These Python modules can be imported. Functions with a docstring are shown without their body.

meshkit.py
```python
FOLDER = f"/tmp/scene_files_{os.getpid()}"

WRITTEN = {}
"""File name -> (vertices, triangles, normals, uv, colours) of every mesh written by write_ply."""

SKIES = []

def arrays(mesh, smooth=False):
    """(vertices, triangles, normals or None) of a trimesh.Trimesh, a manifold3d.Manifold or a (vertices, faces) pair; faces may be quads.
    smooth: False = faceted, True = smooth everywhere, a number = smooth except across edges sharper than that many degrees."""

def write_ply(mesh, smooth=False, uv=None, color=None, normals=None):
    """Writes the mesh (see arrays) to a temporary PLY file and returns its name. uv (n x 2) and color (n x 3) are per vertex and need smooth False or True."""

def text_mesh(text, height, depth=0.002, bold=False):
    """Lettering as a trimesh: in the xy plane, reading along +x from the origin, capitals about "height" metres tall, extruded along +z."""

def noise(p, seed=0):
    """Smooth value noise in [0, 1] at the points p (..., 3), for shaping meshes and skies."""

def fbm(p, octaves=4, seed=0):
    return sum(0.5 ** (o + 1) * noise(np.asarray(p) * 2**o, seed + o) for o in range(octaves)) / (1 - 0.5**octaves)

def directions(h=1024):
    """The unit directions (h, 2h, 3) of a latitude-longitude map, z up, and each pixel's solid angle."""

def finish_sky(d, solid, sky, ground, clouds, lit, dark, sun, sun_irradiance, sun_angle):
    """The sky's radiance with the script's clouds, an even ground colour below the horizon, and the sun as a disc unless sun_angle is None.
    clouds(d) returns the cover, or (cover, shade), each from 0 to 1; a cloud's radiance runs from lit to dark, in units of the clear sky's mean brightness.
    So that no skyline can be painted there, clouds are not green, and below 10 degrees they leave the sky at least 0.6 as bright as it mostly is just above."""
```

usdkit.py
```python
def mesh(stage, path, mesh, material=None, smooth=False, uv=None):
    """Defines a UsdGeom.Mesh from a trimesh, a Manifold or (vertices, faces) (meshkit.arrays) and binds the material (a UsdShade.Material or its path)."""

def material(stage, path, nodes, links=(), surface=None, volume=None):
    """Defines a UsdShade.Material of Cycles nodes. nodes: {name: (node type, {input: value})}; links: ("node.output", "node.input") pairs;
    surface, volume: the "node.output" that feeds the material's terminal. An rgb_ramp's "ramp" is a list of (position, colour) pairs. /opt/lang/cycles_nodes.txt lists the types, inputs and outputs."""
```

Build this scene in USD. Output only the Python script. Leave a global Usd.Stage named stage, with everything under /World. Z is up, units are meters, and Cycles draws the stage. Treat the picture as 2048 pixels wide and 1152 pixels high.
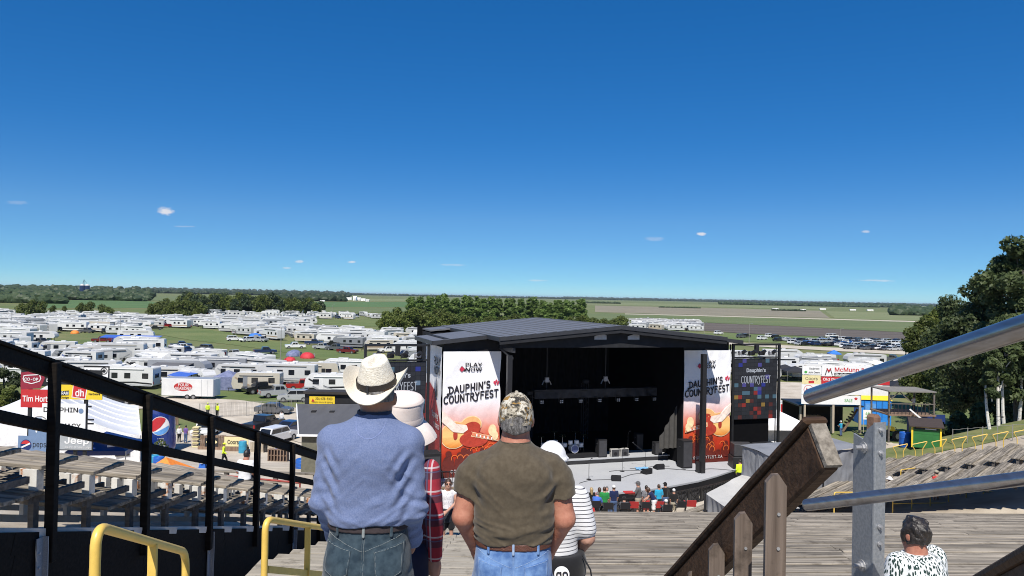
import math, random
import numpy as np, trimesh, manifold3d as m3, shapely, usdkit, meshkit
from shapely import affinity
from shapely.geometry import Polygon, Point, LineString, box as sbox
from pxr import Usd, UsdGeom, UsdLux, UsdShade, Gf, Sdf, Vt

stage = Usd.Stage.CreateInMemory()
UsdGeom.SetStageUpAxis(stage, 'Z')
UsdGeom.SetStageMetersPerUnit(stage, 1.0)
W = UsdGeom.Xform.Define(stage, '/World')
UsdGeom.Scope.Define(stage, '/World/Looks')
rng = np.random.default_rng(7)
random.seed(7)

# ------------------------------------------------------------------ camera (the eye is the origin, z up, y ahead)
FPX = 1500.0
_p = math.atan(16.8 / FPX); _t = math.atan(.0196)
CF = np.array([0, math.cos(_p), math.sin(_p)]); _U = np.array([0, -math.sin(_p), math.cos(_p)]); _R = np.array([1., 0, 0])
CR = math.cos(_t) * _R + math.sin(_t) * _U; CU = math.cos(_t) * _U - math.sin(_t) * _R
cam = UsdGeom.Camera.Define(stage, '/World/camera')
cam.CreateHorizontalApertureAttr(36.0); cam.CreateVerticalApertureAttr(20.25)
cam.CreateFocalLengthAttr(36.0 * FPX / 2048)
cam.CreateClippingRangeAttr((0.05, 100000.0))
cam.CreateExposureAttr(0.36)
_m = Gf.Matrix4d(1)
for i, a in enumerate((CR, CU, -CF)): _m.SetRow(i, Gf.Vec4d(*a, 0))
cam.AddTransformOp().Set(_m)

# ------------------------------------------------------------------ sun and sky
SUN_AZ, SUN_EL = math.radians(180 + 8.5), math.radians(53)       # azimuth clockwise from +y
SUN = np.array([math.sin(SUN_AZ) * math.cos(SUN_EL), math.cos(SUN_AZ) * math.cos(SUN_EL), math.sin(SUN_EL)])
sun = UsdLux.DistantLight.Define(stage, '/World/sun')
sun.CreateNormalizeAttr(True); sun.CreateIntensityAttr(1.25); sun.CreateAngleAttr(0.53); sun.CreateColorAttr((1, .95, .87))
_z = SUN; _x = np.cross([0, 0, 1.], _z); _x /= np.linalg.norm(_x); _y = np.cross(_z, _x)
_m = Gf.Matrix4d(1)
for i, a in enumerate((_x, _y, _z)): _m.SetRow(i, Gf.Vec4d(*map(float, a), 0))
sun.AddTransformOp().Set(_m)
dome = UsdLux.DomeLight.Define(stage, '/World/sky'); dome.CreateIntensityAttr(1.0)
def cloud_nodes(nodes, links, src, clouds):
    """small fair-weather clouds at the given directions (x/y, z/y, half width, half height, strength)"""
    nodes['tc'] = ('texture_coordinate', {}); nodes['sx'] = ('separate_xyz', {})
    links += [('tc.generated', 'sx.vector')]
    for n, (a, b) in (('qx', ('sx.x', 'sx.y')), ('qz', ('sx.z', 'sx.y'))):
        nodes[n] = ('math', {'math_type': 'divide'}); links += [(a, n + '.value1'), (b, n + '.value2')]
    nodes['front'] = ('math', {'math_type': 'greater_than', 'value2': 0.05}); links += [('sx.y', 'front.value1')]
    nodes['qv'] = ('combine_xyz', {'y': 0.0}); links += [('qx.value', 'qv.x'), ('qz.value', 'qv.z')]
    nodes['cmap'] = ('mapping', {'scale': (90., 1., 210.)}); links += [('qv.vector', 'cmap.vector')]
    nodes['cn'] = ('noise_texture', {'scale': 1.0, 'detail': 5.0, 'roughness': 0.6}); links += [('cmap.vector', 'cn.vector')]
    for k, (cx, cz, w, h, s) in enumerate(clouds):
        i = str(k)
        nodes['ca' + i] = ('math', {'math_type': 'multiply_add', 'value2': 1 / w, 'value3': -cx / w}); links += [('qx.value', 'ca' + i + '.value1')]
        nodes['cb' + i] = ('math', {'math_type': 'multiply_add', 'value2': 1 / h, 'value3': -cz / h}); links += [('qz.value', 'cb' + i + '.value1')]
        nodes['cc' + i] = ('combine_xyz', {'z': 0.0}); links += [('ca' + i + '.value', 'cc' + i + '.x'), ('cb' + i + '.value', 'cc' + i + '.y')]
        nodes['cd' + i] = ('vector_math', {'math_type': 'length'}); links += [('cc' + i + '.vector', 'cd' + i + '.vector1')]
        nodes['ce' + i] = ('math', {'math_type': 'multiply_add', 'value2': -1.15, 'value3': 0.62}); links += [('cd' + i + '.value', 'ce' + i + '.value1')]
        nodes['cf' + i] = ('math', {'math_type': 'add'}); links += [('ce' + i + '.value', 'cf' + i + '.value1'), ('cn.fac', 'cf' + i + '.value2')]
        nodes['cg' + i] = ('map_range', {'range_type': 'smoothstep', 'from_min': 0.45, 'from_max': 0.9, 'to_min': 0.0, 'to_max': s, 'clamp': True}); links += [('cf' + i + '.value', 'cg' + i + '.value')]
        nodes['ch' + i] = ('math', {'math_type': 'multiply'}); links += [('cg' + i + '.result', 'ch' + i + '.value1'), ('front.value', 'ch' + i + '.value2')]
        nodes['ci' + i] = ('mix_color', {'blend_type': 'mix', 'b': (6.4, 6.3, 6.5)}); links += [('ch' + i + '.value', 'ci' + i + '.fac'), (src, 'ci' + i + '.a')]
        src = 'ci' + i + '.result'
    return src
def qdir(px, py):
    r = CF + (px - 1024) / FPX * CR - (py - 576) / FPX * CU
    return r[0] / r[1], r[2] / r[1]
CLOUDS = [(*qdir(332, 422), .022, .011, .85), (*qdir(1403, 468), .014, .005, .8), (*qdir(600, 523), .013, .004, .55), (*qdir(704, 524), .012, .0035, .65),
          (*qdir(1731, 463), .012, .004, .5), (*qdir(35, 405), .03, .006, .15), (*qdir(575, 536), .012, .003, .4), (*qdir(1755, 561), .05, .003, .4),
          (*qdir(1075, 561), .03, .003, .35), (*qdir(910, 530), .04, .003, .25), (*qdir(370, 453), .03, .0025, .2), (*qdir(1310, 478), .03, .006, .2)]
SKY_K = 1.84
_n = {'sky': ('sky_texture', {'sky_type': 'single_scattering', 'sun_disc': False, 'sun_elevation': SUN_EL, 'sun_rotation': SUN_AZ, 'altitude': 300.0, 'air_density': 0.5, 'aerosol_density': 0.1, 'ozone_density': 3.0}),
      'hs': ('separate_color', {'color_type': 'hsv'}), 's2': ('rgb_ramp', {'ramp': [(0, (0, 0, 0)), (.395, (.56,) * 3), (.646, (.79,) * 3), (.705, (.925,) * 3), (.737, (.97,) * 3), (1, (1, 1, 1))]}), 'v2': ('math', {'math_type': 'power', 'value2': .58}),
      'v3': ('math', {'math_type': 'multiply', 'value2': SKY_K}), 'sat': ('combine_color', {'color_type': 'hsv'}), 'tn': ('mix', {'mix_type': 'multiply', 'fac': 1.0, 'color2': (.80, 1.0, 1.03)}), 'bg': ('background_shader', {'strength': 0.10})}
_l = [('sky.color', 'hs.color'), ('hs.r', 'sat.r'), ('hs.g', 's2.fac'), ('s2.color', 'sat.g'), ('hs.b', 'v2.value1'), ('v2.value', 'v3.value1'), ('v3.value', 'sat.b'), ('sat.color', 'tn.color1')]
_s = cloud_nodes(_n, _l, 'tn.color', CLOUDS)
_l += [(_s, 'bg.color')]
sky_mat = usdkit.material(stage, '/World/Looks/sky', _n, _l, surface='bg.background')
UsdShade.MaterialBindingAPI.Apply(dome.GetPrim()).Bind(sky_mat)
dome.GetPrim().SetCustomDataByKey('kind', 'structure')

# ------------------------------------------------------------------ helpers
def ray(px, py): return CF + (px - 1024) / FPX * CR - (py - 576) / FPX * CU
def P(px, py, d): r = ray(px, py); return r * (d / r[1])
def PZ(px, py, z): r = ray(px, py); return r * (z / r[2])
_names = {}
def newpath(name, parent=None):
    base = '/World' if parent is None else str(parent.GetPath())
    k = (base, name); n = _names.get(k, 0); _names[k] = n + 1
    return f'{base}/{name}' + (f'_{n:03d}' if n else '')
def tag(o, label=None, cat=None, group=None, kind=None):
    p = o if isinstance(o, Usd.Prim) else o.GetPrim()
    for k, v in (('label', label), ('category', cat), ('group', group), ('kind', kind)):
        if v: p.SetCustomDataByKey(k, v)
    return p
def thing(name, label, cat, loc=(0, 0, 0), rz=0.0, group=None):
    x = UsdGeom.Xform.Define(stage, newpath(name))
    x.AddTranslateOp().Set(Gf.Vec3d(*map(float, loc)))
    if rz: x.AddRotateZOp().Set(math.degrees(rz))
    return tag(x, label, cat, group)
def dup(src, loc, rz=0.0, label=None, group=None, cat=None, scale=None, name=None):
    was = dict(src.GetCustomData())
    x = UsdGeom.Xform.Define(stage, newpath(name or was.get('nm', None) or src.GetName()))
    x.GetPrim().GetReferences().AddInternalReference(src.GetPath())
    x.ClearXformOpOrder()
    x.AddTranslateOp().Set(Gf.Vec3d(*map(float, loc))); x.AddRotateZOp().Set(math.degrees(rz))
    if scale is not None: x.AddScaleOp().Set(Gf.Vec3f(*map(float, np.broadcast_to(scale, 3))))
    x.GetPrim().SetInstanceable(True)
    return tag(x, label or was.get('label'), cat or was.get('category'), group or was.get('group'))
def klass(name):
    x = stage.CreateClassPrim('/World/' + name)          # an abstract source, not drawn itself
    return x
class MB:
    def __init__(s): s.V = []; s.F = []; s.n = 0
    def add(s, v, f):
        v = np.asarray(v, float); f = np.asarray(f, int)
        if f.shape[1] == 4: f = np.vstack([f[:, [0, 1, 2]], f[:, [0, 2, 3]]])
        s.V.append(v); s.F.append(f + s.n); s.n += len(v); return s
    def tm(s, m): 
        v, f, _ = meshkit.arrays(m); return s.add(v, f)
    def box(s, c, size, rz=0.0, ch=0.0):
        x, y, z = np.asarray(size, float) / 2
        if ch > 0:
            pts = np.array([[sx * (x - (k != 0) * ch), sy * (y - (k != 1) * ch), sz * (z - (k != 2) * ch)] for sx in (-1, 1) for sy in (-1, 1) for sz in (-1, 1) for k in range(3)])
            h = trimesh.convex.convex_hull(pts); v, f = np.array(h.vertices), np.array(h.faces)
        else:
            v = np.array([[a, b, c_] for a in (-x, x) for b in (-y, y) for c_ in (-z, z)])
            f = np.array([[0, 1, 3, 2], [4, 6, 7, 5], [0, 4, 5, 1], [2, 3, 7, 6], [0, 2, 6, 4], [1, 5, 7, 3]])
        if rz: ca, sa = math.cos(rz), math.sin(rz); v = v @ np.array([[ca, sa, 0], [-sa, ca, 0], [0, 0, 1]])
        return s.add(v + np.asarray(c, float), f)
    def bar(s, a, b, w, h, up=(0, 0, 1), ch=0.0):
        a, b = np.asarray(a, float), np.asarray(b, float); d = b - a; L = np.linalg.norm(d); d /= L
        up = np.asarray(up, float)
        if abs(d @ up) > .99: up = np.array([0, 1., 0])
        y = np.cross(up, d); y /= np.linalg.norm(y); z = np.cross(d, y)
        t = MB().box((0, 0, 0), (L, w, h), ch=ch); v = t.V[0] @ np.array([d, y, z]) + (a + b) / 2
        return s.add(v, t.F[0])
    def tube(s, pts, r, n=8, caps=True):
        pts = np.asarray(pts, float); k = len(pts); r = np.broadcast_to(r, k)
        t = np.gradient(pts, axis=0); t /= np.maximum(np.linalg.norm(t, axis=1, keepdims=True), 1e-9)
        nrm = np.cross(t[0], [0, 0, 1.]); 
        if np.linalg.norm(nrm) < .1: nrm = np.cross(t[0], [0, 1., 0])
        nrm /= np.linalg.norm(nrm); rows = []
        a = np.linspace(0, 2 * np.pi, n, endpoint=False)
        for i in range(k):
            nrm = nrm - t[i] * (nrm @ t[i]); nrm /= np.linalg.norm(nrm); bn = np.cross(t[i], nrm)
            rows.append(pts[i] + r[i] * (np.cos(a)[:, None] * nrm + np.sin(a)[:, None] * bn))
        v = np.vstack(rows); f = []
        for i in range(k - 1):
            for j in range(n):
                f.append([i * n + j, i * n + (j + 1) % n, (i + 1) * n + (j + 1) % n, (i + 1) * n + j])
        f = np.array(f); f = np.vstack([f[:, [0, 1, 2]], f[:, [0, 2, 3]]])
        if caps:
            v = np.vstack([v, pts[:1], pts[-1:]]); e = []
            for j in range(n): e += [[k * n, (j + 1) % n, j], [k * n + 1, (k - 1) * n + j, (k - 1) * n + (j + 1) % n]]
            f = np.vstack([f, e])
        return s.add(v, f)
    def lathe(s, prof, n=16, c=(0, 0, 0)):
        prof = np.asarray(prof, float); a = np.linspace(0, 2 * np.pi, n, endpoint=False); k = len(prof)
        v = np.array([[r * math.cos(t), r * math.sin(t), z] for r, z in prof for t in a]) + np.asarray(c, float)
        f = np.array([[i * n + j, i * n + (j + 1) % n, (i + 1) * n + (j + 1) % n, (i + 1) * n + j] for i in range(k - 1) for j in range(n)])
        return s.add(v, f)
    def prism(s, poly, h, M=None):
        """shapely polygon extruded by h along z, then moved by the 4x4 matrix M"""
        for g in getattr(poly, 'geoms', [poly]):
            if g.is_empty or g.area <= 0: continue
            m = trimesh.creation.extrude_polygon(g, h, engine='earcut')
            v = np.array(m.vertices)
            if M is not None: v = v @ M[:3, :3].T + M[:3, 3]
            s.add(v, np.array(m.faces))
        return s
    def text(s, txt, h, M, depth=.004, bold=True, center=True, sx=1.0):
        m = meshkit.text_mesh(txt, h, depth, bold); v = np.array(m.vertices)
        if center: v[:, 0] -= v[:, 0].max() / 2
        v[:, 0] *= sx
        s.add(v @ M[:3, :3].T + M[:3, 3], np.array(m.faces)); return s
    def quad(s, a, b, c, d): return s.add([a, b, c, d], [[0, 1, 2, 3]])
    def grid(s, G):
        G = np.asarray(G, float); h, w = G.shape[:2]; i = np.arange(h * w).reshape(h, w)
        f = np.stack([i[:-1, :-1], i[:-1, 1:], i[1:, 1:], i[1:, :-1]], -1).reshape(-1, 4); return s.add(G.reshape(-1, 3), f)
    def arrays(s): return np.vstack(s.V), np.vstack(s.F)
    def build(s, name, mat, parent=None, smooth=False, label=None, cat=None, group=None, kind=None, loc=None, rz=0.0):
        v, f = s.arrays()
        m = usdkit.mesh(stage, newpath(name, parent), (v, f), mat, smooth=smooth)
        if loc is not None:
            m.AddTranslateOp().Set(Gf.Vec3d(*map(float, loc)))
            if rz: m.AddRotateZOp().Set(math.degrees(rz))
        if label or cat or group or kind: tag(m, label, cat, group, kind)
        return m.GetPrim()
def frame(o, x, y):
    """4x4 that maps local xy onto the axes x, y at the origin o"""
    x = np.asarray(x, float); x = x / np.linalg.norm(x); y = np.asarray(y, float); y = y - x * (x @ y); y /= np.linalg.norm(y)
    M = np.eye(4); M[:3, 0] = x; M[:3, 1] = y; M[:3, 2] = np.cross(x, y); M[:3, 3] = o; return M
def rz_of(v): return math.atan2(v[1], v[0])
def sm(x, a, b): t = np.clip((np.asarray(x, float) - a) / (b - a), 0, 1); return t * t * (3 - 2 * t)
def arc_pts(c, r, a0, a1, n, z=0.0): return [(c[0] + r * math.cos(a), c[1] + r * math.sin(a), z) for a in np.linspace(a0, a1, n)]

# ------------------------------------------------------------------ materials
def M(name, base, rough=.6, metal=0.0, var=.12, vs=4.0, st=(1, 1, 1), bump=0.0, bs=None, spec=.5, rnd=0.0, second=None, lo=.35, hi=.65, coat=0.0, detail=4.0, sheen=0.0, space='object', bdist=.01, stain=0.0):
    """principled material: base colour varied by noise (towards 'second' if given), random value per object, fine bump"""
    n = {'tc': ('texture_coordinate', {}), 'oi': ('object_info', {}), 'ro': ('math', {'math_type': 'multiply', 'value2': 57.0}),
         'add': ('vector_math', {'math_type': 'add'}), 'mp': ('mapping', {'scale': tuple(st)}),
         'ns': ('noise_texture', {'scale': vs, 'detail': detail, 'roughness': .6}),
         'p': ('principled_bsdf', {'roughness': rough, 'metallic': metal, 'specular_ior_level': spec, 'coat_weight': coat, 'sheen_weight': sheen})}
    l = [('oi.random', 'ro.value1'), ('tc.object', 'add.vector1'), ('ro.value', 'add.vector2'), ('add.vector', 'mp.vector'), ('mp.vector', 'ns.vector')]
    b = np.array(base, float)
    c0, c1 = (b * (1 - var), np.minimum(b * (1 + var), 1)) if second is None else (b, np.array(second, float))
    n['rp'] = ('rgb_ramp', {'ramp': [(lo, tuple(c0)), (hi, tuple(c1))]}); l += [('ns.fac', 'rp.fac')]
    src = 'rp.color'
    if rnd:
        n['rv'] = ('map_range', {'to_min': 1 - rnd, 'to_max': 1 + rnd}); n['mx'] = ('mix_color', {'blend_type': 'multiply', 'fac': 1.0, 'use_clamp': False})
        l += [('oi.random', 'rv.value'), (src, 'mx.a'), ('rv.result', 'mx.b')]; src = 'mx.result'
    if stain:
        n['n3'] = ('noise_texture', {'scale': stain, 'detail': 5.0, 'roughness': .7}); n['r3'] = ('rgb_ramp', {'ramp': [(.30, (.45, .43, .40)), (.46, (1, 1, 1)), (.62, (1, 1, 1)), (.74, (1.25, 1.22, 1.15))]}); n['m3'] = ('mix_color', {'blend_type': 'multiply', 'fac': 1.0, 'use_clamp': False})
        l += [('add.vector', 'n3.vector'), ('n3.fac', 'r3.fac'), (src, 'm3.a'), ('r3.color', 'm3.b')]; src = 'm3.result'
    l += [(src, 'p.base_color')]
    if bump:
        n['n2'] = ('noise_texture', {'scale': bs or vs * 6, 'detail': 4.0}); n['bp'] = ('bump', {'strength': bump, 'distance': bdist})
        l += [('mp.vector', 'n2.vector'), ('n2.fac', 'bp.height'), ('bp.normal', 'p.normal')]
    return usdkit.material(stage, '/World/Looks/' + name, n, l, surface='p.BSDF')
def glossy_paint(name, base, rnd=.0, rough=.25): return M(name, base, rough=rough, var=.04, rnd=rnd, coat=.5)
MAT = {}
def mat(name, *a, **k):
    if name not in MAT: MAT[name] = M(name, *a, **k)
    return MAT[name]
wood_grey = M('weathered_grey_wood', (.080, .068, .053), rough=.85, vs=1.0, st=(.8, 20, 20), second=(.35, .305, .245), lo=.34, hi=.66, bump=.6, bs=2.0, rnd=.30, stain=2.2, detail=6)
wood_tread = M('pale_worn_tread_wood', (.23, .205, .165), rough=.85, vs=1.0, st=(1.2, 18, 18), second=(.36, .325, .27), stain=2.5, lo=.3, hi=.7, bump=.35, bs=2.0, rnd=.08, detail=6)
wood_dark = M('dark_stained_wood', (.004, .003, .0025), rough=.8, vs=1.0, st=(1.2, 26, 26), second=(.012, .009, .007), bump=.4, bs=2, detail=6, spec=.15)  # dark stain, with the shade on the railing put into the colour
wood_under = M('shaded_frame_wood', (.07, .06, .052), rough=.85, vs=1.0, st=(1.2, 20, 20), second=(.14, .125, .11), bump=.3, bs=2, rnd=.2, detail=5)  # darker wood tone for frames, risers and posts
wood_brown = M('brown_stained_wood', (.028, .014, .007), stain=4.0, spec=.25, rough=.66, vs=1.0, st=(1.0, 30, 30), second=(.085, .047, .026), lo=.3, hi=.75, bump=.45, bs=2, detail=6, rnd=.1)
wood_picket = M('brown_grey_picket_wood', (.065, .045, .033), stain=6.0, rough=.72, vs=1.0, st=(30, 30, 1.0), second=(.19, .145, .115), lo=.28, hi=.74, bump=.5, bs=2, detail=6, rnd=.15)
wood_end = M('cut_end_grain_wood', (.10, .085, .068), rough=.9, vs=30., second=(.26, .23, .19), bump=.5, bs=60)
post_white = M('white_painted_post', (.62, .61, .58), rough=.7, vs=5., var=.1, second=(.52, .50, .46), bump=.15, rnd=.1)
post_rust = M('rusty_painted_post', (.62, .6, .56), rough=.75, vs=9., second=(.36, .15, .06), lo=.46, hi=.62)
yellow_rail = M('yellow_rail_paint', (.70, .47, .10), rough=.38, vs=14, var=.06, bump=.06, bs=90)
galv = M('galvanized_steel', (.22, .235, .255), rough=.48, metal=.35, vs=90., second=(.29, .305, .325), lo=.38, hi=.62, bump=.05, bs=50)
galv_pipe = M('galvanized_pipe_steel', (.34, .34, .36), rough=.24, metal=.9, vs=4., st=(12, 1, 12), second=(.25, .235, .23), lo=.4, hi=.7, bump=.02, bs=20)
bolt_m = M('zinc_bolt', (.4, .4, .41), rough=.45, metal=.6)
black_m = M('matte_black', (.012, .012, .014), rough=.75, spec=.3)
black_metal = M('black_metal', (.014, .014, .016), rough=.45)
dark_grey = M('dark_grey_plastic', (.04, .04, .045), rough=.55)
# ------------------------------------------------------------------ ground
GS, GZ = -12.5, -15.8                          # the ground before the stage, and the plain beyond it
def plain(x, y): return GS + (GZ - GS) * sm(y, 47, 74)
SC = np.array([5.0, 50.5])                     # centre of the bowl, before the stage
def bowl_ra(x, y): return np.hypot(x - SC[0], y - SC[1]), np.degrees(np.arctan2(x - SC[0], -(y - SC[1])))
def zg(x, y):
    x = np.asarray(x, float); y = np.asarray(y, float)
    r, a = bowl_ra(x, y)
    b = np.where(r < 50, -14.5 + .25 * r, -2.0 + .02 * (r - 50)); b = np.maximum(np.minimum(b, 1.0), GS); pl = plain(x, y)
    w = sm(a, -56, -40) * (1 - sm(a, 86, 101))
    far = sm(np.hypot(x, y), 120, 400)
    rel = np.where(r > 60, .5 * np.sin(x * .021) * np.cos(y * .017), 0) * (1 - far)
    b = np.maximum(b - .75 * (1 - sm(y, 29.5, 32.0)), GS)
    return pl + (b - pl) * w * (1 - far) + np.minimum(rel, 0) * .3
def lines(lo, fine0, fine1, hi, step, g=1.25):
    a = list(np.arange(fine0, fine1 + 1e-6, step)); s = step; x = fine1
    while x < hi: s *= g; x += s; a.append(x)
    s = step; x = fine0
    while x > lo: s *= g; x -= s; a.insert(0, x)
    return np.array(a)
gx, gy = lines(-45000, -58, 58, 45000, 1.0), lines(-3000, -12, 90, 45000, 1.0)
X, Y = np.meshgrid(gx, gy)
grass_camp = M('camp_grass', (.085, .125, .030), rough=.95, vs=.05, second=(.165, .160, .062), lo=.38, hi=.66, bump=.6, bs=1.2, detail=8, bdist=.08)
MB().grid(np.stack([X, Y, zg(X, Y) - .02], -1)).build('ground', grass_camp, smooth=True, kind='structure')
soil = M('trampled_sandy_soil', (.30, .25, .19), rough=.95, vs=.7, second=(.44, .385, .31), lo=.35, hi=.66, bump=.5, bs=6, detail=8, bdist=.03)
gravel = M('pale_gravel_dirt', (.37, .32, .255), rough=.95, vs=.35, second=(.52, .465, .39), lo=.35, hi=.66, bump=.5, bs=8, detail=8, bdist=.03)
def cells(cond, step, x0, x1, y0, y1, dz):
    xs, ys = np.arange(x0, x1 + 1e-6, step), np.arange(y0, y1 + 1e-6, step)
    X, Y = np.meshgrid(xs, ys); V = np.stack([X, Y, zg(X, Y) + dz], -1).reshape(-1, 3)
    i = np.arange(X.size).reshape(X.shape); q = np.stack([i[:-1, :-1], i[:-1, 1:], i[1:, 1:], i[1:, :-1]], -1).reshape(-1, 4)
    c = V[q].mean(1); q = q[cond(c[:, 0], c[:, 1])]
    used, inv = np.unique(q, return_inverse=True)
    return MB().add(V[used], inv.reshape(q.shape))
def _bowlc(x, y): r, a = bowl_ra(x, y); return (a > -58) & (a < 86 + 2 * np.sin(y)) & (r > 9.5) & (r < 57)
cells(_bowlc, .5, -50, 60, -8, 62, .012).build('amphitheatre_slope', soil, smooth=True, kind='structure')
def _yard(x, y):
    e = 1.5 * np.sin(x * .35) + np.sin(x * .9 + 1)
    r, a = bowl_ra(x, y)
    return (y > 36) & (y < 84 + e) & (x > -56 + e) & (x < 52) & (np.abs(zg(x, y) - plain(x, y)) < .45) & ~_bowlc(x, y)
cells(_yard, .5, -60, 54, 34, 88, .022).build('dirt_yard', gravel, smooth=True, kind='structure')
bank = M('mown_bank_grass', (.085, .115, .030), rough=.95, vs=.8, second=(.17, .17, .06), lo=.36, hi=.64, bump=.7, bs=14, detail=7, bdist=.04)
def _bank(x, y): r, a = bowl_ra(x, y); return (a > 78 + 1.5 * np.sin(y * 1.3)) & (a < 102) & (r > 18) & (r < 34)
cells(_bank, .4, 18, 42, 40, 62, .045).build('grass_bank', bank, smooth=True, kind='structure')
def at(px, py):
    r = ray(px, py); d = 12.0
    while d < 4000:
        q = r * d / r[1]
        if q[2] < zg(q[0], q[1]): break
        d *= 1.012
    lo, hi = d / 1.012, d
    for _ in range(24):
        m = (lo + hi) / 2; q = r * m / r[1]
        if q[2] < zg(q[0], q[1]): hi = m
        else: lo = m
    return r * hi / r[1]
def pxpoly(name, pts, m, dz, kind='structure', z=None):
    z = GZ + dz if z is None else z
    q = np.array([PZ(x, y, z)[:2] for x, y in pts]); t = trimesh.creation.triangulate_polygon(Polygon(q), engine='earcut')
    v = np.c_[t[0], np.full(len(t[0]), z)]; f = np.array(t[1])
    n = np.cross(v[f[:, 1]] - v[f[:, 0]], v[f[:, 2]] - v[f[:, 0]])[:, 2]; f[n < 0] = f[n < 0][:, ::-1]
    MB().add(v, f).build(name, m, kind=kind)
crop_a = M('bright_crop', (.055, .115, .030), rough=.95, vs=.006, st=(1, 4, 1), second=(.085, .145, .042), detail=6)
crop_b = M('pale_crop', (.13, .165, .062), rough=.95, vs=.006, st=(1, 5, 1), second=(.185, .19, .085), detail=6)
crop_c = M('hay_field_green', (.085, .12, .040), rough=.95, vs=.01, st=(1, 5, 1), second=(.13, .15, .055), detail=6)
plough = M('ploughed_dark_soil', (.070, .056, .046), rough=.95, vs=.02, st=(.4, 6, 1), second=(.115, .095, .076), detail=7, bump=.3, bs=.6)
stubble = M('stubble_field_tan', (.16, .145, .10), rough=.95, vs=.012, st=(2, 5, 1), second=(.235, .205, .14), detail=7)
pxpoly('ploughed_field', [(1240, 645), (1400, 645), (1600, 654), (1830, 666), (1860, 683), (1700, 675), (1490, 667), (1400, 661), (1245, 655)], plough, .12)
pxpoly('green_field', [(1160, 626), (1400, 631.5), (1640, 638), (1900, 645), (1960, 668), (1830, 665.5), (1600, 653.5), (1400, 644.5), (1170, 643)], crop_c, .10)
pxpoly('stubble_field', [(1190, 611), (1410, 615.5), (1640, 621.5), (1660, 636), (1400, 630.2), (1190, 624)], stubble, .10)
pxpoly('pale_field', [(1650, 622), (1860, 627), (1900, 643), (1670, 637)], crop_b, .10)
pxpoly('far_pale_field', [(1160, 604), (1500, 610.5), (1680, 615), (1640, 619), (1400, 613.5), (1160, 609)], crop_b, .14)
pxpoly('crop_field', [(60, 600), (285, 600), (320, 606), (300, 616), (80, 616)], crop_a, .10)
pxpoly('crop_field', [(275, 592), (365, 592.5), (400, 600), (300, 602)], crop_c, .10)
pxpoly('crop_field', [(620, 604), (818, 604), (818, 614), (640, 614)], crop_a, .10)
pxpoly('crop_field', [(560, 615), (818, 615), (818, 625), (600, 624)], crop_c, .10)
pxpoly('pale_field', [(735, 597.5), (830, 598), (830, 603), (640, 602.5)], crop_b, .14)
roadm = M('pale_gravel_road', (.40, .35, .28), rough=.95, vs=.2, second=(.50, .45, .37), detail=6)
pxpoly('gravel_road', [(1250, 627.2), (1400, 630.6), (1640, 637), (1900, 644), (1900, 646), (1640, 638.6), (1400, 632.0), (1250, 628.4)], roadm, .16)
pxpoly('camp_road', [(1440, 683), (1600, 692), (1860, 704), (1860, 712), (1600, 698), (1440, 688)], roadm, .10)
pxpoly('dirt_road', [(0, 800), (150, 790), (330, 792), (480, 800), (640, 822), (720, 850), (720, 905), (600, 885), (440, 835), (300, 815), (0, 850)], gravel, .09)
pxpoly('dirt_road', [(1440, 760), (1600, 765), (1800, 740), (1830, 752), (1700, 790), (1600, 815), (1440, 805)], gravel, .09)
green_lawn = M('open_lawn_grass', (.085, .125, .030), rough=.95, vs=.06, second=(.135, .16, .05), bump=.6, bs=1.5, detail=8, bdist=.06)
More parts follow.
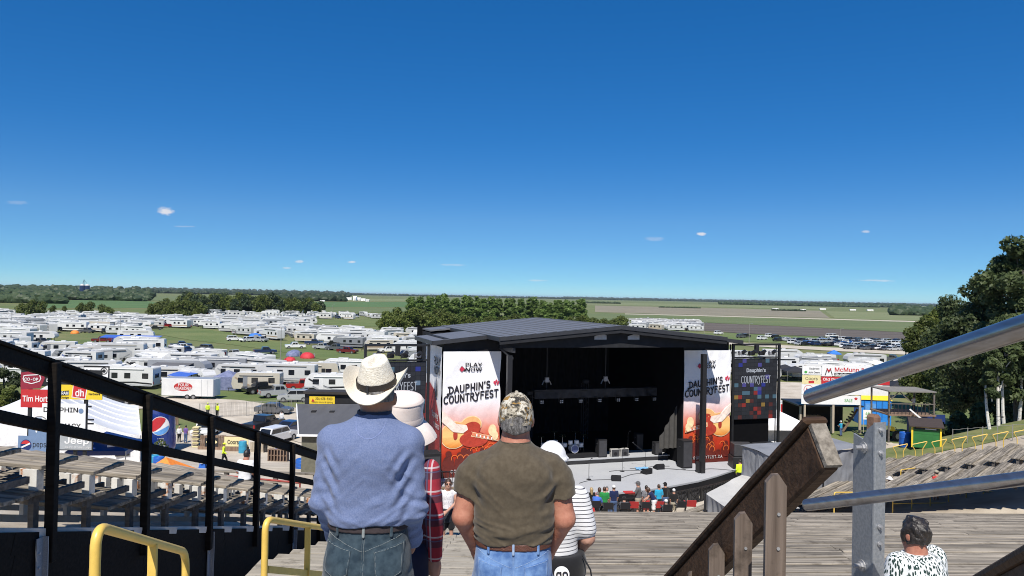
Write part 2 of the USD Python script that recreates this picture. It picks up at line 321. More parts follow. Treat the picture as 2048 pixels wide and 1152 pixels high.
pxpoly('grass_strip', [(290, 664), (345, 657), (420, 659), (470, 672), (520, 680), (620, 690), (760, 708), (790, 726), (735, 728), (640, 718), (560, 703), (470, 690), (380, 680)], green_lawn, .06)
pxpoly('grass_strip', [(640, 640), (760, 640), (830, 645), (830, 655), (700, 652), (630, 648)], green_lawn, .06)
pxpoly('grass_strip', [(1440, 665), (1830, 684), (1860, 694), (1640, 690), (1440, 680)], green_lawn, .07)

# ------------------------------------------------------------------ trees
def leaf_mat(name, c, c2, tr=.35):
    n = {'tc': ('texture_coordinate', {}), 'ge': ('geometry', {}), 'oi': ('object_info', {}),
         'ns': ('noise_texture', {'scale': .9, 'detail': 3.0}), 'ad': ('math', {'math_type': 'multiply_add', 'value2': .45}),
         'rp': ('rgb_ramp', {'ramp': [(.3, c), (.85, c2)]}),
         'rv': ('map_range', {'to_min': .78, 'to_max': 1.22}), 'mx': ('mix_color', {'blend_type': 'multiply', 'fac': 1.0, 'use_clamp': False}),
         'p': ('principled_bsdf', {'roughness': .55, 'specular_ior_level': .35}), 't': ('translucent_bsdf', {}), 'm': ('mix_closure', {'fac': tr})}
    l = [('tc.object', 'ns.vector'), ('ge.random_per_island', 'ad.value1'), ('ns.fac', 'ad.value3'), ('ad.value', 'rp.fac'), ('oi.random', 'rv.value'), ('rp.color', 'mx.a'), ('rv.result', 'mx.b'),
         ('mx.result', 'p.base_color'), ('mx.result', 't.color'), ('p.BSDF', 'm.closure1'), ('t.BSDF', 'm.closure2')]
    return usdkit.material(stage, '/World/Looks/' + name, n, l, surface='m.closure')
leaf_poplar = leaf_mat('poplar_leaves', (.085, .145, .03), (.24, .33, .09), .45)
leaf_bush = leaf_mat('broad_leaves', (.07, .105, .02), (.20, .22, .055), .45)
leaf_dark = leaf_mat('dark_leaves', (.026, .046, .018), (.16, .20, .075), .42)
leaf_far = leaf_mat('distant_leaves', (.026, .046, .019), (.060, .085, .034), .2)
bark = M('grey_brown_bark', (.06, .05, .04), rough=.9, vs=6, st=(1, 1, .3), second=(.13, .11, .09), bump=.6)
birch = M('white_birch_bark', (.58, .56, .52), rough=.75, vs=3.0, st=(1.2, 1.2, 5), second=(.05, .045, .04), lo=.56, hi=.64, bump=.2)
def leaves(centres, radii, n, size, r, flat=1.0):
    """n leaf quads spread over the outer part of ellipsoidal lobes"""
    w = np.prod(radii, 1) ** (2 / 3); k = r.choice(len(centres), n, p=w / w.sum())
    d = r.normal(size=(n, 3)); d /= np.linalg.norm(d, axis=1, keepdims=True)
    p = centres[k] + d * radii[k] * (r.uniform(.45, 1.06, n) ** .6)[:, None]
    nrm = d * .8 + r.normal(size=(n, 3)) * .6 + [0, 0, .35]; nrm /= np.linalg.norm(nrm, axis=1, keepdims=True)
    t = np.cross(nrm, r.normal(size=(n, 3))); t /= np.linalg.norm(t, axis=1, keepdims=True); b = np.cross(nrm, t)
    s = size * r.uniform(.55, 1.3, n)[:, None]
    t, b = t * s, b * s * r.uniform(.45, .8, n)[:, None]
    v = np.stack([p - t, p - b * .9 + nrm * s * .15, p + t, p + b], 1).reshape(-1, 3)
    i = np.arange(n)[:, None] * 4
    return v, np.vstack([i + [0, 1, 2], i + [0, 2, 3]])
def lobes(h, base, rad, n, r, shape='round', ls=1.0, spread=(.25, .75)):
    c, q = [], []
    for i in range(n):
        t = (i + .5) / n; z = base + (h - base) * t
        prof = {'round': math.sin(math.pi * min(.97, .12 + .88 * t)) ** .6, 'tall': (1 - t) ** .45 * min(1, .45 + 2.2 * t), 'cone': (1 - t) ** .8}[shape]
        a = r.uniform(0, 6.28); o = rad * prof * r.uniform(*spread)
        c.append([o * math.cos(a), o * math.sin(a), z]); s = rad * ls * (.38 + .3 * prof) * r.uniform(.55, 1.1); q.append([s, s, s * r.uniform(.6, .95)])
    return np.array(c), np.array(q)
def tree_into(parent, h, base, rad, nl, nq, size, seed, leafm, barkm, trunk_r, shape='round', limbs=5, smooth=False, ls=1.0, spread=(.25, .75)):
    r = np.random.default_rng(seed); c, q = lobes(h, base, rad, nl, r, shape, ls, spread)
    m = MB(); sway = r.uniform(-.3, .3, 2)
    zz = np.linspace(-.4, h * .86, 7); m.tube([[sway[0] * math.sin(z * .5), sway[1] * math.sin(z * .4), z] for z in zz], np.linspace(trunk_r, trunk_r * .25, 7), 7)
    for k in range(limbs):
        j = r.integers(len(c)); z0 = max(.3 * h * .5, c[j][2] - r.uniform(.12, .3) * h * .6)
        m.tube([[0, 0, z0], c[j] * [.5, .5, 0] + [0, 0, z0 + .55 * (c[j][2] - z0)], c[j]], [trunk_r * .4, trunk_r * .25, trunk_r * .1], 5)
    m.build('trunk', barkm, parent, smooth=smooth)
    MB().add(*leaves(c, q, nq, size, r)).build('crown', leafm, parent)
TREES = {}
for nm, (h, b, rad, nl, nq, sz, lm, shp) in {'poplar': (12, 1.0, 2.0, 13, 1500, .42, leaf_poplar, 'tall'), 'poplar_b': (11, 1.2, 2.5, 14, 1500, .45, leaf_poplar, 'tall'),
        'bushy': (7.5, .6, 3.4, 12, 1500, .42, leaf_bush, 'round'), 'bushy_b': (6, .3, 3.0, 10, 1200, .42, leaf_bush, 'round'), 'dark': (9, .6, 3.6, 13, 1300, .5, leaf_far, 'round')}.items():
    k = klass('source_tree_' + nm); TREES[nm] = k
    tree_into(k, h, b, rad, nl, nq, sz, len(TREES) * 11, lm, bark, .22, shp)
def plant_tree(kind, px, py, h_px, label, group, name='tree', wide=1.0, z=GZ):
    p = PZ(px, py, z); H = {'poplar': 12, 'poplar_b': 11, 'bushy': 7.5, 'bushy_b': 6, 'dark': 9}[kind]
    s = h_px * p[1] / FPX / H
    dup(TREES[kind], p, rng.uniform(0, 6.28), label, group, 'tree', scale=(s * wide, s * wide, s), name=name)
def ordinal_(n):
    w = ['', 'first', 'second', 'third', 'fourth', 'fifth', 'sixth', 'seventh', 'eighth', 'ninth', 'tenth', 'eleventh', 'twelfth', 'thirteenth', 'fourteenth', 'fifteenth', 'sixteenth', 'seventeenth', 'eighteenth', 'nineteenth', 'twentieth']
    return w[n] if n <= 20 else ({3: 'thirtieth', 4: 'fortieth'}[n // 10] if n % 10 == 0 else {2: 'twenty', 3: 'thirty', 4: 'forty'}[n // 10] + '-' + w[n % 10])
def rowy(x): return 592.8 + (x - 1024) * .0196
for k, x in enumerate(np.linspace(820, 1160, 46)):
    plant_tree('poplar' if k % 3 else 'poplar_b', x + rng.uniform(-5, 5), 647 + rng.uniform(-3, 3), (52 if x < 1010 else 47) * rng.uniform(.9, 1.07), f'tall light green poplar behind the stage roof, {ordinal_(k + 1)} from the left', 'poplars behind the stage', 'poplar_tree', 1.3)
for k, x in enumerate(list(np.linspace(768, 905, 13)) + list(np.linspace(925, 1240, 22))):
    plant_tree(('bushy', 'bushy_b')[k % 2], x + rng.uniform(-5, 5), 662 + (x - 770) * .006 + rng.uniform(-3, 3), (40 if x < 910 else 29) * rng.uniform(.85, 1.1), f'yellow-green bushy tree before the poplar row, {ordinal_(k + 1)} from the left', 'bushy trees behind the stage', 'bushy_tree', 1.1)
for k, x in enumerate(np.linspace(303, 402, 12)):
    plant_tree(('bushy', 'bushy_b')[k % 2], x, 639 + rng.uniform(-2, 2), 36 * rng.uniform(.85, 1.1), f'green round tree of the clump among the campers, {ordinal_(k + 1)} from the left', 'tree clump among the campers', 'round_tree', .9)
for k, (x, y, h) in enumerate(((42, 636, 28), (62, 637, 36), (82, 636, 32), (105, 634, 22), (128, 633, 20), (160, 635, 28), (178, 635, 30), (205, 638, 28), (218, 639, 24))):
    plant_tree('bushy', x, y, h, f'green round tree among the far left campers, {ordinal_(k + 1)} from the left', 'scattered trees among the campers', 'round_tree', .8)
for k, x in enumerate(np.linspace(365, 640, 44)):
    plant_tree(('bushy', 'dark', 'bushy_b')[k % 3], x + rng.uniform(-4, 4), 629 + (x - 365) * .01 + rng.uniform(-5, 1), 36 * (1 - .3 * sm(x, 540, 650)) * rng.uniform(.85, 1.12), f'olive green tree of the wood behind the campers, {ordinal_(k + 1)} from the left', 'wood behind the camper field', 'wood_tree', .85)
for k, x in enumerate((4, 14, 26, 380, 395)):
    pass
# far woods and shelter belts, each one mass
def belt(px0, px1, y, hpx, depth, label, seed, m=leaf_far, dens=1.0):
    r = np.random.default_rng(seed); mb = MB(); ic = trimesh.creation.icosphere(1); iv, jf = np.array(ic.vertices), np.array(ic.faces)
    step = max(1.6, hpx * .55)
    for x in np.arange(px0, px1, step / dens):
        yy = y + (x - .5 * (px0 + px1)) * .0196
        for row in range(depth):
            p = PZ(x + r.uniform(-step, step) * .6, max(yy - row * hpx * .22, rowy(x) + 1.3), GZ); s = p[1] / FPX
            h = hpx * s * r.uniform(.6, 1.15); w = hpx * s * r.uniform(.5, .9)
            v = iv * (1 + r.uniform(-.22, .22, (len(iv), 1))) * [w, w, h * .55] + p + [0, 0, h * .45]
            mb.add(v, jf)
    mb.build('treeline', m, label=label, kind='stuff')
belt(-60, 300, 598, 13, 6, 'dark wooded hills along the horizon at the far left', 1)
belt(-60, 120, 606, 18, 3, 'dark wood on the far left edge behind the campers', 2)
belt(120, 290, 601, 12, 2, 'dark trees around the foot of the blue silos', 3)
belt(290, 700, 590, 7, 4, 'dark woods along the horizon left of centre', 4)
belt(560, 690, 602, 12, 2, 'dark trees before the far white village', 5)
belt(690, 1300, 595.5, 3.2, 2, 'thin dark shelter belts on the horizon behind the poplars', 6)
belt(1130, 1960, 606, 3.6, 3, 'thin dark woods along the horizon at right', 7)
belt(1440, 1760, 612, 5.5, 2, 'dark shelter belt before the far right farms', 8)
belt(1620, 1840, 614, 7, 2, 'dark woods on the plain at the far right', 9)
belt(1785, 1960, 632, 15, 3, 'dark wood on the plain before the tall dark trees', 10)
belt(1320, 1400, 616, 3, 1, 'small shrubs along a far field edge', 11)
belt(1160, 1240, 607, 4, 1, 'small tree clump on the far plain behind the poplars', 12)
belt(1545, 1610, 622, 4, 1, 'small shrubs at the edge of the tan field', 13)

# the tall dark trees at right, birches with pale trunks before them
def big_tree(name, px, py, z, top, wpx, seed, leafm, barkm, label, cat='tree', base=.25, n=15000, size=.19, shape='round', tr=.16, group=None, limbs=14, nl=26):
    p = PZ(px, py, z); h = (py - top) * p[1] / FPX; rad = wpx * p[1] / FPX / 2
    t = thing(name, label, cat, p, 0, group); tree_into(t, h, h * base, rad, nl, n, size, seed, leafm, barkm, tr, shape, limbs, smooth=40, ls=.62, spread=(.15, 1.0))
    return t
big_tree('dark_tree', 2035, 866, -8.6, 488, 165, 21, leaf_dark, bark, 'tallest dark tree at the right edge of the picture', n=26000, size=.16, nl=64, base=.2)
big_tree('dark_tree', 1962, 872, -10.6, 556, 165, 22, leaf_dark, bark, 'dark tree left of the tallest one, above the steel pipe', n=22000, size=.17, nl=54, base=.2)
big_tree('dark_tree', 1905, 850, -15.0, 600, 150, 23, leaf_dark, bark, 'dark spreading tree behind the dark shelter at right', n=20000, size=.18, nl=50, base=.12)
big_tree('leafy_tree', 1848, 815, -15.2, 640, 105, 24, leaf_bush, bark, 'lighter leafy tree at the left end of the dark trees', n=14000, size=.2, nl=38, base=.1)
big_tree('leafy_tree', 1880, 800, -15.2, 615, 95, 29, leaf_bush, bark, 'lighter leafy tree behind the dark trees at right', n=13000, size=.22, nl=38, base=.1)
for k, (x, y, top, w) in enumerate(((1983, 882, 700, 50), (1998, 880, 640, 60), (2010, 877, 650, 55), (2035, 874, 600, 75))):
    big_tree('birch_tree', x, y, -8.7, top, w, 40 + k, leaf_dark, birch,
             ('leftmost white birch trunk beside the yellow hoops', 'second white birch trunk from the left under the dark leaves', 'third white birch trunk from the left under the dark leaves', 'white birch trunk nearest the right edge of the picture')[k], n=4500, size=.15, base=.5, tr=.13, limbs=7, nl=22)
big_tree('leafy_tree', 8, 832, -15.0, 700, 75, 51, leaf_dark, bark, 'dark leafy tree at the left edge under the black rail', n=8500, size=.14, base=.12, nl=26)
big_tree('leafy_bush', 22, 842, -15.0, 772, 55, 52, leaf_bush, bark, 'light green bush at the left edge below the dark tree', 'bush', n=3000, size=.13, base=.05, tr=.05, nl=9, limbs=4)

for k, (x, y, top, w) in enumerate(((1875, 868, 800, 70), (1915, 872, 790, 80), (1955, 876, 770, 80), (2000, 872, 760, 90), (2040, 868, 740, 90))):
    p = P(x, y, 58 - k); p[2] = zg(p[0], p[1]); h = (y - top) * p[1] / FPX + 2.0; t = thing('dark_bush', ('first', 'second', 'third', 'fourth', 'fifth')[k] + ' dark bush from the left in the shade behind the birch trunks', 'bush', p, 0, 'dark bushes behind the birches')
    tree_into(t, h, .2, w * p[1] / FPX / 2, 16, 4200, .2, 90 + k, leaf_dark, bark, .08, 'round', 4, ls=.8, spread=(.1, .9))
# ------------------------------------------------------------------ far farms
white_wall = M('white_farm_siding', (.72, .71, .68), rough=.7, rnd=.1)
silo_blue = M('dark_blue_silo_steel', (.018, .030, .085), rough=.35, vs=.6, var=.2)
silo_cap = M('pale_silo_roof', (.5, .5, .5), rough=.5)
p = PZ(169, 592, GZ); sc = p[1] / FPX
t = thing('grain_silos', 'pair of dark blue silos with pale roofs rising above the far left trees', 'silo', p)
for x in (-5, 5):
    MB().lathe([(4.7 * sc, 0), (4.7 * sc, 21 * sc), (0, 21 * sc)], 20, (x * sc, 0, 0)).build('silo_wall', silo_blue, t, smooth=40)
    MB().lathe([(4.8 * sc, 21 * sc), (3.4 * sc, 23 * sc), (0, 24.5 * sc)], 20, (x * sc, 0, 0)).build('silo_roof', silo_cap, t, smooth=40)
MB().bar((0, -3 * sc, 0), (0, -3 * sc, 33 * sc), .7 * sc, .7 * sc).bar((0, -3 * sc, 32 * sc), (-4.5 * sc, 0, 25 * sc), .4 * sc, .4 * sc).bar((0, -3 * sc, 32 * sc), (4.5 * sc, 0, 25 * sc), .4 * sc, .4 * sc).bar((4 * sc, 0, 10 * sc), (13 * sc, 0, 1 * sc), .4 * sc, .4 * sc).build('elevator_leg', silo_blue, t)
def shed(name, x0, x1, y, hpx, label, cat='building', roofm=None, wallm=None):
    a, b = PZ(x0, y, GZ), PZ(x1, y + (x1 - x0) * .0196, GZ); s = a[1] / FPX; L = np.linalg.norm(b - a); h = hpx * s
    t = thing(name, label, cat, (a + b) / 2, rz_of(b - a)); dp = max(h * 1.2, 4)
    MB().box((0, dp / 2, h * .35), (L, dp, h * .7)).build('wall', wallm or white_wall, t)
    MB().add([[-L / 2 - .3, -.3, h * .7], [L / 2 + .3, -.3, h * .7], [L / 2 + .3, dp / 2, h], [-L / 2 - .3, dp / 2, h], [L / 2 + .3, dp + .3, h * .7], [-L / 2 - .3, dp + .3, h * .7]],
             [[0, 1, 2], [0, 2, 3], [3, 2, 4], [3, 4, 5], [0, 3, 5], [1, 4, 2]]).build('roof', roofm or white_wall, t)
    MB().box((L * .2, -.05, h * .25), (h * .4, .06, h * .45)).build('door', silo_cap, t)
shed('white_barn', 265, 288, 590.5, 6, 'long white barn on the far green field at left')
shed('farm_shed', 148, 158, 592, 5, 'small pale shed left of the blue silos'); shed('farm_shed', 190, 198, 599, 6, 'small pale shed right of the blue silos')
r = np.random.default_rng(5)
for k, (x, y, w, h) in enumerate(((681, 599, 9, 5), (693, 600, 10, 5), (706, 601, 6, 9), (713, 601, 8, 6), (722, 602, 8, 5), (731, 603, 7, 4), (640, 603, 9, 3))):
    shed('village_building', x, x + w, y, h, ('long white building at the left end of the far village', 'second white building of the far village', 'tall white elevator building of the far village', 'white building beside the tall elevator of the far village', 'white building right of centre of the far village', 'small white building at the right end of the far village', 'low pale building left of the far village')[k])
for k, (x, y) in enumerate(((1545, 619), (1600, 621), (1640, 619.5), (1700, 621), (1735, 622))):
    shed('farm_shed', x, x + 12, y, 3, ('leftmost', 'second', 'middle', 'fourth', 'rightmost')[k] + ' of the small white farm sheds on the far right plain')
# ------------------------------------------------------------------ the stage (local: u along its front, v towards the back, z from the deck)
SPH = math.radians(18.4); SO = np.array([-4.26, 47.27, -11.5])
def S(u, v, z=0.0):
    c, s = math.cos(SPH), math.sin(SPH); return SO + np.array([u * c - v * s, u * s + v * c, z])
DG = GS - SO[2]                                  # ground below the deck
stage_black = M('black_stage_cladding', (.013, .014, .017), rough=.75, vs=2., second=(.021, .022, .026), spec=.3)
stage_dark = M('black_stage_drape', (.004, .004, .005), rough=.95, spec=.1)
roof_m = M('grey_metal_roof', (.155, .155, .165), rough=.5, vs=.6, st=(12, .3, 1), var=.06, metal=.2)
fascia_m = M('dark_roof_fascia', (.03, .031, .036), rough=.5)
deck_m = M('grey_stage_deck', (.36, .37, .395), rough=.8, vs=.5, var=.07, second=(.40, .41, .43), detail=6)
deck_dark = M('dark_deck_edge', (.02, .02, .023), rough=.8)
st = thing('stage_building', 'large black open stage with grey gabled roof and printed banners at both sides', 'stage', SO, SPH)
def slab(mb, pts, t, flip=False):
    """roof plane from 4+ corner points (convex, ordered), with thickness t downwards"""
    a = np.asarray(pts, float); n = len(a); b = a - [0, 0, t]
    f = [[0, i, i + 1] for i in range(1, n - 1)] + [[n, n + i + 1, n + i] for i in range(1, n - 1)]
    for i in range(n): j = (i + 1) % n; f += [[i, n + i, n + j], [i, n + j, j]]
    return mb.add(np.vstack([a, b]), f)
V0, V1 = -3.1, 12.6
pk = 10.8
def rz_(u): return 9.78 - abs(u - pk) * .092
for a, b in ((2.75, pk), (pk, 18.7)):
    slab(MB(), [(a, V0, rz_(a)), (b, V0, rz_(b)), (b, V1, rz_(b)), (a, V1, rz_(a))], .10).build('roof', roof_m, st)
    n = 11                                       # standing seams
    for k in range(n + 1):
        u = a + (b - a) * (k + .5) / (n + 1)
        MB().bar((u, V0 + .02, rz_(u) + .015), (u, V1 - .02, rz_(u) + .015), .04, .03).build('roof_seam', roof_m, st)
    MB().bar((a, V0 - .03, rz_(a) - .12), (b, V0 - .03, rz_(b) - .12), .06, .24).build('fascia', fascia_m, st)
    MB().bar((a, V0 + .02, rz_(a) - .36), (b, V0 + .02, rz_(b) - .36), .06, .22).build('fascia', stage_black, st)
for u in (2.75, 18.7):
    MB().bar((u, V0, rz_(u) - .14), (u, V1, rz_(u) - .14), .06, .26).build('fascia', fascia_m, st)
# gable infill over the opening
MB().add([(2.9, V0 + .45, 8.35), (18.55, V0 + .45, 8.35), (18.55, V0 + .45, rz_(18.55) - .1), (pk, V0 + .45, 9.66), (2.9, V0 + .45, rz_(2.9) - .1), (2.9, V0 + .75, 8.35), (18.55, V0 + .75, 8.35), (18.55, V0 + .75, rz_(18.55) - .1), (pk, V0 + .75, 9.66), (2.9, V0 + .75, rz_(2.9) - .1)],
         [[0, 1, 2], [0, 2, 3], [0, 3, 4], [5, 7, 6], [5, 8, 7], [5, 9, 8], [0, 5, 6], [0, 6, 1]]).build('gable_panel', stage_black, st)
vent_m = M('pale_vent_panel', (.42, .43, .45), rough=.6)  # pale flat patches set on the gable face
for u in (9.6, 11.95):
    MB().prism(Polygon([(-.42, 0), (.42, 0), (.42, .28), (.15, .38), (-.42, .22)]), .03, frame((u, V0 + .445, 8.86), (1, 0, 0), (0, 0, 1))).build('gable_light', vent_m, st)
# wings: lower side roofs
slab(MB(), [(-.75, -.35, 8.62), (2.75, -.35, 9.0), (2.75, 5.2, 9.0), (-.75, 5.2, 8.62)], .12).build('roof', roof_m, st)
MB().bar((-.75, -.38, 8.5), (2.75, -.38, 8.88), .06, .26).build('fascia', fascia_m, st)
MB().bar((-.78, -.35, 8.5), (-.78, 5.2, 8.5), .06, .26).build('fascia', fascia_m, st)
slab(MB(), [(18.7, -.35, 9.0), (21.9, -.35, 8.66), (21.9, 5.2, 8.66), (18.7, 5.2, 9.0)], .12).build('roof', roof_m, st)
MB().bar((18.7, -.38, 8.88), (21.9, -.38, 8.54), .06, .26).build('fascia', fascia_m, st)
MB().bar((21.93, -.35, 8.54), (21.93, 5.2, 8.54), .06, .26).build('fascia', fascia_m, st)
slab(MB(), [(1.2, 9.4, 8.86), (2.75, 9.4, 9.0), (2.75, 12.6, 9.0), (1.2, 12.6, 8.86)], .12).build('roof', roof_m, st)
MB().box((1.95, 11, 2.4), (1.5, 3, 12.5)).build('back_room', stage_black, st)
# towers, walls, ceiling
for u0, u1 in ((.05, 3.75), (17.32, 21.02)):
    MB().box(((u0 + u1) / 2, 2.6, (8.75 + DG - 3) / 2), (u1 - u0, 5.1, 8.75 - DG + 3)).build('tower', stage_black, st)
MB().box((10.55, 12.4, 2), (19.5, .15, 14)).build('back_wall', stage_dark, st)
MB().box((3.82, 6.2, 4), (.1, 12.3, 9.9)).build('side_wall', stage_dark, st)
MB().box((17.25, 6.2, 4), (.1, 12.3, 9.9)).build('side_wall', stage_dark, st)
MB().box((10.55, 5.0, 8.42), (13.2, 14, .08)).build('ceiling', stage_dark, st)
for u in (3.5, 17.15):
    MB().box((u, -2.77, 3.75 + DG / 2), (.30, .30, 9.3)).build('front_post', black_metal, st)
    MB().box((u - .06, -2.6, .35), (.42, .42, .7)).build('post_base', black_metal, st)
MB().box((3.78, -1.4, 8.2), (.14, 2.8, .3)).bar((3.72, -2.7, 7.7), (3.72, 0, 8.2), .1, .12).build('roof_beam', fascia_m, st)
# decks
lip = [(-.9, -1.2), (1.2, -3.6), (3.6, -5.0), (6.5, -5.8), (9.2, -6.0), (11.6, -5.75), (13.7, -5.2), (15.8, -4.55), (17.8, -3.6), (20.2, -2.3), (22.6, -.7)]
poly = Polygon(lip + [(22.6, .0), (17.25, .0), (17.25, 1.5), (3.85, 1.5), (3.85, 0), (-.9, 0)])
MB().prism(poly, .10, frame((0, 0, -.10), (1, 0, 0), (0, 1, 0))).build('deck', deck_m, st)
for k in range(6):                               # joints between deck panels
    pass
MB().prism(sbox(3.9, 1.52, 17.2, 3.6), .06, frame((0, 0, .26), (1, 0, 0), (0, 1, 0))).build('upper_deck', deck_m, st); MB().prism(sbox(3.9, 3.605, 17.2, 12.3), .06, frame((0, 0, .26), (1, 0, 0), (0, 1, 0))).build('black_floor', stage_dark, st)  # rear deck coloured black to stand in for the shade under the roof
MB().box((10.5, 1.56, .12), (13.2, .08, .27)).build('deck_step', deck_dark, st)
sk = MB()
for a, b in zip(lip[:-1], lip[1:]): sk.bar((*a, (DG - .1) / 2), (*b, (DG - .1) / 2), .05, -DG - .11)
sk.build('deck_skirt', black_m, st)
# ---- banners
def ramp_mat(name, stops, zmax, zmin=0.0, axis='z', **k):
    n = {'tc': ('texture_coordinate', {}), 'sx': ('separate_xyz', {}), 'mr': ('map_range', {'from_min': zmin, 'from_max': zmax}), 'ns': ('noise_texture', {'scale': 1.1, 'detail': 3.0}),
         'ad': ('math', {'math_type': 'multiply_add', 'value2': .10, 'value3': 0.0}), 'ad2': ('math', {'math_type': 'add'}), 'rp': ('rgb_ramp', {'ramp': stops}), 'p': ('principled_bsdf', {'roughness': .55, 'specular_ior_level': .3, **k})}
    l = [('tc.object', 'sx.vector'), ('sx.' + axis, 'mr.value'), ('tc.object', 'ns.vector'), ('ns.fac', 'ad.value1'), ('mr.result', 'ad2.value1'), ('ad.value', 'ad2.value2'), ('ad2.value', 'rp.fac'), ('rp.color', 'p.base_color')]
    return usdkit.material(stage, '/World/Looks/' + name, n, l, surface='p.BSDF')
banner_m = ramp_mat('printed_banner_red_to_white', [(0, (.05, .014, .012)), (.10, (.12, .016, .010)), (.22, (.40, .030, .010)), (.34, (.58, .075, .025)), (.44, (.66, .24, .17)), (.55, (.76, .56, .55)), (.66, (.80, .79, .82)), (1.1, (.82, .82, .84))], 8.0)
side_red = M('printed_dark_red', (.32, .022, .022), rough=.55)
side_white = M('printed_banner_white', (.80, .80, .83), rough=.55, var=.03)
ink = M('printed_black_ink', (.016, .014, .018), rough=.6)
ink_white = M('printed_white_ink', (.8, .8, .8), rough=.6)
ink_red = M('printed_red_ink', (.50, .03, .07), rough=.6)
g_orange = ramp_mat('printed_guitar_body', [(0, (.42, .06, .01)), (.35, (.72, .26, .05)), (.65, (.85, .55, .20)), (1, (.75, .40, .16))], 3.4, 1.4)
g_rim = M('printed_guitar_edge', (.86, .62, .36), rough=.55)
g_red = M('printed_guitar_shade', (.40, .04, .02), rough=.55)
g_neck = M('printed_guitar_neck', (.62, .20, .10), rough=.55)
g_skin = M('printed_pale_arm', (.80, .66, .58), rough=.55)
g_dark = M('printed_dark_crowd', (.12, .014, .008), rough=.55)
g_line = M('printed_bright_outline', (.72, .16, .03), rough=.55)
def wr(x, z, sd=0):
    """creases of the cloth"""
    p = np.stack([x * .9 + z * .28, z * .55 - x * .5, np.full_like(x, sd * 7.3)], -1)
    return (meshkit.fbm(p * 1.7, 3, sd) - .5) * .11
def stroke(pts, w): return LineString(pts).buffer(w / 2, cap_style=1, join_style=1, quad_segs=4)
def arcl(cx, cy, rx, ry, a0, a1, n=14): return [(cx + rx * math.cos(math.radians(a)), cy + ry * math.sin(math.radians(a))) for a in np.linspace(a0, a1, n)]
GLY = {  # a plain art-nouveau hand: strokes in a cell 0..w by 0..1
 'D': (.62, [[(.18, 0), (.18, 1)], [(.02, .98), (.18, 1), *arcl(.2, .5, .42, .5, 90, -90), (.0, -.02)], arcl(.02, -.12, .12, .14, 60, 300)]),
 'A': (.52, [[(.0, 0), (.26, 1), (.52, 0)], [(.1, .34), (.43, .34)]]), 'U': (.5, [[(.04, 1), (.04, .3), *arcl(.25, .26, .21, .26, 180, 360), (.46, 1)]]),
 'P': (.48, [[(.06, -.0), (.06, 1)], [(.06, 1), *arcl(.2, .74, .24, .26, 90, -90), (.06, .48)]]), 'H': (.52, [[(.05, 0), (.05, 1)], [(.47, 0), (.47, 1)], [(.05, .42), (.47, .42)]]),
 'I': (.14, [[(.07, 0), (.07, 1)]]), 'N': (.54, [[(.05, 0), (.05, 1), (.49, 0), (.49, 1)]]), "'": (.12, [[(.08, 1.05), (.03, .82)]]),
 'S': (.46, [arcl(.23, .75, .19, .25, 40, 270) + arcl(.23, .25, .2, .25, 90, -150)]), 'C': (.52, [arcl(.3, .5, .27, .5, 50, 310)]), 'O': (.56, [arcl(.28, .5, .25, .5, 0, 360, 24)]),
 'T': (.46, [[(.23, 0), (.23, 1)], [(0, 1), (.46, 1)]]), 'R': (.5, [[(.06, 0), (.06, 1)], [(.06, 1), *arcl(.2, .75, .23, .25, 90, -90), (.06, .5)], [(.2, .5), (.52, -.08)]]),
 'Y': (.5, [[(.02, 1), (.25, .48), (.48, 1)], [(.25, .48), (.25, .1), *arcl(.08, .0, .17, .2, 20, -120)]]), 'F': (.44, [[(.06, 0), (.06, 1), (.44, 1)], [(.06, .55), (.36, .55)]]),
 'E': (.44, [[(.44, 1), (.08, 1), (.08, 0), (.44, 0)], [(.08, .55), (.38, .55)]])}
def nouveau(txt, x0, z0, width, h, slope, w=.10):
    """the festival lettering as one shapely shape on a rising baseline"""
    tot = sum(GLY[c][0] + .16 for c in txt) - .16; sx = width / tot; out = []; x = 0
    for c in txt:
        for s_ in GLY[c][1]: out.append(stroke([(x0 + (x + a) * sx, z0 + b * h + (x + a) * sx * slope) for a, b in s_], w))
        x += GLY[c][0] + .16
    return shapely.union_all(out)
def leaf_poly(cx, cz, s):
    p = [(0, -1), (.08, -.45), (.6, -.55), (.5, -.25), (1, .15), (.78, .25), (.85, .6), (.5, .5), (.42, .62), (.25, .4), (.32, .85), (.15, .75), (0, 1.1)]
    return Polygon([(cx + s * a, cz + s * b) for a, b in p] + [(cx - s * a, cz + s * b) for a, b in reversed(p[1:-1])]).buffer(0)
def print_on(name, poly, m, parent, lev, M4, sd, mir=None, label=None):
    """flat print lying on the creased cloth"""
    poly = shapely.segmentize(poly, .25); mb = MB()
    for g in getattr(poly, 'geoms', [poly]):
        if g.is_empty: continue
        v, f = trimesh.creation.triangulate_polygon(g, engine='earcut'); v = np.asarray(v); f = np.asarray(f)
        x = v[:, 0] if mir is None else mir - v[:, 0]
        q = np.c_[x, v[:, 1], wr(x, v[:, 1], sd) + .03 + .012 * lev]; mb.add(q @ M4[:3, :3].T + M4[:3, 3], f if mir is None else f[:, ::-1])
    return mb.build(name, m, parent, label=label)
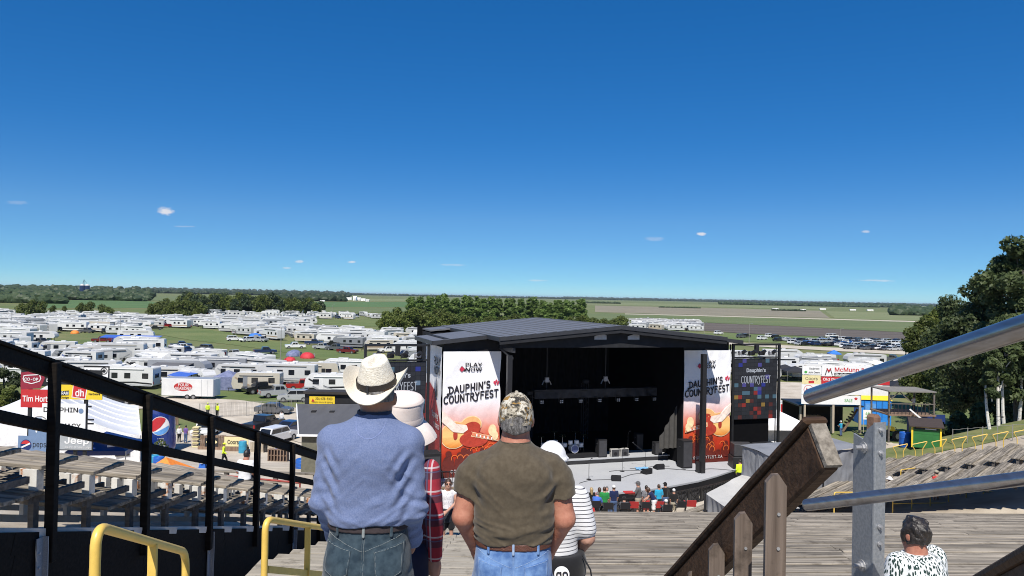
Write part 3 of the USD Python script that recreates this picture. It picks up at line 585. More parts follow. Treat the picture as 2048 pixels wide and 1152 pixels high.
def banner(u0, w, sd, mirror):
    M4 = frame((u0, -.10, 0), (1, 0, 0), (0, 0, 1)); mb = MB()
    X, Z = np.meshgrid(np.linspace(0, w, 40), np.linspace(0, 7.95, 84)); D = wr(X, Z, sd)
    G = np.stack([X + .03 * np.sin(Z * 2.3 + sd) * (X > w * .95), Z, D], -1) @ M4[:3, :3].T + M4[:3, 3]
    b = mb.grid(G).build('banner', banner_m, st, smooth=True, label='tall festival banner at the ' + ('right' if mirror else 'left') + ' of the stage opening')
    fx = lambda x: (x - 105) / 365 * w; fz = lambda y: (1140 - y) / 805 * 7.95
    mi = w if mirror else None
    pr = lambda nm, pl, m, lev, mr=None: print_on(nm, pl, m, b, lev, M4, sd, mr)
    for t, y0 in (('PLAY', 432), ('NOW', 462)):
        tm_ = meshkit.text_mesh(t, .235, .004, True); v = np.array(tm_.vertices); v[:, 0] *= 1.13 / v[:, 0].max(); v[:, 0] += fx(240); v[:, 1] += fz(y0)
        v = np.c_[v[:, :2], wr(v[:, 0], v[:, 1], sd) + .07]; MB().add(v @ M4[:3, :3].T + M4[:3, 3], np.array(tm_.faces)).build('letters', ink, b)
    pr('emblem', Polygon([(fx(205), fz(448)), (fx(222), fz(430)), (fx(240), fz(448)), (fx(222), fz(466))]), ink_red, 2)
    pr('emblem', Polygon([(fx(213), fz(436)), (fx(222), fz(427)), (fx(250), fz(455)), (fx(236), fz(462))]), ink, 1)
    pr('letters', nouveau("DAUPHIN'S", fx(138), fz(605), 2.75, .42, .13, .085), ink, 2)
    pr('letters', nouveau('COUNTRYFEST', fx(112), fz(668), 3.55, .44, .115, .085), ink, 2)
    pr('maple_leaf', leaf_poly(fx(444), fz(540), .23).difference(stroke([(fx(444), fz(560)), (fx(444), fz(540)), (fx(452), fz(528))], .05)), ink_red, 2)
    # guitar, arm and crowd
    el = lambda cx, cy, rx, ry, rot=0: affinity.rotate(affinity.scale(Point(fx(cx), fz(cy)).buffer(1, quad_segs=10), rx / 365 * w, ry / 805 * 7.95), rot)
    body = el(182, 868, 84, 82, 20).union(el(285, 812, 66, 56, 20)).union(el(232, 838, 60, 50)).intersection(sbox(.02, 0, w - .02, 8))
    pr('guitar_edge', body.buffer(.05).intersection(sbox(.02, 0, w - .02, 8)), g_rim, 1, mi); pr('guitar_body', body, g_orange, 2, mi)
    pr('guitar_shade', el(290, 832, 58, 44, 15).union(el(305, 900, 90, 50)).intersection(sbox(.02, 0, w - .02, 8)), g_red, 3, mi)
    pr('sound_hole', el(188, 868, 14, 30), g_red, 4, mi)
    pr('guitar_neck', Polygon([(fx(288), fz(850)), (fx(462), fz(893)), (fx(462), fz(918)), (fx(286), fz(880))]), g_rim, 4, mi)
    pr('fret_board', Polygon([(fx(294), fz(855)), (fx(460), fz(896)), (fx(460), fz(914)), (fx(292), fz(876))]), g_neck, 5, mi)
    for k in range(6): pr('fret', sbox(fx(318 + 24 * k), fz(882 + 6 * k), fx(326 + 24 * k), fz(866 + 6 * k)), ink_white, 6, mi)
    pr('arm', Polygon([(fx(107), fz(718)), (fx(128), fz(738)), (fx(190), fz(800)), (fx(255), fz(812)), (fx(262), fz(834)), (fx(235), fz(852)), (fx(175), fz(842)), (fx(107), fz(778))]).buffer(.05), g_skin, 5, mi)
    pr('guitar_hand', el(422, 845, 26, 38).union(el(440, 880, 20, 30)).intersection(sbox(.02, 0, w - .02, 8)), g_rim, 7, mi)
    r = np.random.default_rng(sd); crowd = []
    for k in range(16):
        cx, cy = r.uniform(120, 455), r.uniform(960, 1080); crowd += [el(cx, cy, 20, 20), el(cx, cy + 50, 34, 40)]
    pr('crowd_print', shapely.union_all(crowd).intersection(sbox(.05, .4, w - .05, 3)), g_dark, 1, mi)
    for k in range(11):
        cx, cy = r.uniform(130, 440), r.uniform(925, 1050); pr('crowd_outline', stroke(arcl(fx(cx), fz(cy), .20, .22, r.uniform(-40, 20), r.uniform(160, 230)), .04), g_line, 2, mi)
    t = 'COUNTRYFEST.CA'
    tm_ = meshkit.text_mesh(' '.join(t), .2, .004, True); v = np.array(tm_.vertices); v[:, 0] *= 2.6 / v[:, 0].max(); v[:, 0] += w * .5 - 1.3; v[:, 1] += .3
    v = np.c_[v[:, :2], wr(v[:, 0], v[:, 1], sd) + .06]; MB().add(v @ M4[:3, :3].T + M4[:3, 3], np.array(tm_.faces)).build('letters', ink_white, b)
banner(0.0, 3.78, 3, False); banner(17.30, 3.78, 5, True)
# the banner on the stage's left flank (local: along v, from the front corner backwards)
M4 = frame((-.06, 4.9, 0), (0, -1, 0), (0, 0, 1))
X, Z = np.meshgrid(np.linspace(0, 4.9, 30), np.linspace(0, 8.2, 60))
b = MB().grid(np.stack([X, Z, wr(X, Z, 9)], -1) @ M4[:3, :3].T + M4[:3, 3]).build('side_banner', side_white, st, smooth=True, label='red and white printed banner on the left flank of the stage')
print_on('red_field', Polygon([(0, 0), (4.9, 0), (4.9, 3.2), (4.2, 4.2), (3.0, 5.3), (1.6, 5.7), (0, 5.4)]), side_red, b, M4=M4, sd=9, lev=1)
for t, x, z, h, m in (('PLAY', 2.9, 7.0, .5, ink), ('NOW', 2.9, 6.4, .5, ink), ('Supporting', 2.6, 3.6, .36, ink_white), ('success', 3.0, 3.0, .36, ink_white), ('playnow.ca', 2.5, 2.4, .3, ink_white)):
    tm_ = meshkit.text_mesh(t, h, .004, True); v = np.array(tm_.vertices); v[:, 0] *= 1.8 / v[:, 0].max(); v[:, 0] += x; v[:, 1] += z
    v = np.c_[v[:, :2], wr(v[:, 0], v[:, 1], 9) + .07]; MB().add(v @ M4[:3, :3].T + M4[:3, 3], np.array(tm_.faces)).build('letters', m, b)
MB().prism(Polygon([(3.5, 4.9), (4.0, 5.0), (3.9, 6.2)]), .01, M4 @ np.array([[1, 0, 0, 0], [0, 1, 0, 0], [0, 0, 1, .08], [0, 0, 0, 1.]])).build('print_mark', ink, b)

# ---- lighting truss with its black skirt
t = thing('lighting_truss', 'black skirted lighting truss hanging in the stage opening', 'truss', S(7.5, 3.8, 4.3), SPH)
X, Z = np.meshgrid(np.linspace(0, 11.6, 90), np.linspace(0, .62, 5))
D = .05 * np.sin(X * 7) * (1 - Z) + .1 * (meshkit.noise(np.stack([X * 2, Z * 2, X * 0], -1)) - .5)
skirt_m = M('black_truss_cloth', (.022, .022, .025), rough=.7, vs=2., second=(.045, .045, .05), spec=.3)
MB().grid(np.stack([X, D - .28, Z], -1)).build('skirt', skirt_m, t, smooth=True)
MB().grid(np.stack([X, np.linspace(-.28, .3, 5)[:, None] + 0 * X, .62 + .06 * np.sin(X * 2.1)], -1)).build('skirt_top', skirt_m, t, smooth=True)
for y in (-.25, .25):
    for z in (0.02, .5): MB().tube([(0, y, z), (11.6, y, z)], .03, 6).build('truss_tube', black_metal, t)
silver = M('dull_silver_metal', (.38, .38, .40), rough=.4, metal=.6)
for x in (1.0, 5.6, 10.4):
    MB().tube([(x, 0, .6), (x, 0, 4.05)], .035, 6).build('hoist_chain', dark_grey, t)
    MB().tube([(x - .35, 0, .95), (x - .2, 0, 1.25), (x + .2, 0, 1.25), (x + .35, 0, .95)], .04, 6).box((x, 0, 1.3), (.28, .2, .34)).build('hoist', silver, t)
lens = M('pale_lamp_face', (.55, .56, .58), rough=.3)
def stage_light(u, v, z, k):
    q = thing('stage_light', ('first', 'second', 'third', 'fourth', 'fifth', 'sixth', 'seventh', 'last')[k] + ' lamp from the left under the black truss', 'stage light', S(u, v, z), SPH, 'lamps under the truss')
    MB().box((-.17, 0, -.12), (.03, .08, .34)).box((.17, 0, -.12), (.03, .08, .34)).box((0, 0, .03), (.36, .1, .05)).build('yoke', black_metal, q)
    MB().box((0, 0, -.24), (.28, .24, .26), ch=.04).build('housing', black_metal, q)
    for a in (-.07, .07):
        for c in (-.31, -.18): MB().tube([(a, -.125, c), (a, -.16, c - .01)], .045, 8).build('lens', lens, q)
for k in range(8): stage_light(8.1 + k * 1.5, 3.75, 4.3, k)
for k, (u, h_) in enumerate(((6.0, 5.2), (8.9, 3.6), (13.6, 4.4))):
    q = thing('truss_tower', ('left', 'middle', 'right')[k] + ' dark truss tower standing at the back of the stage', 'truss tower', S(u, 8.5, .32), SPH)
    for x in (-.2, .2):
        for y in (-.2, .2): MB().box((x, y, h_ / 2), (.05, .05, h_)).build('upright', dark_grey, q)
    for j in range(int(h_ / .5)): MB().bar((-.2, -.2, j * .5), (.2, -.2, j * .5 + .5), .03, .03).build('lattice_bar', dark_grey, q)
    MB().box((0, -.1, h_ + .15), (.5, .3, .3), ch=.05).build('lamp_head', dark_grey, q)
X, Z = np.meshgrid(np.linspace(0, 13.1, 160), np.linspace(0, 8.1, 4))
MB().grid(np.stack([X, .14 * np.sin(X * 9 + .5 * np.sin(X * 2)), Z], -1)).build('back_curtain', M('black_back_curtain', (.012, .012, .014), rough=.95), None, smooth=True, loc=S(4.0, 11.6, .32), rz=SPH, label='black folded curtain across the back of the stage', cat='curtain')
# ---- curtain at the right wing
X, Z = np.meshgrid(np.linspace(0, 1, 14), np.linspace(0, 1, 10))
t = MB().grid(np.stack([.5 + X * 1.4, .12 * np.sin(X * 22) * (1 - X * .3) + 0 * Z, Z * (.7 + X * 2.3)], -1)).build('wing_curtain', M('grey_curtain_cloth', (.055, .052, .048), rough=.9), None, smooth=True, loc=S(15.3, .6, 1.0), rz=SPH, label='grey curtain drawn aside at the right wing of the stage', cat='curtain')

# ---- video screens in black frames
tile_cols = {'dark_slate': (.020, .024, .034), 'black_blue': (.010, .012, .020), 'royal_blue': (.02, .04, .42), 'violet_blue': (.10, .09, .42), 'steel_cyan': (.10, .22, .32), 'pale_blue': (.22, .34, .52), 'signal_red': (.42, .03, .02), 'dark_red': (.13, .022, .018), 'rust_brown': (.16, .06, .025), 'amber': (.42, .26, .05)}
tile_m = {k: usdkit.material(stage, '/World/Looks/lit_screen_' + k, {'p': ('principled_bsdf', {'base_color': (.01, .01, .012), 'roughness': .4, 'emission_color': c, 'emission_strength': .42})}, [], surface='p.BSDF') for k, c in tile_cols.items()}
txt_m = usdkit.material(stage, '/World/Looks/lit_screen_letters', {'p': ('principled_bsdf', {'base_color': (.02, .02, .02), 'emission_color': (.6, .65, .75), 'emission_strength': .6})}, [], surface='p.BSDF')
def screen(u0, w, label, sd, z0=2.95, z1=7.3, ztop=8.35):
    r = np.random.default_rng(sd); q = thing('video_screen', label, 'video screen', S(u0, .0, 0), SPH, 'video screens beside the stage')
    wi = w - .45
    MB().box((w / 2, .12, (z0 + z1) / 2), (wi + .06, .16, z1 - z0 + .06)).build('cabinet', black_m, q)
    nx, nz = 11, 15
    for i in range(nx):
        for j in range(nz):
            f = j / nz
            if f > .42: k = r.choice(['dark_slate', 'black_blue', 'royal_blue', 'violet_blue', 'steel_cyan', 'pale_blue'], p=[.56, .30, .03, .05, .05, .01])
            elif f > .28: k = r.choice(['dark_slate', 'steel_cyan', 'royal_blue', 'pale_blue', 'amber', 'signal_red'], p=[.56, .2, .08, .06, .05, .05])
            else: k = r.choice(['dark_slate', 'black_blue', 'dark_red', 'signal_red', 'rust_brown', 'amber'], p=[.40, .30, .14, .07, .07, .02])
            cw, chh = wi / nx, (z1 - z0) / nz
            MB().box(((w - wi) / 2 + (i + .5) * cw, .03, z0 + (j + .5) * chh), (cw - .012, .02, chh - .012)).build('screen_tile', tile_m[str(k)], q)
    Mf = lambda z: frame((w / 2, .015, z), (1, 0, 0), (0, 0, 1))
    MB().text("Dauphin's", .26, Mf(z1 - .95)).build('letters', txt_m, q)
    MB().prism(affinity.translate(nouveau('COUNTRYFEST', 0, 0, 2.5, .5, 0.0, .035), -1.25, 0), .004, Mf(z1 - 1.75)).build('letters', txt_m, q)
    for x in (.06, w - .06):
        MB().box((x, 0, (ztop + DG - 1) / 2), (.16, .16, ztop - DG + 1)).build('frame_post', black_metal, q)
        for s in (-.16,): MB().box((x, .35, (ztop + DG - 1) / 2), (.06, .06, ztop - DG + 1)).build('frame_post', black_metal, q)
    MB().box((w / 2, 0, ztop), (w, .16, .14)).build('frame_beam', black_metal, q); MB().box((w / 2, 0, z1 + .12), (w - .2, .14, .1)).build('frame_beam', black_metal, q)
    for k, x in enumerate(np.linspace(.75, w - .75, 4)):
        MB().box((x, 0, z1 + .42), (.42, .34, .3), ch=.05).tube([(x - .2, 0, z1 + .2), (x - .2, 0, z1 + .45)], .03, 5).build('effect_lamp', black_metal if k % 3 else silver, q)
        MB().tube([(x, -.1, z1 + .45), (x + .1, -.32, z1 + .62)], .13, 8).build('effect_lamp', black_metal, q)
    MB().box((w / 2, 0, z1 + .75), (.28, .2, .7)).build('hoist', black_metal, q)
    return q
screen(21.3, 4.08, 'dark lit video screen in a black frame at the right of the stage', 11)
screen(-4.9, 4.05, 'dark lit video screen in a black frame behind the pale hats', 12)

# ---- gear on the deck
chrome = M('bright_chrome', (.7, .7, .72), rough=.2, metal=1.0)
drum_w = M('white_drum_shell', (.65, .66, .68), rough=.3); drum_b = M('blue_drum_head', (.12, .15, .30), rough=.4); brass = M('brass_cymbal', (.55, .42, .16), rough=.3, metal=.9)
def drum_kit(u, v, z, label, s=1.0):
    q = thing('drum_kit', label, 'drum kit', S(u, v, z), SPH)
    MB().tube([(0, -.25, .32), (0, .25, .32)], .30 * s, 20).build('bass_drum', drum_w, q, smooth=40); MB().tube([(0, -.262, .32), (0, -.252, .32)], .26 * s, 20).build('drum_head', drum_b, q)
    for x, y, zz, rr in ((-.25, 0, .75, .16), (.22, 0, .75, .18), (.62, .2, .5, .22), (-.6, .2, .55, .18)):
        MB().lathe([(rr, zz - .13), (rr, zz + .13), (0, zz + .13)], 14, (x, y, 0)).build('tom_drum', drum_w, q, smooth=40)
        MB().tube([(x, y, 0), (x, y, zz)], .015, 5).build('drum_stand', chrome, q)
    for x, y, zz in ((-.8, .1, 1.15), (.75, .0, 1.25), (.3, .4, 1.4)):
        MB().lathe([(.24, zz), (.05, zz + .03), (0, zz + .04)], 16, (x, y, 0)).build('cymbal', brass, q); MB().tube([(x, y, 0), (x, y, zz)], .014, 5).build('cymbal_stand', chrome, q)
drum_kit(10.2, 2.7, .55, 'white and blue drum kit on the stage beside the black speaker cabinet'); drum_kit(8.7, 3.0, .55, 'second drum kit on the stage, half hidden by the white shirt', .9)
MB().box((0, 0, 0), (4.6, 1.9, .24)).build('drum_riser', black_m, None, loc=S(9.4, 2.9, .43), rz=SPH, label='low black riser under the drum kits', cat='riser')
def cab(u, v, z, w, d, h, label, m=None, rz=0, name='speaker_cabinet', cat='speaker'):
    q = thing(name, label, cat, S(u, v, z), SPH + rz)
    MB().box((0, 0, h / 2), (w, d, h), ch=.02).build('cabinet', m or black_m, q); MB().box((0, -d / 2 - .006, h / 2), (w * .88, .012, h * .88)).build('grille', dark_grey, q)
    for s in (-1, 1): MB().box((s * (w / 2 + .012), 0, h * .75), (.02, .14, .06)).build('handle', dark_grey, q)
    return q
cab(12.05, 2.1, .32, .65, .6, 1.25, 'tall black speaker cabinet beside the drum kit')
amp_m = M('silver_amp_cover', (.40, .39, .37), rough=.6)
for k, u in enumerate((13.0, 13.75)):
    q = cab(u, 1.9, .32, .62, .3, .55, ('left', 'right')[k] + ' one of two silver guitar amplifiers on the stage', amp_m, name='guitar_amplifier', cat='amplifier')
    MB().tube([(0, -.17, .22), (0, -.175, .22)], .13, 14).build('speaker_cone', black_m, q)
cab(16.9, -1.0, 0, .75, .8, 1.9, 'tall black speaker stack before the right banner'); cab(16.4, 1.9, .32, .6, .5, .9, 'black speaker at the right wing of the stage')
cab(23.0, -1.6, DG + .9, 1.5, 1.1, 1.6, 'large black speaker box under the right video screen'); cab(-1.2, -1.5, DG, 1.5, 1.2, 3.0, 'tall black speaker stack at the left foot of the stage')
cab(15.9, 3.8, .32, .55, .5, 1.2, 'dark equipment rack at the right wing', name='equipment_rack', cat='rack'); cab(5.2, 4.5, .32, 1.0, .7, 1.4, 'dark equipment rack at the left wing', name='equipment_rack', cat='rack')
def mic(u, v, z, h, boom, label):
    q = thing('microphone_stand', label, 'microphone stand', S(u, v, z), SPH)
    MB().tube([(0, 0, 0), (0, 0, h)], .014, 6).build('pole', black_metal, q)
    MB().lathe([(.16, 0), (.16, .02), (.03, .04), (0, .05)], 14).build('base', black_metal, q)
    MB().tube([(0, 0, h), boom], .012, 5).build('boom', dark_grey, q); MB().tube([boom, np.array(boom) + [.02, -.12, .03]], .03, 8).build('microphone', dark_grey, q)
mic(9.0, -2.6, 0, 1.1, (.1, -.1, 1.35), 'straight microphone stand at the left of the deck'); mic(12.1, -1.1, 0, 1.3, (.05, -.1, 1.55), 'microphone stand in the middle of the deck')
mic(14.2, -.4, 0, 1.0, (-.9, .2, 1.7), 'microphone stand with a long slanted boom on the deck'); mic(14.2, 2.2, .32, 1.5, (.05, -.1, 1.7), 'microphone stand before the silver amplifiers')
def wedge(u, v, label, rz):
    q = thing('floor_monitor', label, 'floor monitor', S(u, v, 0), SPH + rz)
    MB().prism(Polygon([(-.28, 0), (.25, 0), (.25, .12), (-.12, .36), (-.28, .3)]), .6, frame((0, .3, 0), (1, 0, 0), (0, 0, 1))).build('cabinet', black_m, q)
    MB().prism(Polygon([(-.10, .345), (.23, .135), (.235, .145), (-.095, .355)]), .5, frame((0, .25, 0), (1, 0, 0), (0, 0, 1))).build('grille', dark_grey, q)
wedge(10.6, -3.2, 'black floor monitor lying at the left of the deck', 1.2); wedge(13.4, -2.0, 'black floor monitor in the middle of the deck', 1.9); wedge(14.9, -1.0, 'black floor monitor at the right of the deck', 1.6)
blue_cloth = M('pale_blue_cloth', (.16, .36, .60), rough=.8)
r = np.random.default_rng(3); X, Y = np.meshgrid(np.linspace(-.5, .5, 16), np.linspace(-.3, .3, 10))
MB().grid(np.stack([X, Y, .02 + .12 * meshkit.noise(np.stack([X * 6, Y * 6, X * 0], -1))], -1)).build('blue_towel', blue_cloth, None, smooth=True, loc=S(13.7, -.9, 0), rz=SPH, label='crumpled pale blue cloth lying on the deck', cat='cloth')
for k, (a, b) in enumerate((((8, -3.4), (13.2, -2.1)), ((11.2, -1.2), (16, -.4)), ((15.5, -1.4), (20, -2.6)), ((13, -.5), (16.6, -1.5)))):
    n = 24; t_ = np.linspace(0, 1, n); xx = a[0] + (b[0] - a[0]) * t_; yy = a[1] + (b[1] - a[1]) * t_ + .25 * np.sin(t_ * 9 + k)
    MB().tube([S(x, y, .02) for x, y in zip(xx, yy)], .018, 5).build('cable', black_m, None, label=('longest black cable lying across the left of the deck', 'black cable running towards the right wing of the deck', 'black cable lying at the far right of the deck', 'short black cable before the right banner')[k], cat='cable')
# ---- crowd barrier in front of the deck: one lattice panel per bay
lip2 = [(-2, -1.7), (.8, -4.4), (3.4, -5.9), (6.4, -6.8), (9.3, -7.0), (11.9, -6.7), (14.1, -6.1), (16.3, -5.4), (18.4, -4.5), (20.9, -3.1), (23.0, -1.7)]
bi = 0
for a, b in zip(lip2[:-1], lip2[1:]):
    L = math.dist(a, b); n = max(1, round(L / 1.25))
    for k in range(n):
        p, q_ = np.array(a) + (np.array(b) - a) * k / n, np.array(a) + (np.array(b) - a) * (k + 1) / n
        bi += 1; A, B = S(*p, DG), S(*q_, DG); w = np.linalg.norm(B - A) - .02
        q = thing('crowd_barrier', f'black steel lattice barrier panel before the deck, {ordinal_(bi)} from the left', 'barrier', A, rz_of(B - A), 'barrier panels before the stage')
        H = .92
        for z in (.06, H): MB().box((w / 2, 0, z), (w, .05, .06)).build('rail', black_metal, q)
        for x in (.03, w - .03): MB().box((x, 0, H / 2), (.05, .05, H - .06)).build('post', black_metal, q)
        MB().bar((.05, 0, .1), (w - .05, 0, H - .05), .03, .03).bar((.05, 0.03, H - .05), (w - .05, 0.03, .1), .03, .03).build('lattice', black_metal, q)
        for x in np.linspace(0, w, 5)[1:-1]: MB().box((x, .05, H / 2), (.025, .025, H - .08)).build('bar', black_metal, q)
        MB().box((w / 2, .12, H / 2 - .05), (w - .04, .02, H - .12)).build('infill_panel', dark_grey, q)
# ------------------------------------------------------------------ benches: every plank is a piece of its own, laid between two points
_pl = {}
def plank(parent, name, a, b, w, t, m, jit=.004, ch=.006):
    """one board from a to b (top face centre line), its own local axes along the grain"""
    a, b = np.asarray(a, float), np.asarray(b, float); d = b - a; L = np.linalg.norm(d); d /= L
    y = np.cross([0, 0, 1.], d); y /= np.linalg.norm(y); z = np.cross(d, y)
    z2 = z + y * rng.normal(0, jit * 1.5) ; z2 /= np.linalg.norm(z2); y = np.cross(z2, d)
    mb = MB().box((0, 0, -t / 2), (L - .008, w, t), ch=ch) if ch else MB().box((0, 0, -t / 2), (L - .008, w, t))
    pr = usdkit.mesh(stage, newpath(name, parent), mb.arrays(), m)
    Mx = Gf.Matrix4d(1); c = (a + b) / 2 + z2 * rng.normal(0, jit)
    for i, q in enumerate((d, y, z2)): Mx.SetRow(i, Gf.Vec4d(*map(float, q), 0))
    Mx.SetRow(3, Gf.Vec4d(*map(float, c), 1)); pr.AddTransformOp().Set(Mx)
    return pr
def rpt(r, a, z): return np.array([SC[0] + r * math.sin(a), SC[1] - r * math.cos(a), z])
def seat_z(r): return -13.72 + .25 * r
# centre section, right of the stairs: straight rows, turned a little
ordn = ['nearest', 'second', 'third', 'fourth', 'fifth', 'sixth', 'seventh', 'eighth', 'ninth', 'tenth', 'eleventh', 'twelfth', 'thirteenth', 'fourteenth', 'fifteenth', 'sixteenth', 'seventeenth', 'eighteenth', 'nineteenth', 'twentieth', 'twenty-first', 'twenty-second', 'twenty-third', 'twenty-fourth', 'twenty-fifth', 'twenty-sixth', 'twenty-seventh', 'twenty-eighth', 'twenty-ninth']
BA = math.radians(3.0); be, bn = np.array([math.cos(BA), math.sin(BA), 0]), np.array([-math.sin(BA), math.cos(BA), 0])
for k in range(26):
    s0 = 6.3 + .9 * k; z = -1.0 - .255 * s0
    o = np.array([.62, s0, z]); Lr = min(.70 * s0 + 2.0, 22.0) / math.cos(BA)
    n = max(1, round(Lr / 4.6)); t = thing('plank_bench', ordn[k] + ' weathered grey plank bench row right of the stairs, counted from the viewer', 'bench', (0, 0, 0), 0, 'plank bench rows right of the stairs')
    cuts = [0.0] + sorted(Lr * (i / n) + (rng.uniform(-.8, .8) if i < n else 0) for i in range(1, n + 1))
    q = lambda u, v, dz=0: o + be * u + bn * v + np.array([0, 0, dz])
    for c0, c1 in zip(cuts[:-1], cuts[1:]):
        for j in range(3): plank(t, 'seat_plank', q(c0, .08 + j * .155), q(c1, .08 + j * .155), .134, .04, wood_grey)
        for j in range(3): plank(t, 'foot_plank', q(c0, .55 + j * .15, -.30), q(c1, .55 + j * .15, -.30), .138, .04, wood_grey)
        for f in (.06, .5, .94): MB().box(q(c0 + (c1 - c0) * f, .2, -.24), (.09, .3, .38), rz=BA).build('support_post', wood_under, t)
# left raised section: rows end on the line of the black rail
def Lx(d): return -4.90 + .0573 * (d - 7.9)
def lz(d): return -1.87 - .30 * (d - 7.87)
for k in range(-2, 17):
    d = 7.87 + .9 * k; e = np.array([Lx(d), d, lz(d)]); r0 = math.hypot(e[0] - SC[0], e[1] - SC[1]); a0 = math.atan2(e[0] - SC[0], SC[1] - e[1])
    L = 6.5 if k < 6 else 9.0
    t = thing('raised_bench', 'raised weathered bench row behind the black rail, ' + ordn[k + 2] + ' from the viewer', 'bench', (0, 0, 0), 0, 'raised bench rows behind the black rail')
    n = 2
    for i in range(n):
        c0, c1 = a0 - L / r0 * i / n, a0 - L / r0 * (i + 1) / n
        for j in range(3): plank(t, 'seat_plank', rpt(r0 - .1 - j * .168, c0, e[2]), rpt(r0 - .1 - j * .168, c1, e[2]), .160, .045, wood_grey)
        for j in range(4): plank(t, 'foot_plank', rpt(r0 + .36 - j * .17, c0, e[2] - .27), rpt(r0 + .36 - j * .17, c1, e[2] - .27), .16, .045, wood_grey)  # boards added towards the viewer to keep sun off the ground below
    for i in range(9):
        c = a0 - (.09 + i * .85) / r0; p = rpt(r0 - .045, c, e[2] - .157)
        MB().box(p, (.10, .09, .222), rz=c).build('support_post', post_rust if (k * 3 + i * 5) % 7 in (2, 4) else post_white, t)
        if i % 2 == 0:
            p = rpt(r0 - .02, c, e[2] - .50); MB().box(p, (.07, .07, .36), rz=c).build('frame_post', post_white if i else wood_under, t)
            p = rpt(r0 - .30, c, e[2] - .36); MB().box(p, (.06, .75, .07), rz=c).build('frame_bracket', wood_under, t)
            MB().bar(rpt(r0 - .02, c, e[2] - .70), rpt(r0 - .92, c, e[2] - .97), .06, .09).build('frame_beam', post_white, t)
# the dark skirt of boards under the raised section
t = thing('skirt_boards', 'dark stained board skirt with steel brackets under the raised benches', 'board wall')
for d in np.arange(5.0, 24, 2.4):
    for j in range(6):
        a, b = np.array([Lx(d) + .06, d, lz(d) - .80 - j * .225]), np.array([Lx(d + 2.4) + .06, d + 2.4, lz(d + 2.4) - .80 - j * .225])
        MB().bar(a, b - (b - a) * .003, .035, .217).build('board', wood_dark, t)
for d in (7.75, 11.6, 15.4):
    x = Lx(d) + .10
    mb = MB().box((x, d, lz(d) - 1.22), (.012, .11, .95)).box((x + .03, d + .05, lz(d) - 1.22), (.06, .012, .95)); b = mb.build('bracket', galv, t)
    for z in (.9, 1.05, 1.4, 1.6): MB().tube([(x + .004, d - .02, lz(d) - z), (x + .02, d - .02, lz(d) - z)], .013, 6).build('bolt', bolt_m, b)
# the black rail
t = thing('black_railing', 'black stained railing, colour darkened for shade, with square posts descending beside the raised benches', 'railing')
def rz1(d): return -.86 - .313 * (d - 7.9)
for d0, d1 in ((4.9, 9.73), (9.73, 15.2), (15.2, 24.5)):
    for off, h, nm in ((0, .15, 'top_rail'), (-.60, .115, 'lower_rail')):
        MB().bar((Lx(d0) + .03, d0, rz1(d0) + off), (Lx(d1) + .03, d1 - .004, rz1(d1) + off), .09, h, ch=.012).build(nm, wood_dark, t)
    MB().bar((Lx(d0) + .03, d0, rz1(d0) + .095), (Lx(d1) + .03, d1 - .004, rz1(d1) + .095), .14, .035, ch=.008).build('cap_board', wood_dark, t)
for k in range(9):
    d = 7.9 + 1.83 * k; z1, z0 = rz1(d) + .07, lz(d) - 1.0
    MB().box((Lx(d) + .11, d, (z0 + z1) / 2), (.095, .095, z1 - z0), ch=.008).build('post', wood_dark, t)
# stairs and landing of the aisle
t = thing('aisle_steps', 'worn pale plank steps of the aisle going down past the men', 'steps')
def aisle_z(d): return -14.18 + .25 * math.hypot(SC[0], SC[1] - d)
for k in range(20):
    d = 4.75 + .9 * k; z = aisle_z(d); xl = -1.95 if d < 10.9 else -3.9
    for j in range(4):
        xs = [xl, (xl + .55) / 2 + (j % 2 - .5) * .9, .55]
        for a, b in zip(xs[:-1], xs[1:]): plank(t, 'tread_plank', (a, d + .11 + .222 * j, z), (b, d + .11 + .222 * j, z), .212, .045, wood_tread, jit=.003)
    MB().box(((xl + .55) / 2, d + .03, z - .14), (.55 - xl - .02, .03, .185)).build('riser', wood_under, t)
t = thing('upper_steps', 'steep upper plank steps under the men', 'steps')
for k in range(4): plank(t, 'tread_plank', (-1.9, 2.0 + .3 * k, -1.65 - .128 * k), (1.2, 2.0 + .3 * k, -1.65 - .128 * k), .29, .045, wood_tread)
for y, z, w in ((3.30, -2.16, .15), (3.46, -2.16, .15), (3.62, -2.16, .15), (3.74, -2.16, .08), (3.86, -2.28, .15), (4.02, -2.28, .15), (4.16, -2.28, .11), (4.30, -2.40, .15), (4.46, -2.40, .15), (4.62, -2.40, .15)): plank(t, 'tread_plank', (-1.9, y, z), (1.2 if y < 4 else .5, y, z), w, .045, wood_tread)
# ------------------------------------------------------------------ yellow handrails
def bend(pts, rad=.09, n=6):
    """polyline with rounded corners"""
    pts = [np.asarray(p, float) for p in pts]; out = [pts[0]]
    for a, b, c in zip(pts[:-2], pts[1:-1], pts[2:]):
        u, v = (a - b) / np.linalg.norm(a - b), (c - b) / np.linalg.norm(c - b)
        p0, p1 = b + u * rad, b + v * rad
        for s in np.linspace(0, 1, n): out.append((1 - s) ** 2 * p0 + 2 * s * (1 - s) * b + s * s * p1)
    return out + [pts[-1]]
A = P(192, 1052, 3.55); B = P(372, 1104, 5.0)
t = thing('yellow_handrail', 'yellow tube handrail with a rounded top, nearest at lower left', 'handrail')
MB().tube(bend([A - [0, 0, 1.5], A, B, B - [0, 0, 1.3]], .12, 8), .0245, 14).build('tube', yellow_rail, t, smooth=True)
Cm = A + (B - A) * .55; MB().box(Cm - [0, 0, .55], (.05, .02, 1.08)).build('flat_post', yellow_rail, t)
A = P(531, 1038, 5.4); B = P(690, 1062, 7.0)
t = thing('yellow_handrail', 'yellow handrail panel half hidden by the man in the blue shirt', 'handrail')
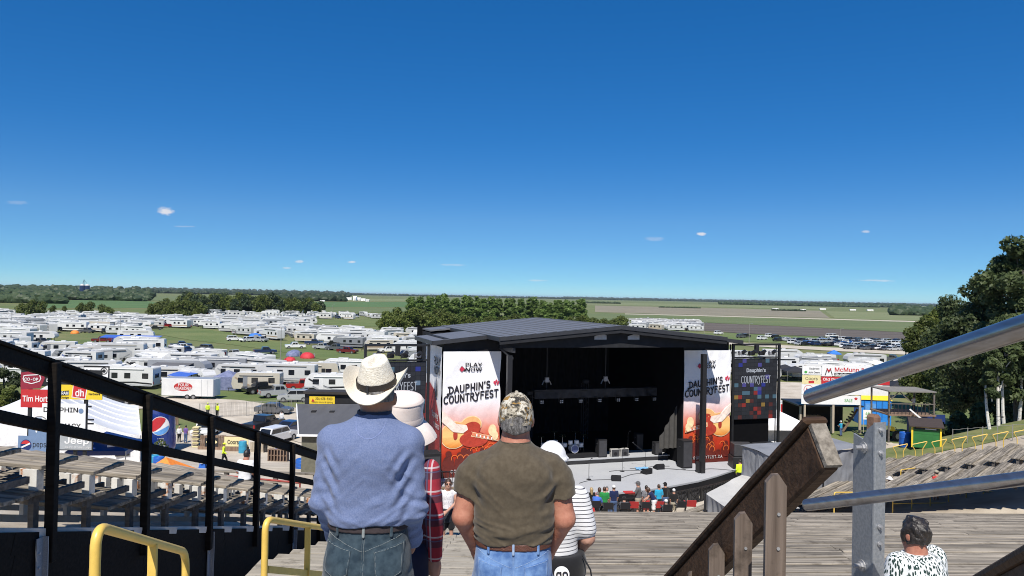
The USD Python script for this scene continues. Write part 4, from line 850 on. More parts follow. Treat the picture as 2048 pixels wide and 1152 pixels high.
MB().tube(bend([A - [0, 0, 1.2], A, B, B - [0, 0, 1.0]], .1, 8), .024, 14).build('tube', yellow_rail, t, smooth=True)
D = (B - A); MB().box(A + D * .47 - [0, 0, .22], (.045, .02, .40)).build('flat_post', yellow_rail, t)
MB().bar(A + D * .03 - [0, 0, .36], A + D * .98 - [0, 0, .42], .02, .05).build('lower_bar', yellow_rail, t)
def rail_panel(pts, h, label, mid=.5, rt=.028, n=None):
    """straight yellow rail: two end posts, top and middle tubes, inner posts"""
    a, b = np.asarray(pts[0], float), np.asarray(pts[1], float); n = n or max(2, round(np.linalg.norm(b - a) / 1.7))
    t = thing('yellow_rail_panel', label, 'rail', (0, 0, 0), 0, 'yellow aisle rails at right')
    MB().tube(bend([a, a + [0, 0, h], b + [0, 0, h], b], .1), rt, 6).build('top_tube', yellow_rail, t, smooth=60)
    MB().tube([a + [0, 0, h * mid], b + [0, 0, h * mid]], rt * .8, 6).build('middle_tube', yellow_rail, t)
    for k in range(1, n): q = a + (b - a) * k / n; MB().tube([q, q + [0, 0, h]], rt, 6).build('post', yellow_rail, t)
fl = lambda px, py, d: P(px, py, d)
rail_panel((P(1668, 1029, 32.5), P(1708, 1028, 33)), .95, 'short yellow rail left of the steel post', n=1)
rail_panel((P(1785, 1029, 33.0), P(1932, 1026, 34.5)), .95, 'long yellow rail behind the dark haired woman, before the sand', n=4)
rail_panel((P(1966, 1025, 34.8), P(2078, 1022, 36)), .95, 'yellow rail at the right edge before the sand', n=3)
rail_panel((P(1801, 975, 38.5), P(1913, 958, 41.5)), .9, 'upper yellow rail rising across the far bench rows', n=2)
rail_panel((P(1936, 953, 41), P(2075, 930, 44)), .9, 'upper yellow rail at the right edge across the far bench rows', n=3)
# far right section: straight rows running up to the yellow hoops
fe = np.array([math.cos(math.radians(47)), math.sin(math.radians(47)), 0]); fn_ = np.array([-fe[1], fe[0], 0])
cnt = ['lowest', 'second', 'third', 'fourth', 'fifth', 'sixth', 'seventh', 'eighth', 'ninth', 'tenth', 'eleventh', 'twelfth', 'thirteenth', 'fourteenth', 'fifteenth', 'sixteenth', 'seventeenth', 'topmost']
for i, k in enumerate(range(-5, 10)):
    E_ = np.array([22.7 + .9 * k, 44.0 - .43 * k, -9.03 + .24 * k])
    t = thing('far_bench', cnt[i] + ' plank bench row of the far right section, counted from the stage', 'bench', (0, 0, 0), 0, 'bench rows at the far right')
    for s0, s1 in ((.0, 3.2), (3.2, 6.4), (7.9, 11.0), (11.0, 14.0)):
        for j in range(3): plank(t, 'seat_plank', E_ - fe * s1 + fn_ * (.05 + j * .15), E_ - fe * s0 + fn_ * (.05 + j * .15), .135, .05, wood_grey, ch=0)
        for j in range(3): plank(t, 'foot_plank', E_ - fe * s1 + fn_ * (.55 + j * .16) - [0, 0, .3], E_ - fe * s0 + fn_ * (.55 + j * .16) - [0, 0, .3], .155, .04, wood_grey, ch=0)  # extra boards added so that no sun passes between the rows
        for s in np.arange(s0 + .1, s1, 1.0): MB().box(E_ - fe * s + fn_ * .06 - [0, 0, .24], (.08, .12, .38), rz=rz_of(fe)).build('support_post', wood_under, t)
for k in range(7):
    b = np.array([22.7 + .9 * k, 44.0 - .43 * k, -9.30 + .24 * k]) + fe * .55
    t = thing('yellow_hoop', ('leftmost', 'second', 'third', 'fourth', 'fifth', 'sixth', 'rightmost')[k] + ' of the yellow hoop handles along the top of the far bench rows', 'handrail', b, 0, 'yellow hoop handles')
    MB().tube(bend([(-.2, 0, -.3), (-.2, 0, .5), (-.42, 0, .85), (.45, -.1, 1.08), (.22, 0, .6), (.22, 0, -.3)], .1), .026, 6).build('tube', yellow_rail, t, smooth=60)

# ------------------------------------------------------------------ right foreground: pipes, post, wooden stair rails
def pipe(name, a, b, r, label):
    t = thing(name, label, 'pipe rail'); a, b = np.asarray(a), np.asarray(b); d = (b - a) / np.linalg.norm(b - a)
    MB().tube([a - d * .012, a - d * .008, a, b], [r * .55, r * .86, r, r], 40).build('tube', galv_pipe, t, smooth=50)
    MB().tube([a - d * .013, a - d * .0125], r * .55, 24).build('end_cap', galv_pipe, t)
pipe('steel_pipe_rail', P(1622, 793, 2.12), P(2048, 654, 1.36) + (P(2048, 654, 1.36) - P(1622, 793, 2.12)) * .5, .0225, 'upper galvanized steel pipe rail crossing the tall dark trees')
pipe('steel_pipe_rail', P(1614, 1010, 2.85), P(2048, 957, 2.28) + (P(2048, 957, 2.28) - P(1614, 1010, 2.85)) * .4, .0225, 'lower galvanized steel pipe rail passing before the steel post')
E0 = P(1750, 846, 2.85)
n1, n2 = np.array([-.985, -.17, 0]), np.array([.42, -.9, 0]); n1 /= np.linalg.norm(n1); n2 /= np.linalg.norm(n2)
w1, w2 = np.array([-.17, .985, 0]) * .130, np.array([.9, .42, 0]) * .062      # the two legs run back from the near edge
t = thing('steel_post', 'upright galvanized steel angle post with bolts, behind the lower pipe', 'post')
th = .007; Hh = 1.5
def leg(w, nn, notch):
    L = np.linalg.norm(w); pl = Polygon([(0, -Hh), (L, -Hh), (L, 0.0 if not notch else -.062), (L * .55, 0 if not notch else -.075), (L * .35, 0 if not notch else -.03), (0, 0)]) if notch else sbox(0, -Hh, L, 0)
    m = frame(E0, w, (0, 0, 1)); z = m[:3, 2]
    if z @ nn < 0: m[:3, 3] = E0
    else: m[:3, 3] = E0 - z * th
    return MB().prism(pl, th, m)
leg(w1, n1, True).build('web', galv, t); leg(w2, n2, False).build('flange', galv, t)
def bolt(at_, nn, r=.010, l=.022, par=t):
    MB().tube([at_ + nn * .001, at_ + nn * .006], r * 1.7, 14).tube([at_ + nn * .006, at_ + nn * .014], r * 1.15, 6).tube([at_ + nn * .014, at_ + nn * l], r * .65, 10).build('bolt', bolt_m, par)
wd1, wd2 = w1 / np.linalg.norm(w1), w2 / np.linalg.norm(w2)
bolt(E0 + wd1 * .062 - [0, 0, .105], n1, .013, .038); bolt(E0 + wd1 * .062 - [0, 0, .56], n1, .013, .038)
for z in (.028, .115, .395, .46, .62): bolt(E0 + wd2 * .030 - [0, 0, z], n2, .006, .0145)
MB().box(E0 + wd2 * .034 + wd1 * .045 + [0, 0, -.10], (.036, .05, .25), rz=math.atan2(.42, .9), ch=.01).build('wood_core', M('rusty_brown_post_wood', (.13, .07, .045), rough=.85, vs=8, second=(.24, .14, .09), bump=.4), t)
# stair rail with pickets
A, B = P(1648, 893, 3.12), P(1335, 1212, 4.75)
d = (B - A) / np.linalg.norm(B - A)
t = thing('stair_railing', 'brown wooden stair railing with cut end and upright pickets, at right of the olive shirt', 'railing')
side = np.cross(d, [0, 0, 1]); side /= np.linalg.norm(side); upv = np.cross(side, d)
def beam(parent, name, a, b, w, h, m, ch=.012): return MB().bar(a, b, w, h, ch=ch).build(name, m, parent)
beam(t, 'beam', A, B, .075, .20, wood_brown); beam(t, 'top_rail', A - d * .02 + upv * .118, B + upv * .118, .115, .036, wood_brown)
MB().bar(A - d * .0225, A - d * .0005, .07, .19, up=upv).build('cut_end', wood_end, t)
for k in range(9):
    q = A + d * (.15 + .21 * k) + upv * .1375 + side * .01 * (-1) ** k; MB().tube([q, q + upv * .006], .012, 8).build('bolt', bolt_m, t)
for k, (px, py, dd, w) in enumerate(((1556, 950, 3.08, .082), (1490, 1027, 3.48, .078), (1436, 1090, 3.88, .078), (1392, 1140, 4.3, .078))):
    q = P(px, py, dd) ; h = 1.2; dp = .038
    pl = Polygon([(-w / 2, -h), (w / 2, -h), (w / 2, -.045), (w * .12, 0), (-w * .2, -.004), (-w / 2, -.035)])
    m = frame(q + [0, dp, 0], (math.cos(-.12), math.sin(-.12), 0), (0, 0, 1))
    pk_ = MB().prism(pl, dp, m).build('picket', wood_picket, t)
    for z in (.16, .30): MB().tube([q + [.005, -.001, -z], q + [.005, -.006, -z]], .007, 8).build('screw', bolt_m, pk_)
A2, B2 = P(1968, 1158, 2.55) - [0, 0, .10], P(2130, 1068, 1.85) - [0, 0, .10]
t = thing('stair_railing', 'brown wooden rail end at the lower right corner', 'railing')
beam(t, 'beam', A2 - [0, 0, .03], B2 - [0, 0, .03], .08, .17, wood_brown); beam(t, 'top_rail', A2 + [0, 0, .075], B2 + [0, 0, .075], .12, .036, wood_brown)
# wooden guard by the landing where the smiling woman leans, and the timber wall behind
P0 = P(882, 1093, 18.2)
t = thing('wooden_guard', 'low wooden guard rail where the smiling woman rests her hands', 'guard rail')
MB().box(P0 + [0, 0, .52], (.10, .10, 1.05)).build('post', wood_picket, t)
for z in (.45, .98): MB().bar(P0 + [.05, 0, z], P0 + [-2.2, .3, z], .045, .09).build('rail', M('tan_guard_wood' + str(int(z * 100)), (.24, .18, .11), rough=.8, vs=1, st=(1, 20, 20), second=(.36, .29, .2)), t)
MB().box(P0 + [-2.2, .3, .5], (.09, .09, 1.0)).build('post', wood_picket, t)
tw = M('brown_timber_wall', (.15, .10, .06), rough=.9, vs=1, st=(1, 14, 14), second=(.30, .22, .14), bump=.4, rnd=.25)
t = thing('timber_wall', 'low wall of stacked brown timbers behind the smiling woman', 'wall')
for j in range(6):
    a = P(842, 1003 - 5.4 * j, 27.0); b = P(918, 1004 - 5.4 * j, 27.6)
    for s0, s1 in ((0, .42), (.42, 1)): MB().bar(a + (b - a) * (s0 + .004), a + (b - a) * (s1 - .004), .16, .093, ch=.01).build('timber', tw, t)
t = thing('bar_fence', 'black upright bar fence above the timber wall', 'fence')
a, b = P(850, 968, 30), P(925, 968, 31)
for z in (.05, .5): MB().bar(a + [0, 0, z], b + [0, 0, z], .03, .03).build('rail', black_metal, t)
for s in np.linspace(0, 1, 12): MB().box(a + (b - a) * s + [0, 0, .25], (.022, .022, .56)).build('bar', black_metal, t)
# ------------------------------------------------------------------ campers, pickups and cars
rv_white = M('camper_white_skin', (.55, .55, .545), rough=.4, vs=.5, var=.06, rnd=.16)
rv_cream = M('camper_cream_skin', (.46, .42, .35), rough=.4, vs=.5, var=.05, rnd=.05)
rv_grey = M('camper_grey_skin', (.22, .23, .25), rough=.35, vs=.5, var=.06, rnd=.15)
rv_roof = M('camper_roof_membrane', (.50, .50, .49), rough=.7, vs=2, var=.1, rnd=.2)
glass_d = M('dark_window_glass', (.012, .014, .018), rough=.08, spec=.7)
tyre_m = M('black_rubber', (.016, .016, .017), rough=.9); rim_m = M('grey_wheel_rim', (.35, .35, .36), rough=.4, metal=.6)
gr_black = M('black_graphic', (.02, .02, .022), rough=.35); gr_grey = M('grey_graphic', (.30, .31, .33), rough=.35); gr_blue = M('blue_graphic', (.03, .07, .26), rough=.35); gr_tan = M('tan_graphic', (.33, .25, .17), rough=.35); gr_red = M('red_graphic', (.38, .03, .03), rough=.35)
awn_white = M('white_awning_cloth', (.70, .70, .70), rough=.8, rnd=.1); awn_blue = M('blue_awning_cloth', (.03, .10, .42), rough=.8); awn_grey = M('dark_awning_cloth', (.10, .10, .11), rough=.8); awn_green = M('green_awning_cloth', (.03, .14, .08), rough=.8)
lamp_red = M('red_tail_lamp', (.35, .01, .01), rough=.3); lamp_clear = M('clear_head_lamp', (.6, .62, .65), rough=.15)
XZ = lambda y: frame((0, y, 0), (1, 0, 0), (0, 0, 1))            # local xy -> x, z ; extrudes towards -y
def rnd_poly(pts, r): return Polygon(pts).buffer(-r, join_style=1, quad_segs=3).buffer(r, join_style=1, quad_segs=3)
def side(parent, name, poly, m, w, t=.02):
    for s in (-1, 1):
        y = -w / 2 if s < 0 else w / 2 + t
        MB().prism(poly, t, XZ(y)).build(name, m, parent)
def wheels(parent, xs, w, r, tw=.24, rim=True):
    for x in xs:
        for s in (-1, 1):
            y = s * (w / 2 - tw / 2 + .01); b = MB().tube([(x, y - tw / 2, r), (x, y + tw / 2, r)], r, 14).build('wheel', tyre_m, parent)
            if rim: MB().tube([(x, y + s * (tw / 2 - .01), r), (x, y + s * (tw / 2 + .012), r)], r * .58, 10).build('rim', rim_m, b)
def roof_kit(parent, L, h, w, seed, simple=False):
    r = np.random.default_rng(seed)
    for k in range(1 if simple else 2): MB().box((r.uniform(-.3, .3) * L, r.uniform(-.2, .2), h + .14), (.95, .75, .28), ch=.06).build('roof_air_unit', rv_white, parent)
    if not simple:
        for k in range(2): MB().box((r.uniform(-.4, .4) * L, r.uniform(-.6, .6), h + .06), (.42, .42, .12)).build('roof_vent', rv_grey if k else rv_white, parent)
def camper(name, kind, L, skin, gr, gr2, awn=None, seed=0, simple=False, blockf=False):
    k = klass('source_' + name); w, h = 2.45, (3.05 if kind == 'trailer' else 3.55); b = .55; r = np.random.default_rng(seed)
    if kind == 'trailer': prof = rnd_poly([(-L / 2, b), (L / 2 - .25, b), (L / 2 + .02, b + .75), (L / 2 - .12, h - .75), (L / 2 - .75, h), (-L / 2 + .05, h), (-L / 2, h - .3)], .22 if not blockf else .1)
    else: prof = rnd_poly([(-L / 2, b), (L / 2 - 2.55, b), (L / 2 - 2.3, 1.65), (L / 2 - .35, 1.65), (L / 2 + .02, 2.2), (L / 2 - .25, h - .6), (L / 2 - 1.2, h), (-L / 2 + .05, h - .12), (-L / 2, h - .5)], .2)
    MB().prism(prof, w, XZ(w / 2)).build('body', skin, k, smooth=35)
    MB().prism(prof.intersection(sbox(-9, h - .16, 9, 9)).buffer(.012), w - .1, XZ(w / 2 - .05)).build('roof', rv_roof, k)
    z0, z1 = (1.55, 2.25) if kind == 'trailer' else (1.75, 2.5)
    wins = [sbox(x - .45, z0, x + .45, z1) for x in ((-.33 * L, .02 * L, .30 * L) if kind == 'trailer' else (-.38 * L, -.1 * L, .10 * L))]
    if simple:
        [side(k, 'window', q, glass_d, w) for q in wins]; side(k, 'stripe', prof.intersection(sbox(-9, 1.0, 9, 1.32)), gr, w, .012)
    else:
        for q in wins:
            for s in (-1, 1):
                f = MB().prism(q.buffer(.05), .02, XZ(-w / 2 if s < 0 else w / 2 + .02)).build('window', gr_black, k)
                MB().prism(q, .028, XZ(-w / 2 if s < 0 else w / 2 + .028)).build('pane', glass_d, f)
        sw = stroke([(-L * .48, b + .35), (-L * .2, b + .55), (L * .1, b + .45), (L * .3, 1.7), (L * .42, 2.3)], .24).intersection(prof.buffer(-.05)); side(k, 'graphic', sw, gr, w, .012)
        s2 = stroke([(-L * .48, b + .12), (L * .0, b + .18), (L * .33, 1.6)], .14).intersection(prof.buffer(-.05)); side(k, 'graphic', s2, gr2, w, .016)
        dr = sbox(.17 * L, b + .12, .17 * L + .68, b + 2.05) if kind == 'trailer' else sbox(.2 * L - .5, b + .15, .2 * L + .15, b + 2.1)
        side(k, 'door', dr, rv_grey if r.random() < .3 else rv_white, w, .03)
        MB().box((-L * .12, -w / 2 - .16, (b + h) / 2 + .1), (L * .36, .36, 1.9), ch=.05).build('slide_out', skin, k); MB().box((-L * .12, -w / 2 - .345, 2.05), (1.3, .02, .7)).build('slide_window', glass_d, k)
        MB().box((-L / 2 - .012, 0, 2.1), (.02, 1.1, .65)).build('rear_window', glass_d, k)
        for s in (-1, 1): MB().box((-L / 2 - .015, s * 1.05, 1.05), (.03, .12, .4)).build('tail_lamp', lamp_red, k)
    roof_kit(k, L, h - .05, w, seed, simple)
    if kind == 'trailer': MB().bar((L / 2 - .3, -.5, .5), (L / 2 + .95, 0, .5), .08, .1).bar((L / 2 - .3, .5, .5), (L / 2 + .95, 0, .5), .08, .1).bar((L / 2 + .8, 0, 0), (L / 2 + .8, 0, .55), .07, .07).build('hitch', gr_black, k)
    else: MB().bar((L / 2 - 1.1, -.8, 0), (L / 2 - 1.1, -.8, 1.7), .1, .1).bar((L / 2 - 1.1, .8, 0), (L / 2 - 1.1, .8, 1.7), .1, .1).build('landing_leg', gr_black, k)
    MB().box((-L * .05, 0, .45), (L * .8, 1.9, .25)).build('chassis', gr_black, k)
    wheels(k, (-L * .12 - .42, -L * .12 + .42), w - .05, .36, rim=not simple)
    for s in (-1, 1):
        if awn is not None and s < 0 and not simple:
            X = np.linspace(-L * .32, L * .30, 8); MB().grid([[(x, -w / 2 - .02, h - .42) for x in X], [(x, -w / 2 - 1.3, h - .62) for x in X], [(x, -w / 2 - 2.5, h - .95) for x in X]]).build('awning', awn, k)
            for x in (-L * .32, L * .30): MB().bar((x, -w / 2 - .04, 1.2), (x, -w / 2 - 2.48, h - .97), .04, .05).build('awning_arm', gr_grey, k)
        else: MB().tube([(-L * .36, s * (w / 2 + .07), h - .38), (L * .34, s * (w / 2 + .07), h - .38)], .08, 6).build('awning_roll', gr_black if awn is None else awn_white, k)
    return k
def motorhome(name, L, skin, gr, gr2, seed, classc=False):
    k = klass('source_' + name); w, h, b = 2.5, 3.45, .5
    if classc: prof = rnd_poly([(-L / 2, b), (L / 2 - 1.9, b), (L / 2 - 1.9, 2.15), (L / 2 - .7, 2.2), (L / 2 - .5, 2.6), (L / 2 - .9, h - .4), (-L / 2, h - .3)], .15)
    else: prof = rnd_poly([(-L / 2, b), (L / 2 - .05, b), (L / 2, 1.4), (L / 2 - .35, h - .25), (L / 2 - .7, h), (-L / 2, h)], .14)
    MB().prism(prof, w, XZ(w / 2)).build('body', skin, k, smooth=35)
    MB().prism(prof.intersection(sbox(-9, (h - .42 if classc else h - .13), 9, 9)).buffer(.012), w - .1, XZ(w / 2 - .05)).build('roof', rv_roof, k)
    if classc:
        MB().prism(rnd_poly([(L / 2 - 1.95, .5), (L / 2 + .1, .5), (L / 2 + .1, 1.1), (L / 2 - .5, 1.3), (L / 2 - 1.0, 2.1), (L / 2 - 1.95, 2.1)], .08), 2.0, XZ(1.0)).build('cab', skin, k)
        MB().add([(L / 2 - .52, -.85, 1.36), (L / 2 - .52, .85, 1.36), (L / 2 - .96, .8, 2.02), (L / 2 - .96, -.8, 2.02)], [[0, 1, 2, 3]]).build('windscreen', glass_d, k)
    else: MB().add([(L / 2 + .01, -1.12, 1.5), (L / 2 + .01, 1.12, 1.5), (L / 2 - .31, 1.08, 3.0), (L / 2 - .31, -1.08, 3.0)], [[0, 1, 2, 3]]).build('windscreen', M('teal_tinted_windscreen', (.05, .14, .13), rough=.1), k)
    for x in (-.36 * L, -.12 * L, .1 * L, .32 * L): side(k, 'window', sbox(x - .5, 1.75, x + .5, 2.45).intersection(prof), glass_d, w)
    side(k, 'graphic', stroke([(-L * .48, 1.0), (L * .1, 1.1), (L * .45, 1.5)], .22).intersection(prof), gr, w, .012); side(k, 'graphic', stroke([(-L * .48, .8), (L * .45, 1.0)], .1).intersection(prof), gr2, w, .016)
    side(k, 'door', sbox(.2 * L, .6, .2 * L + .65, 2.5), gr2, w, .03)
    roof_kit(k, L, h - (.3 if classc else .02), w, seed); wheels(k, (-L * .28, L * .34), w, .46)
    MB().tube([(-L * .36, -w / 2 - .08, h - .5), (L * .2, -w / 2 - .08, h - .5)], .09, 6).build('awning_roll', gr_black, k)
    return k
def pickup(name, paint, seed=0):
    k = klass('source_' + name); w = 1.95
    MB().prism(rnd_poly([(-2.75, .45), (2.7, .45), (2.78, .9), (2.6, 1.1), (1.3, 1.18), (-2.78, 1.15)], .07), w, XZ(w / 2)).build('body', paint, k, smooth=30)
    MB().box((-1.78, 0, 1.16), (1.8, 1.55, .03)).build('bed_floor', gr_black, k)
    MB().prism(rnd_poly([(-.85, 1.1), (1.35, 1.1), (.75, 1.82), (-.65, 1.85)], .08), w - .22, XZ(w / 2 - .11)).build('cab', paint, k, smooth=30)
    for a, b in ((-.62, .05), (.12, .85)): side(k, 'window', Polygon([(a, 1.2), (b, 1.2), (b - (.28 if a > 0 else 0), 1.7), (a, 1.7)]), glass_d, w - .22)
    MB().add([(1.34, -.8, 1.16), (1.34, .8, 1.16), (.83, .7, 1.77), (.83, -.7, 1.77)], [[0, 1, 2, 3]]).build('windscreen', glass_d, k)
    MB().add([(-.86, .75, 1.25), (-.86, -.75, 1.25), (-.70, -.7, 1.75), (-.70, .7, 1.75)], [[0, 1, 2, 3]]).build('rear_window', glass_d, k)
    wheels(k, (-1.65, 1.75), w, .40)
    for s in (-1, 1): MB().box((-2.79, s * .82, .95), (.03, .16, .36)).build('tail_lamp', lamp_red, k); MB().box((2.72, s * .75, .88), (.06, .32, .18)).build('head_lamp', lamp_clear, k); MB().box((1.0, s * 1.08, 1.3), (.12, .2, .16)).build('wing_mirror', gr_black, k)
    MB().box((2.74, 0, .85), (.04, 1.1, .26)).build('grille', gr_black, k); MB().box((-2.8, 0, .58), (.14, 1.9, .16)).build('rear_bumper', rim_m, k); MB().box((-2.82, 0, .8), (.02, .34, .17)).build('number_plate', rv_white, k)
    return k
def car(name, paint, suv=False, simple=False):
    k = klass('source_' + name); w = 1.82; h = 1.72 if suv else 1.45
    low = [(-2.3, .35), (2.3, .35), (2.36, .7), (2.2, .86), (1.1, .98), (-2.2, 1.02), (-2.36, .8)] if not suv else [(-2.25, .4), (2.25, .4), (2.32, .8), (2.15, 1.0), (1.1, 1.08), (-2.25, 1.1)]
    MB().prism(rnd_poly(low, .09), w, XZ(w / 2)).build('body', paint, k, smooth=30)
    cabp = [(-1.75, .98), (1.25, .94), (.35, h), (-.9, h)] if not suv else [(-2.2, 1.05), (1.2, 1.04), (.55, h), (-1.85, h)]
    MB().prism(rnd_poly(cabp, .08), w - .3, XZ(w / 2 - .15)).build('cabin', paint, k, smooth=30)
    gl = Polygon(cabp).buffer(-.11)
    side(k, 'window', gl.intersection(sbox(-9, 0, -.42, 9)), glass_d, w - .3); side(k, 'window', gl.intersection(sbox(-.34, 0, 9, 9)), glass_d, w - .3)
    a, b = cabp[1], cabp[2]; n = np.array([b[1] - a[1], 0, a[0] - b[0]]) ; n = n / np.linalg.norm(n) * .015
    f = lambda t, y: np.array([a[0] + (b[0] - a[0]) * t, y, a[1] + (b[1] - a[1]) * t]) + n
    MB().add([f(.1, -.68), f(.1, .68), f(.88, .6), f(.88, -.6)], [[0, 1, 2, 3]]).build('windscreen', glass_d, k)
    a, b = cabp[0], cabp[3]; n = np.array([-(b[1] - a[1]), 0, b[0] - a[0]]); n = n / np.linalg.norm(n) * .015
    MB().add([f(.2, .68), f(.2, -.68), f(.88, -.6), f(.88, .6)], [[0, 1, 2, 3]]).build('rear_window', glass_d, k)
    wheels(k, (-1.4, 1.42), w, .33 if not suv else .37, .22, rim=not simple)
    if not simple:
        for s in (-1, 1): MB().box((2.27, s * .66, .74), (.1, .36, .14)).build('head_lamp', lamp_clear, k); MB().box((-2.31, s * .68, .82), (.06, .3, .16)).build('tail_lamp', lamp_red, k); MB().box((.75, s * .98, 1.02), (.12, .16, .12)).build('wing_mirror', paint, k)
        MB().box((-2.36, 0, .62), (.02, .5, .13)).build('number_plate', rv_white, k); MB().box((2.35, 0, .55), (.03, 1.0, .2)).build('grille', gr_black, k)
    return k
CP = {n: glossy_paint('car_paint_' + n, c) for n, c in {'white': (.70, .70, .70), 'silver': (.34, .35, .36), 'grey': (.085, .09, .10), 'black': (.012, .012, .014), 'red': (.30, .018, .018), 'dark_red': (.12, .012, .014), 'navy': (.015, .03, .09), 'blue': (.03, .10, .32)}.items()}
KL = {}
def K(key, f):
    if key not in KL: KL[key] = f()
    return KL[key]
TR = [('white camping trailer with grey swoosh', 'trailer', 8.2, rv_white, gr_grey, gr_black, None), ('white camping trailer with black swoosh and white awning', 'trailer', 8.8, rv_white, gr_black, gr_grey, awn_white), ('white camping trailer with blue stripe', 'trailer', 7.2, rv_white, gr_blue, gr_grey, None),
      ('cream camping trailer with tan stripe', 'trailer', 7.4, rv_cream, gr_tan, gr_tan, None), ('white camping trailer with blue awning', 'trailer', 8.0, rv_white, gr_grey, gr_blue, awn_blue), ('white camping trailer with dark awning', 'trailer', 8.4, rv_white, gr_tan, gr_black, awn_grey),
      ('white fifth-wheel camper with grey graphics', 'fifth', 9.8, rv_white, gr_grey, gr_black, None), ('white fifth-wheel camper with black graphics and white awning', 'fifth', 10.4, rv_white, gr_black, gr_grey, awn_white), ('grey fifth-wheel camper with black graphics', 'fifth', 10.2, rv_grey, gr_black, gr_grey, awn_grey), ('white fifth-wheel camper with tan graphics', 'fifth', 9.4, rv_white, gr_tan, gr_grey, None)]
TRW = np.array([.18, .13, .10, .05, .05, .07, .17, .11, .05, .09])
def camper_src(i, simple): return K(('c', i, simple), lambda: camper(f'camper_{i}' + ('_far' if simple else ''), TR[i][1], TR[i][2], TR[i][3], TR[i][4], TR[i][5], TR[i][6], i, simple))
def pick_src(c): return K(('p', c), lambda: pickup('pickup_' + c, CP[c]))
def car_src(c, suv, simple=False): return K(('a', c, suv, simple), lambda: car('car_' + c + ('_suv' if suv else '') + ('_far' if simple else ''), CP[c], suv, simple))
lanes = [[(285, 667), (345, 655), (420, 657), (480, 672), (560, 683), (660, 694), (790, 716), (800, 740), (735, 735), (640, 722), (560, 707), (470, 694), (380, 684)], [(620, 636), (860, 636), (860, 658), (700, 655), (630, 651)]]
lanes = [Polygon([tuple(PZ(x, y, GZ)[:2]) for x, y in l]) for l in lanes]
groves = [Polygon([tuple(PZ(x, y, GZ)[:2]) for x, y in l]).buffer(3) for l in ([(295, 630), (410, 630), (410, 642), (295, 640)], [(760, 640), (1250, 640), (1250, 670), (760, 668)], [(30, 628), (95, 628), (95, 638), (30, 638)])]
stage_block = Polygon([tuple(S(u, v)[:2]) for u, v in ((-14, -8), (27, -8), (27, 22), (-14, 22))])
placed = []
def free(p, r=4.0): return all(math.hypot(p[0] - q[0], p[1] - q[1]) > r for q in placed)
def pxof(p):
    p = np.asarray(p, float); k = p @ CF; return 1024 + FPX * (p @ CR) / k, 576 - FPX * (p @ CU) / k
near_campers = []
def put_camper(p, yaw, i=None, label=None, group=None):
    d = p[1]; i = int(rng.choice(len(TR), p=TRW)) if i is None else i; simple = d > 190
    nm = 'fifth_wheel_camper' if TR[i][1] == 'fifth' else 'camping_trailer'
    o = dup(camper_src(i, simple), (p[0], p[1], zg(p[0], p[1])), yaw, label or TR[i][0], group, 'camper', scale=rng.uniform(.93, 1.07) if label is None else 1.0, name=nm)
    placed.append((p[0], p[1])); return o, i
# ---- the ones that can be told apart, nearest first
H = math.pi
def put(src, px, py, yaw, label, cat, name, group=None, sc=1.0):
    p = at(px, py); dup(src, p, yaw, label, group, cat, sc, name); placed.append((p[0], p[1])); return p
put(pick_src('black'), 522, 786, H * 1.08 + .5, 'black pickup truck parked on the grass beside the silver pickup', 'pickup truck', 'pickup_truck')
put(pick_src('silver'), 556, 794, .55, 'silver pickup truck parked on the grass, tailgate towards the viewer', 'pickup truck', 'pickup_truck')
put(pick_src('red'), 608, 780, .25, 'bright red pickup truck behind the silver pickup', 'pickup truck', 'pickup_truck')
put(car_src('silver', True), 588, 803, H + .2, 'silver estate car parked on the grass left of the yellow sign', 'car', 'parked_car')
put(car_src('silver', False), 622, 792, .3, 'pale silver car behind the yellow sign', 'car', 'parked_car')
put(car_src('grey', False), 548, 828, -.12, 'dark grey saloon car on the dirt road beside the wire fence', 'car', 'parked_car')
put(pick_src('black'), 527, 862, 1.25, 'black pickup truck seen from behind on the dirt road', 'pickup truck', 'pickup_truck')
put(car_src('white', True), 556, 884, 1.2, 'white estate car left of the grey roofed building', 'car', 'parked_car')
put(car_src('navy', False), 585, 866, 1.2, 'dark blue car between the white estate car and the grey roofed building', 'car', 'parked_car')
put(car_src('white', True), 412, 872, -1.5, 'white van with dark windscreen behind the board fence', 'van', 'parked_van')
put(pick_src('black'), 232, 808, .1, 'dark truck behind the white marquee roof', 'pickup truck', 'pickup_truck')
for px, py, yaw, i, lb in ((335, 770, H + .08, 0, 'white camping trailer behind the trailer with the red oval'), (440, 752, H, 8, 'grey fifth-wheel camper with black graphics beside the blue mesh tent'), (515, 783, H + .06, 3, 'cream old camping trailer behind the black pickup'),
        (250, 776, H - .06, 7, 'white fifth-wheel camper above the white marquee roof'), (575, 768, H, 6, 'white fifth-wheel camper behind the red pickup'), (668, 786, H + .1, 1, 'white camping trailer left of the cowboy hat'), (300, 748, H + .12, 1, 'white camping trailer behind the white pop-up tents'),
        (380, 742, H - .1, 6, 'white fifth-wheel camper left of the large grey camper'), (700, 756, H, 7, 'white fifth-wheel camper just behind the cowboy hat'), (180, 762, H + .1, 9, 'white fifth-wheel camper above the yellow sponsor banner'), (130, 748, H, 0, 'white camping trailer above the dark sponsor banner'), (60, 770, H, 1, 'white camping trailer right of the dark leafy tree')):
    p = at(px, py); put_camper(p, yaw, i, lb)
mh = K('mh', lambda: motorhome('motorhome', 10.2, rv_cream, gr_tan, gr_black, 3)); mhc = K('mhc', lambda: motorhome('small_motorhome', 7.6, rv_white, gr_blue, gr_grey, 4, True)); mhg = K('mhg', lambda: motorhome('grey_motorhome', 9.8, rv_white, gr_black, gr_grey, 5))
put(mh, 620, 764, .15, 'tan motorhome behind the red pickup', 'motorhome', 'motorhome')
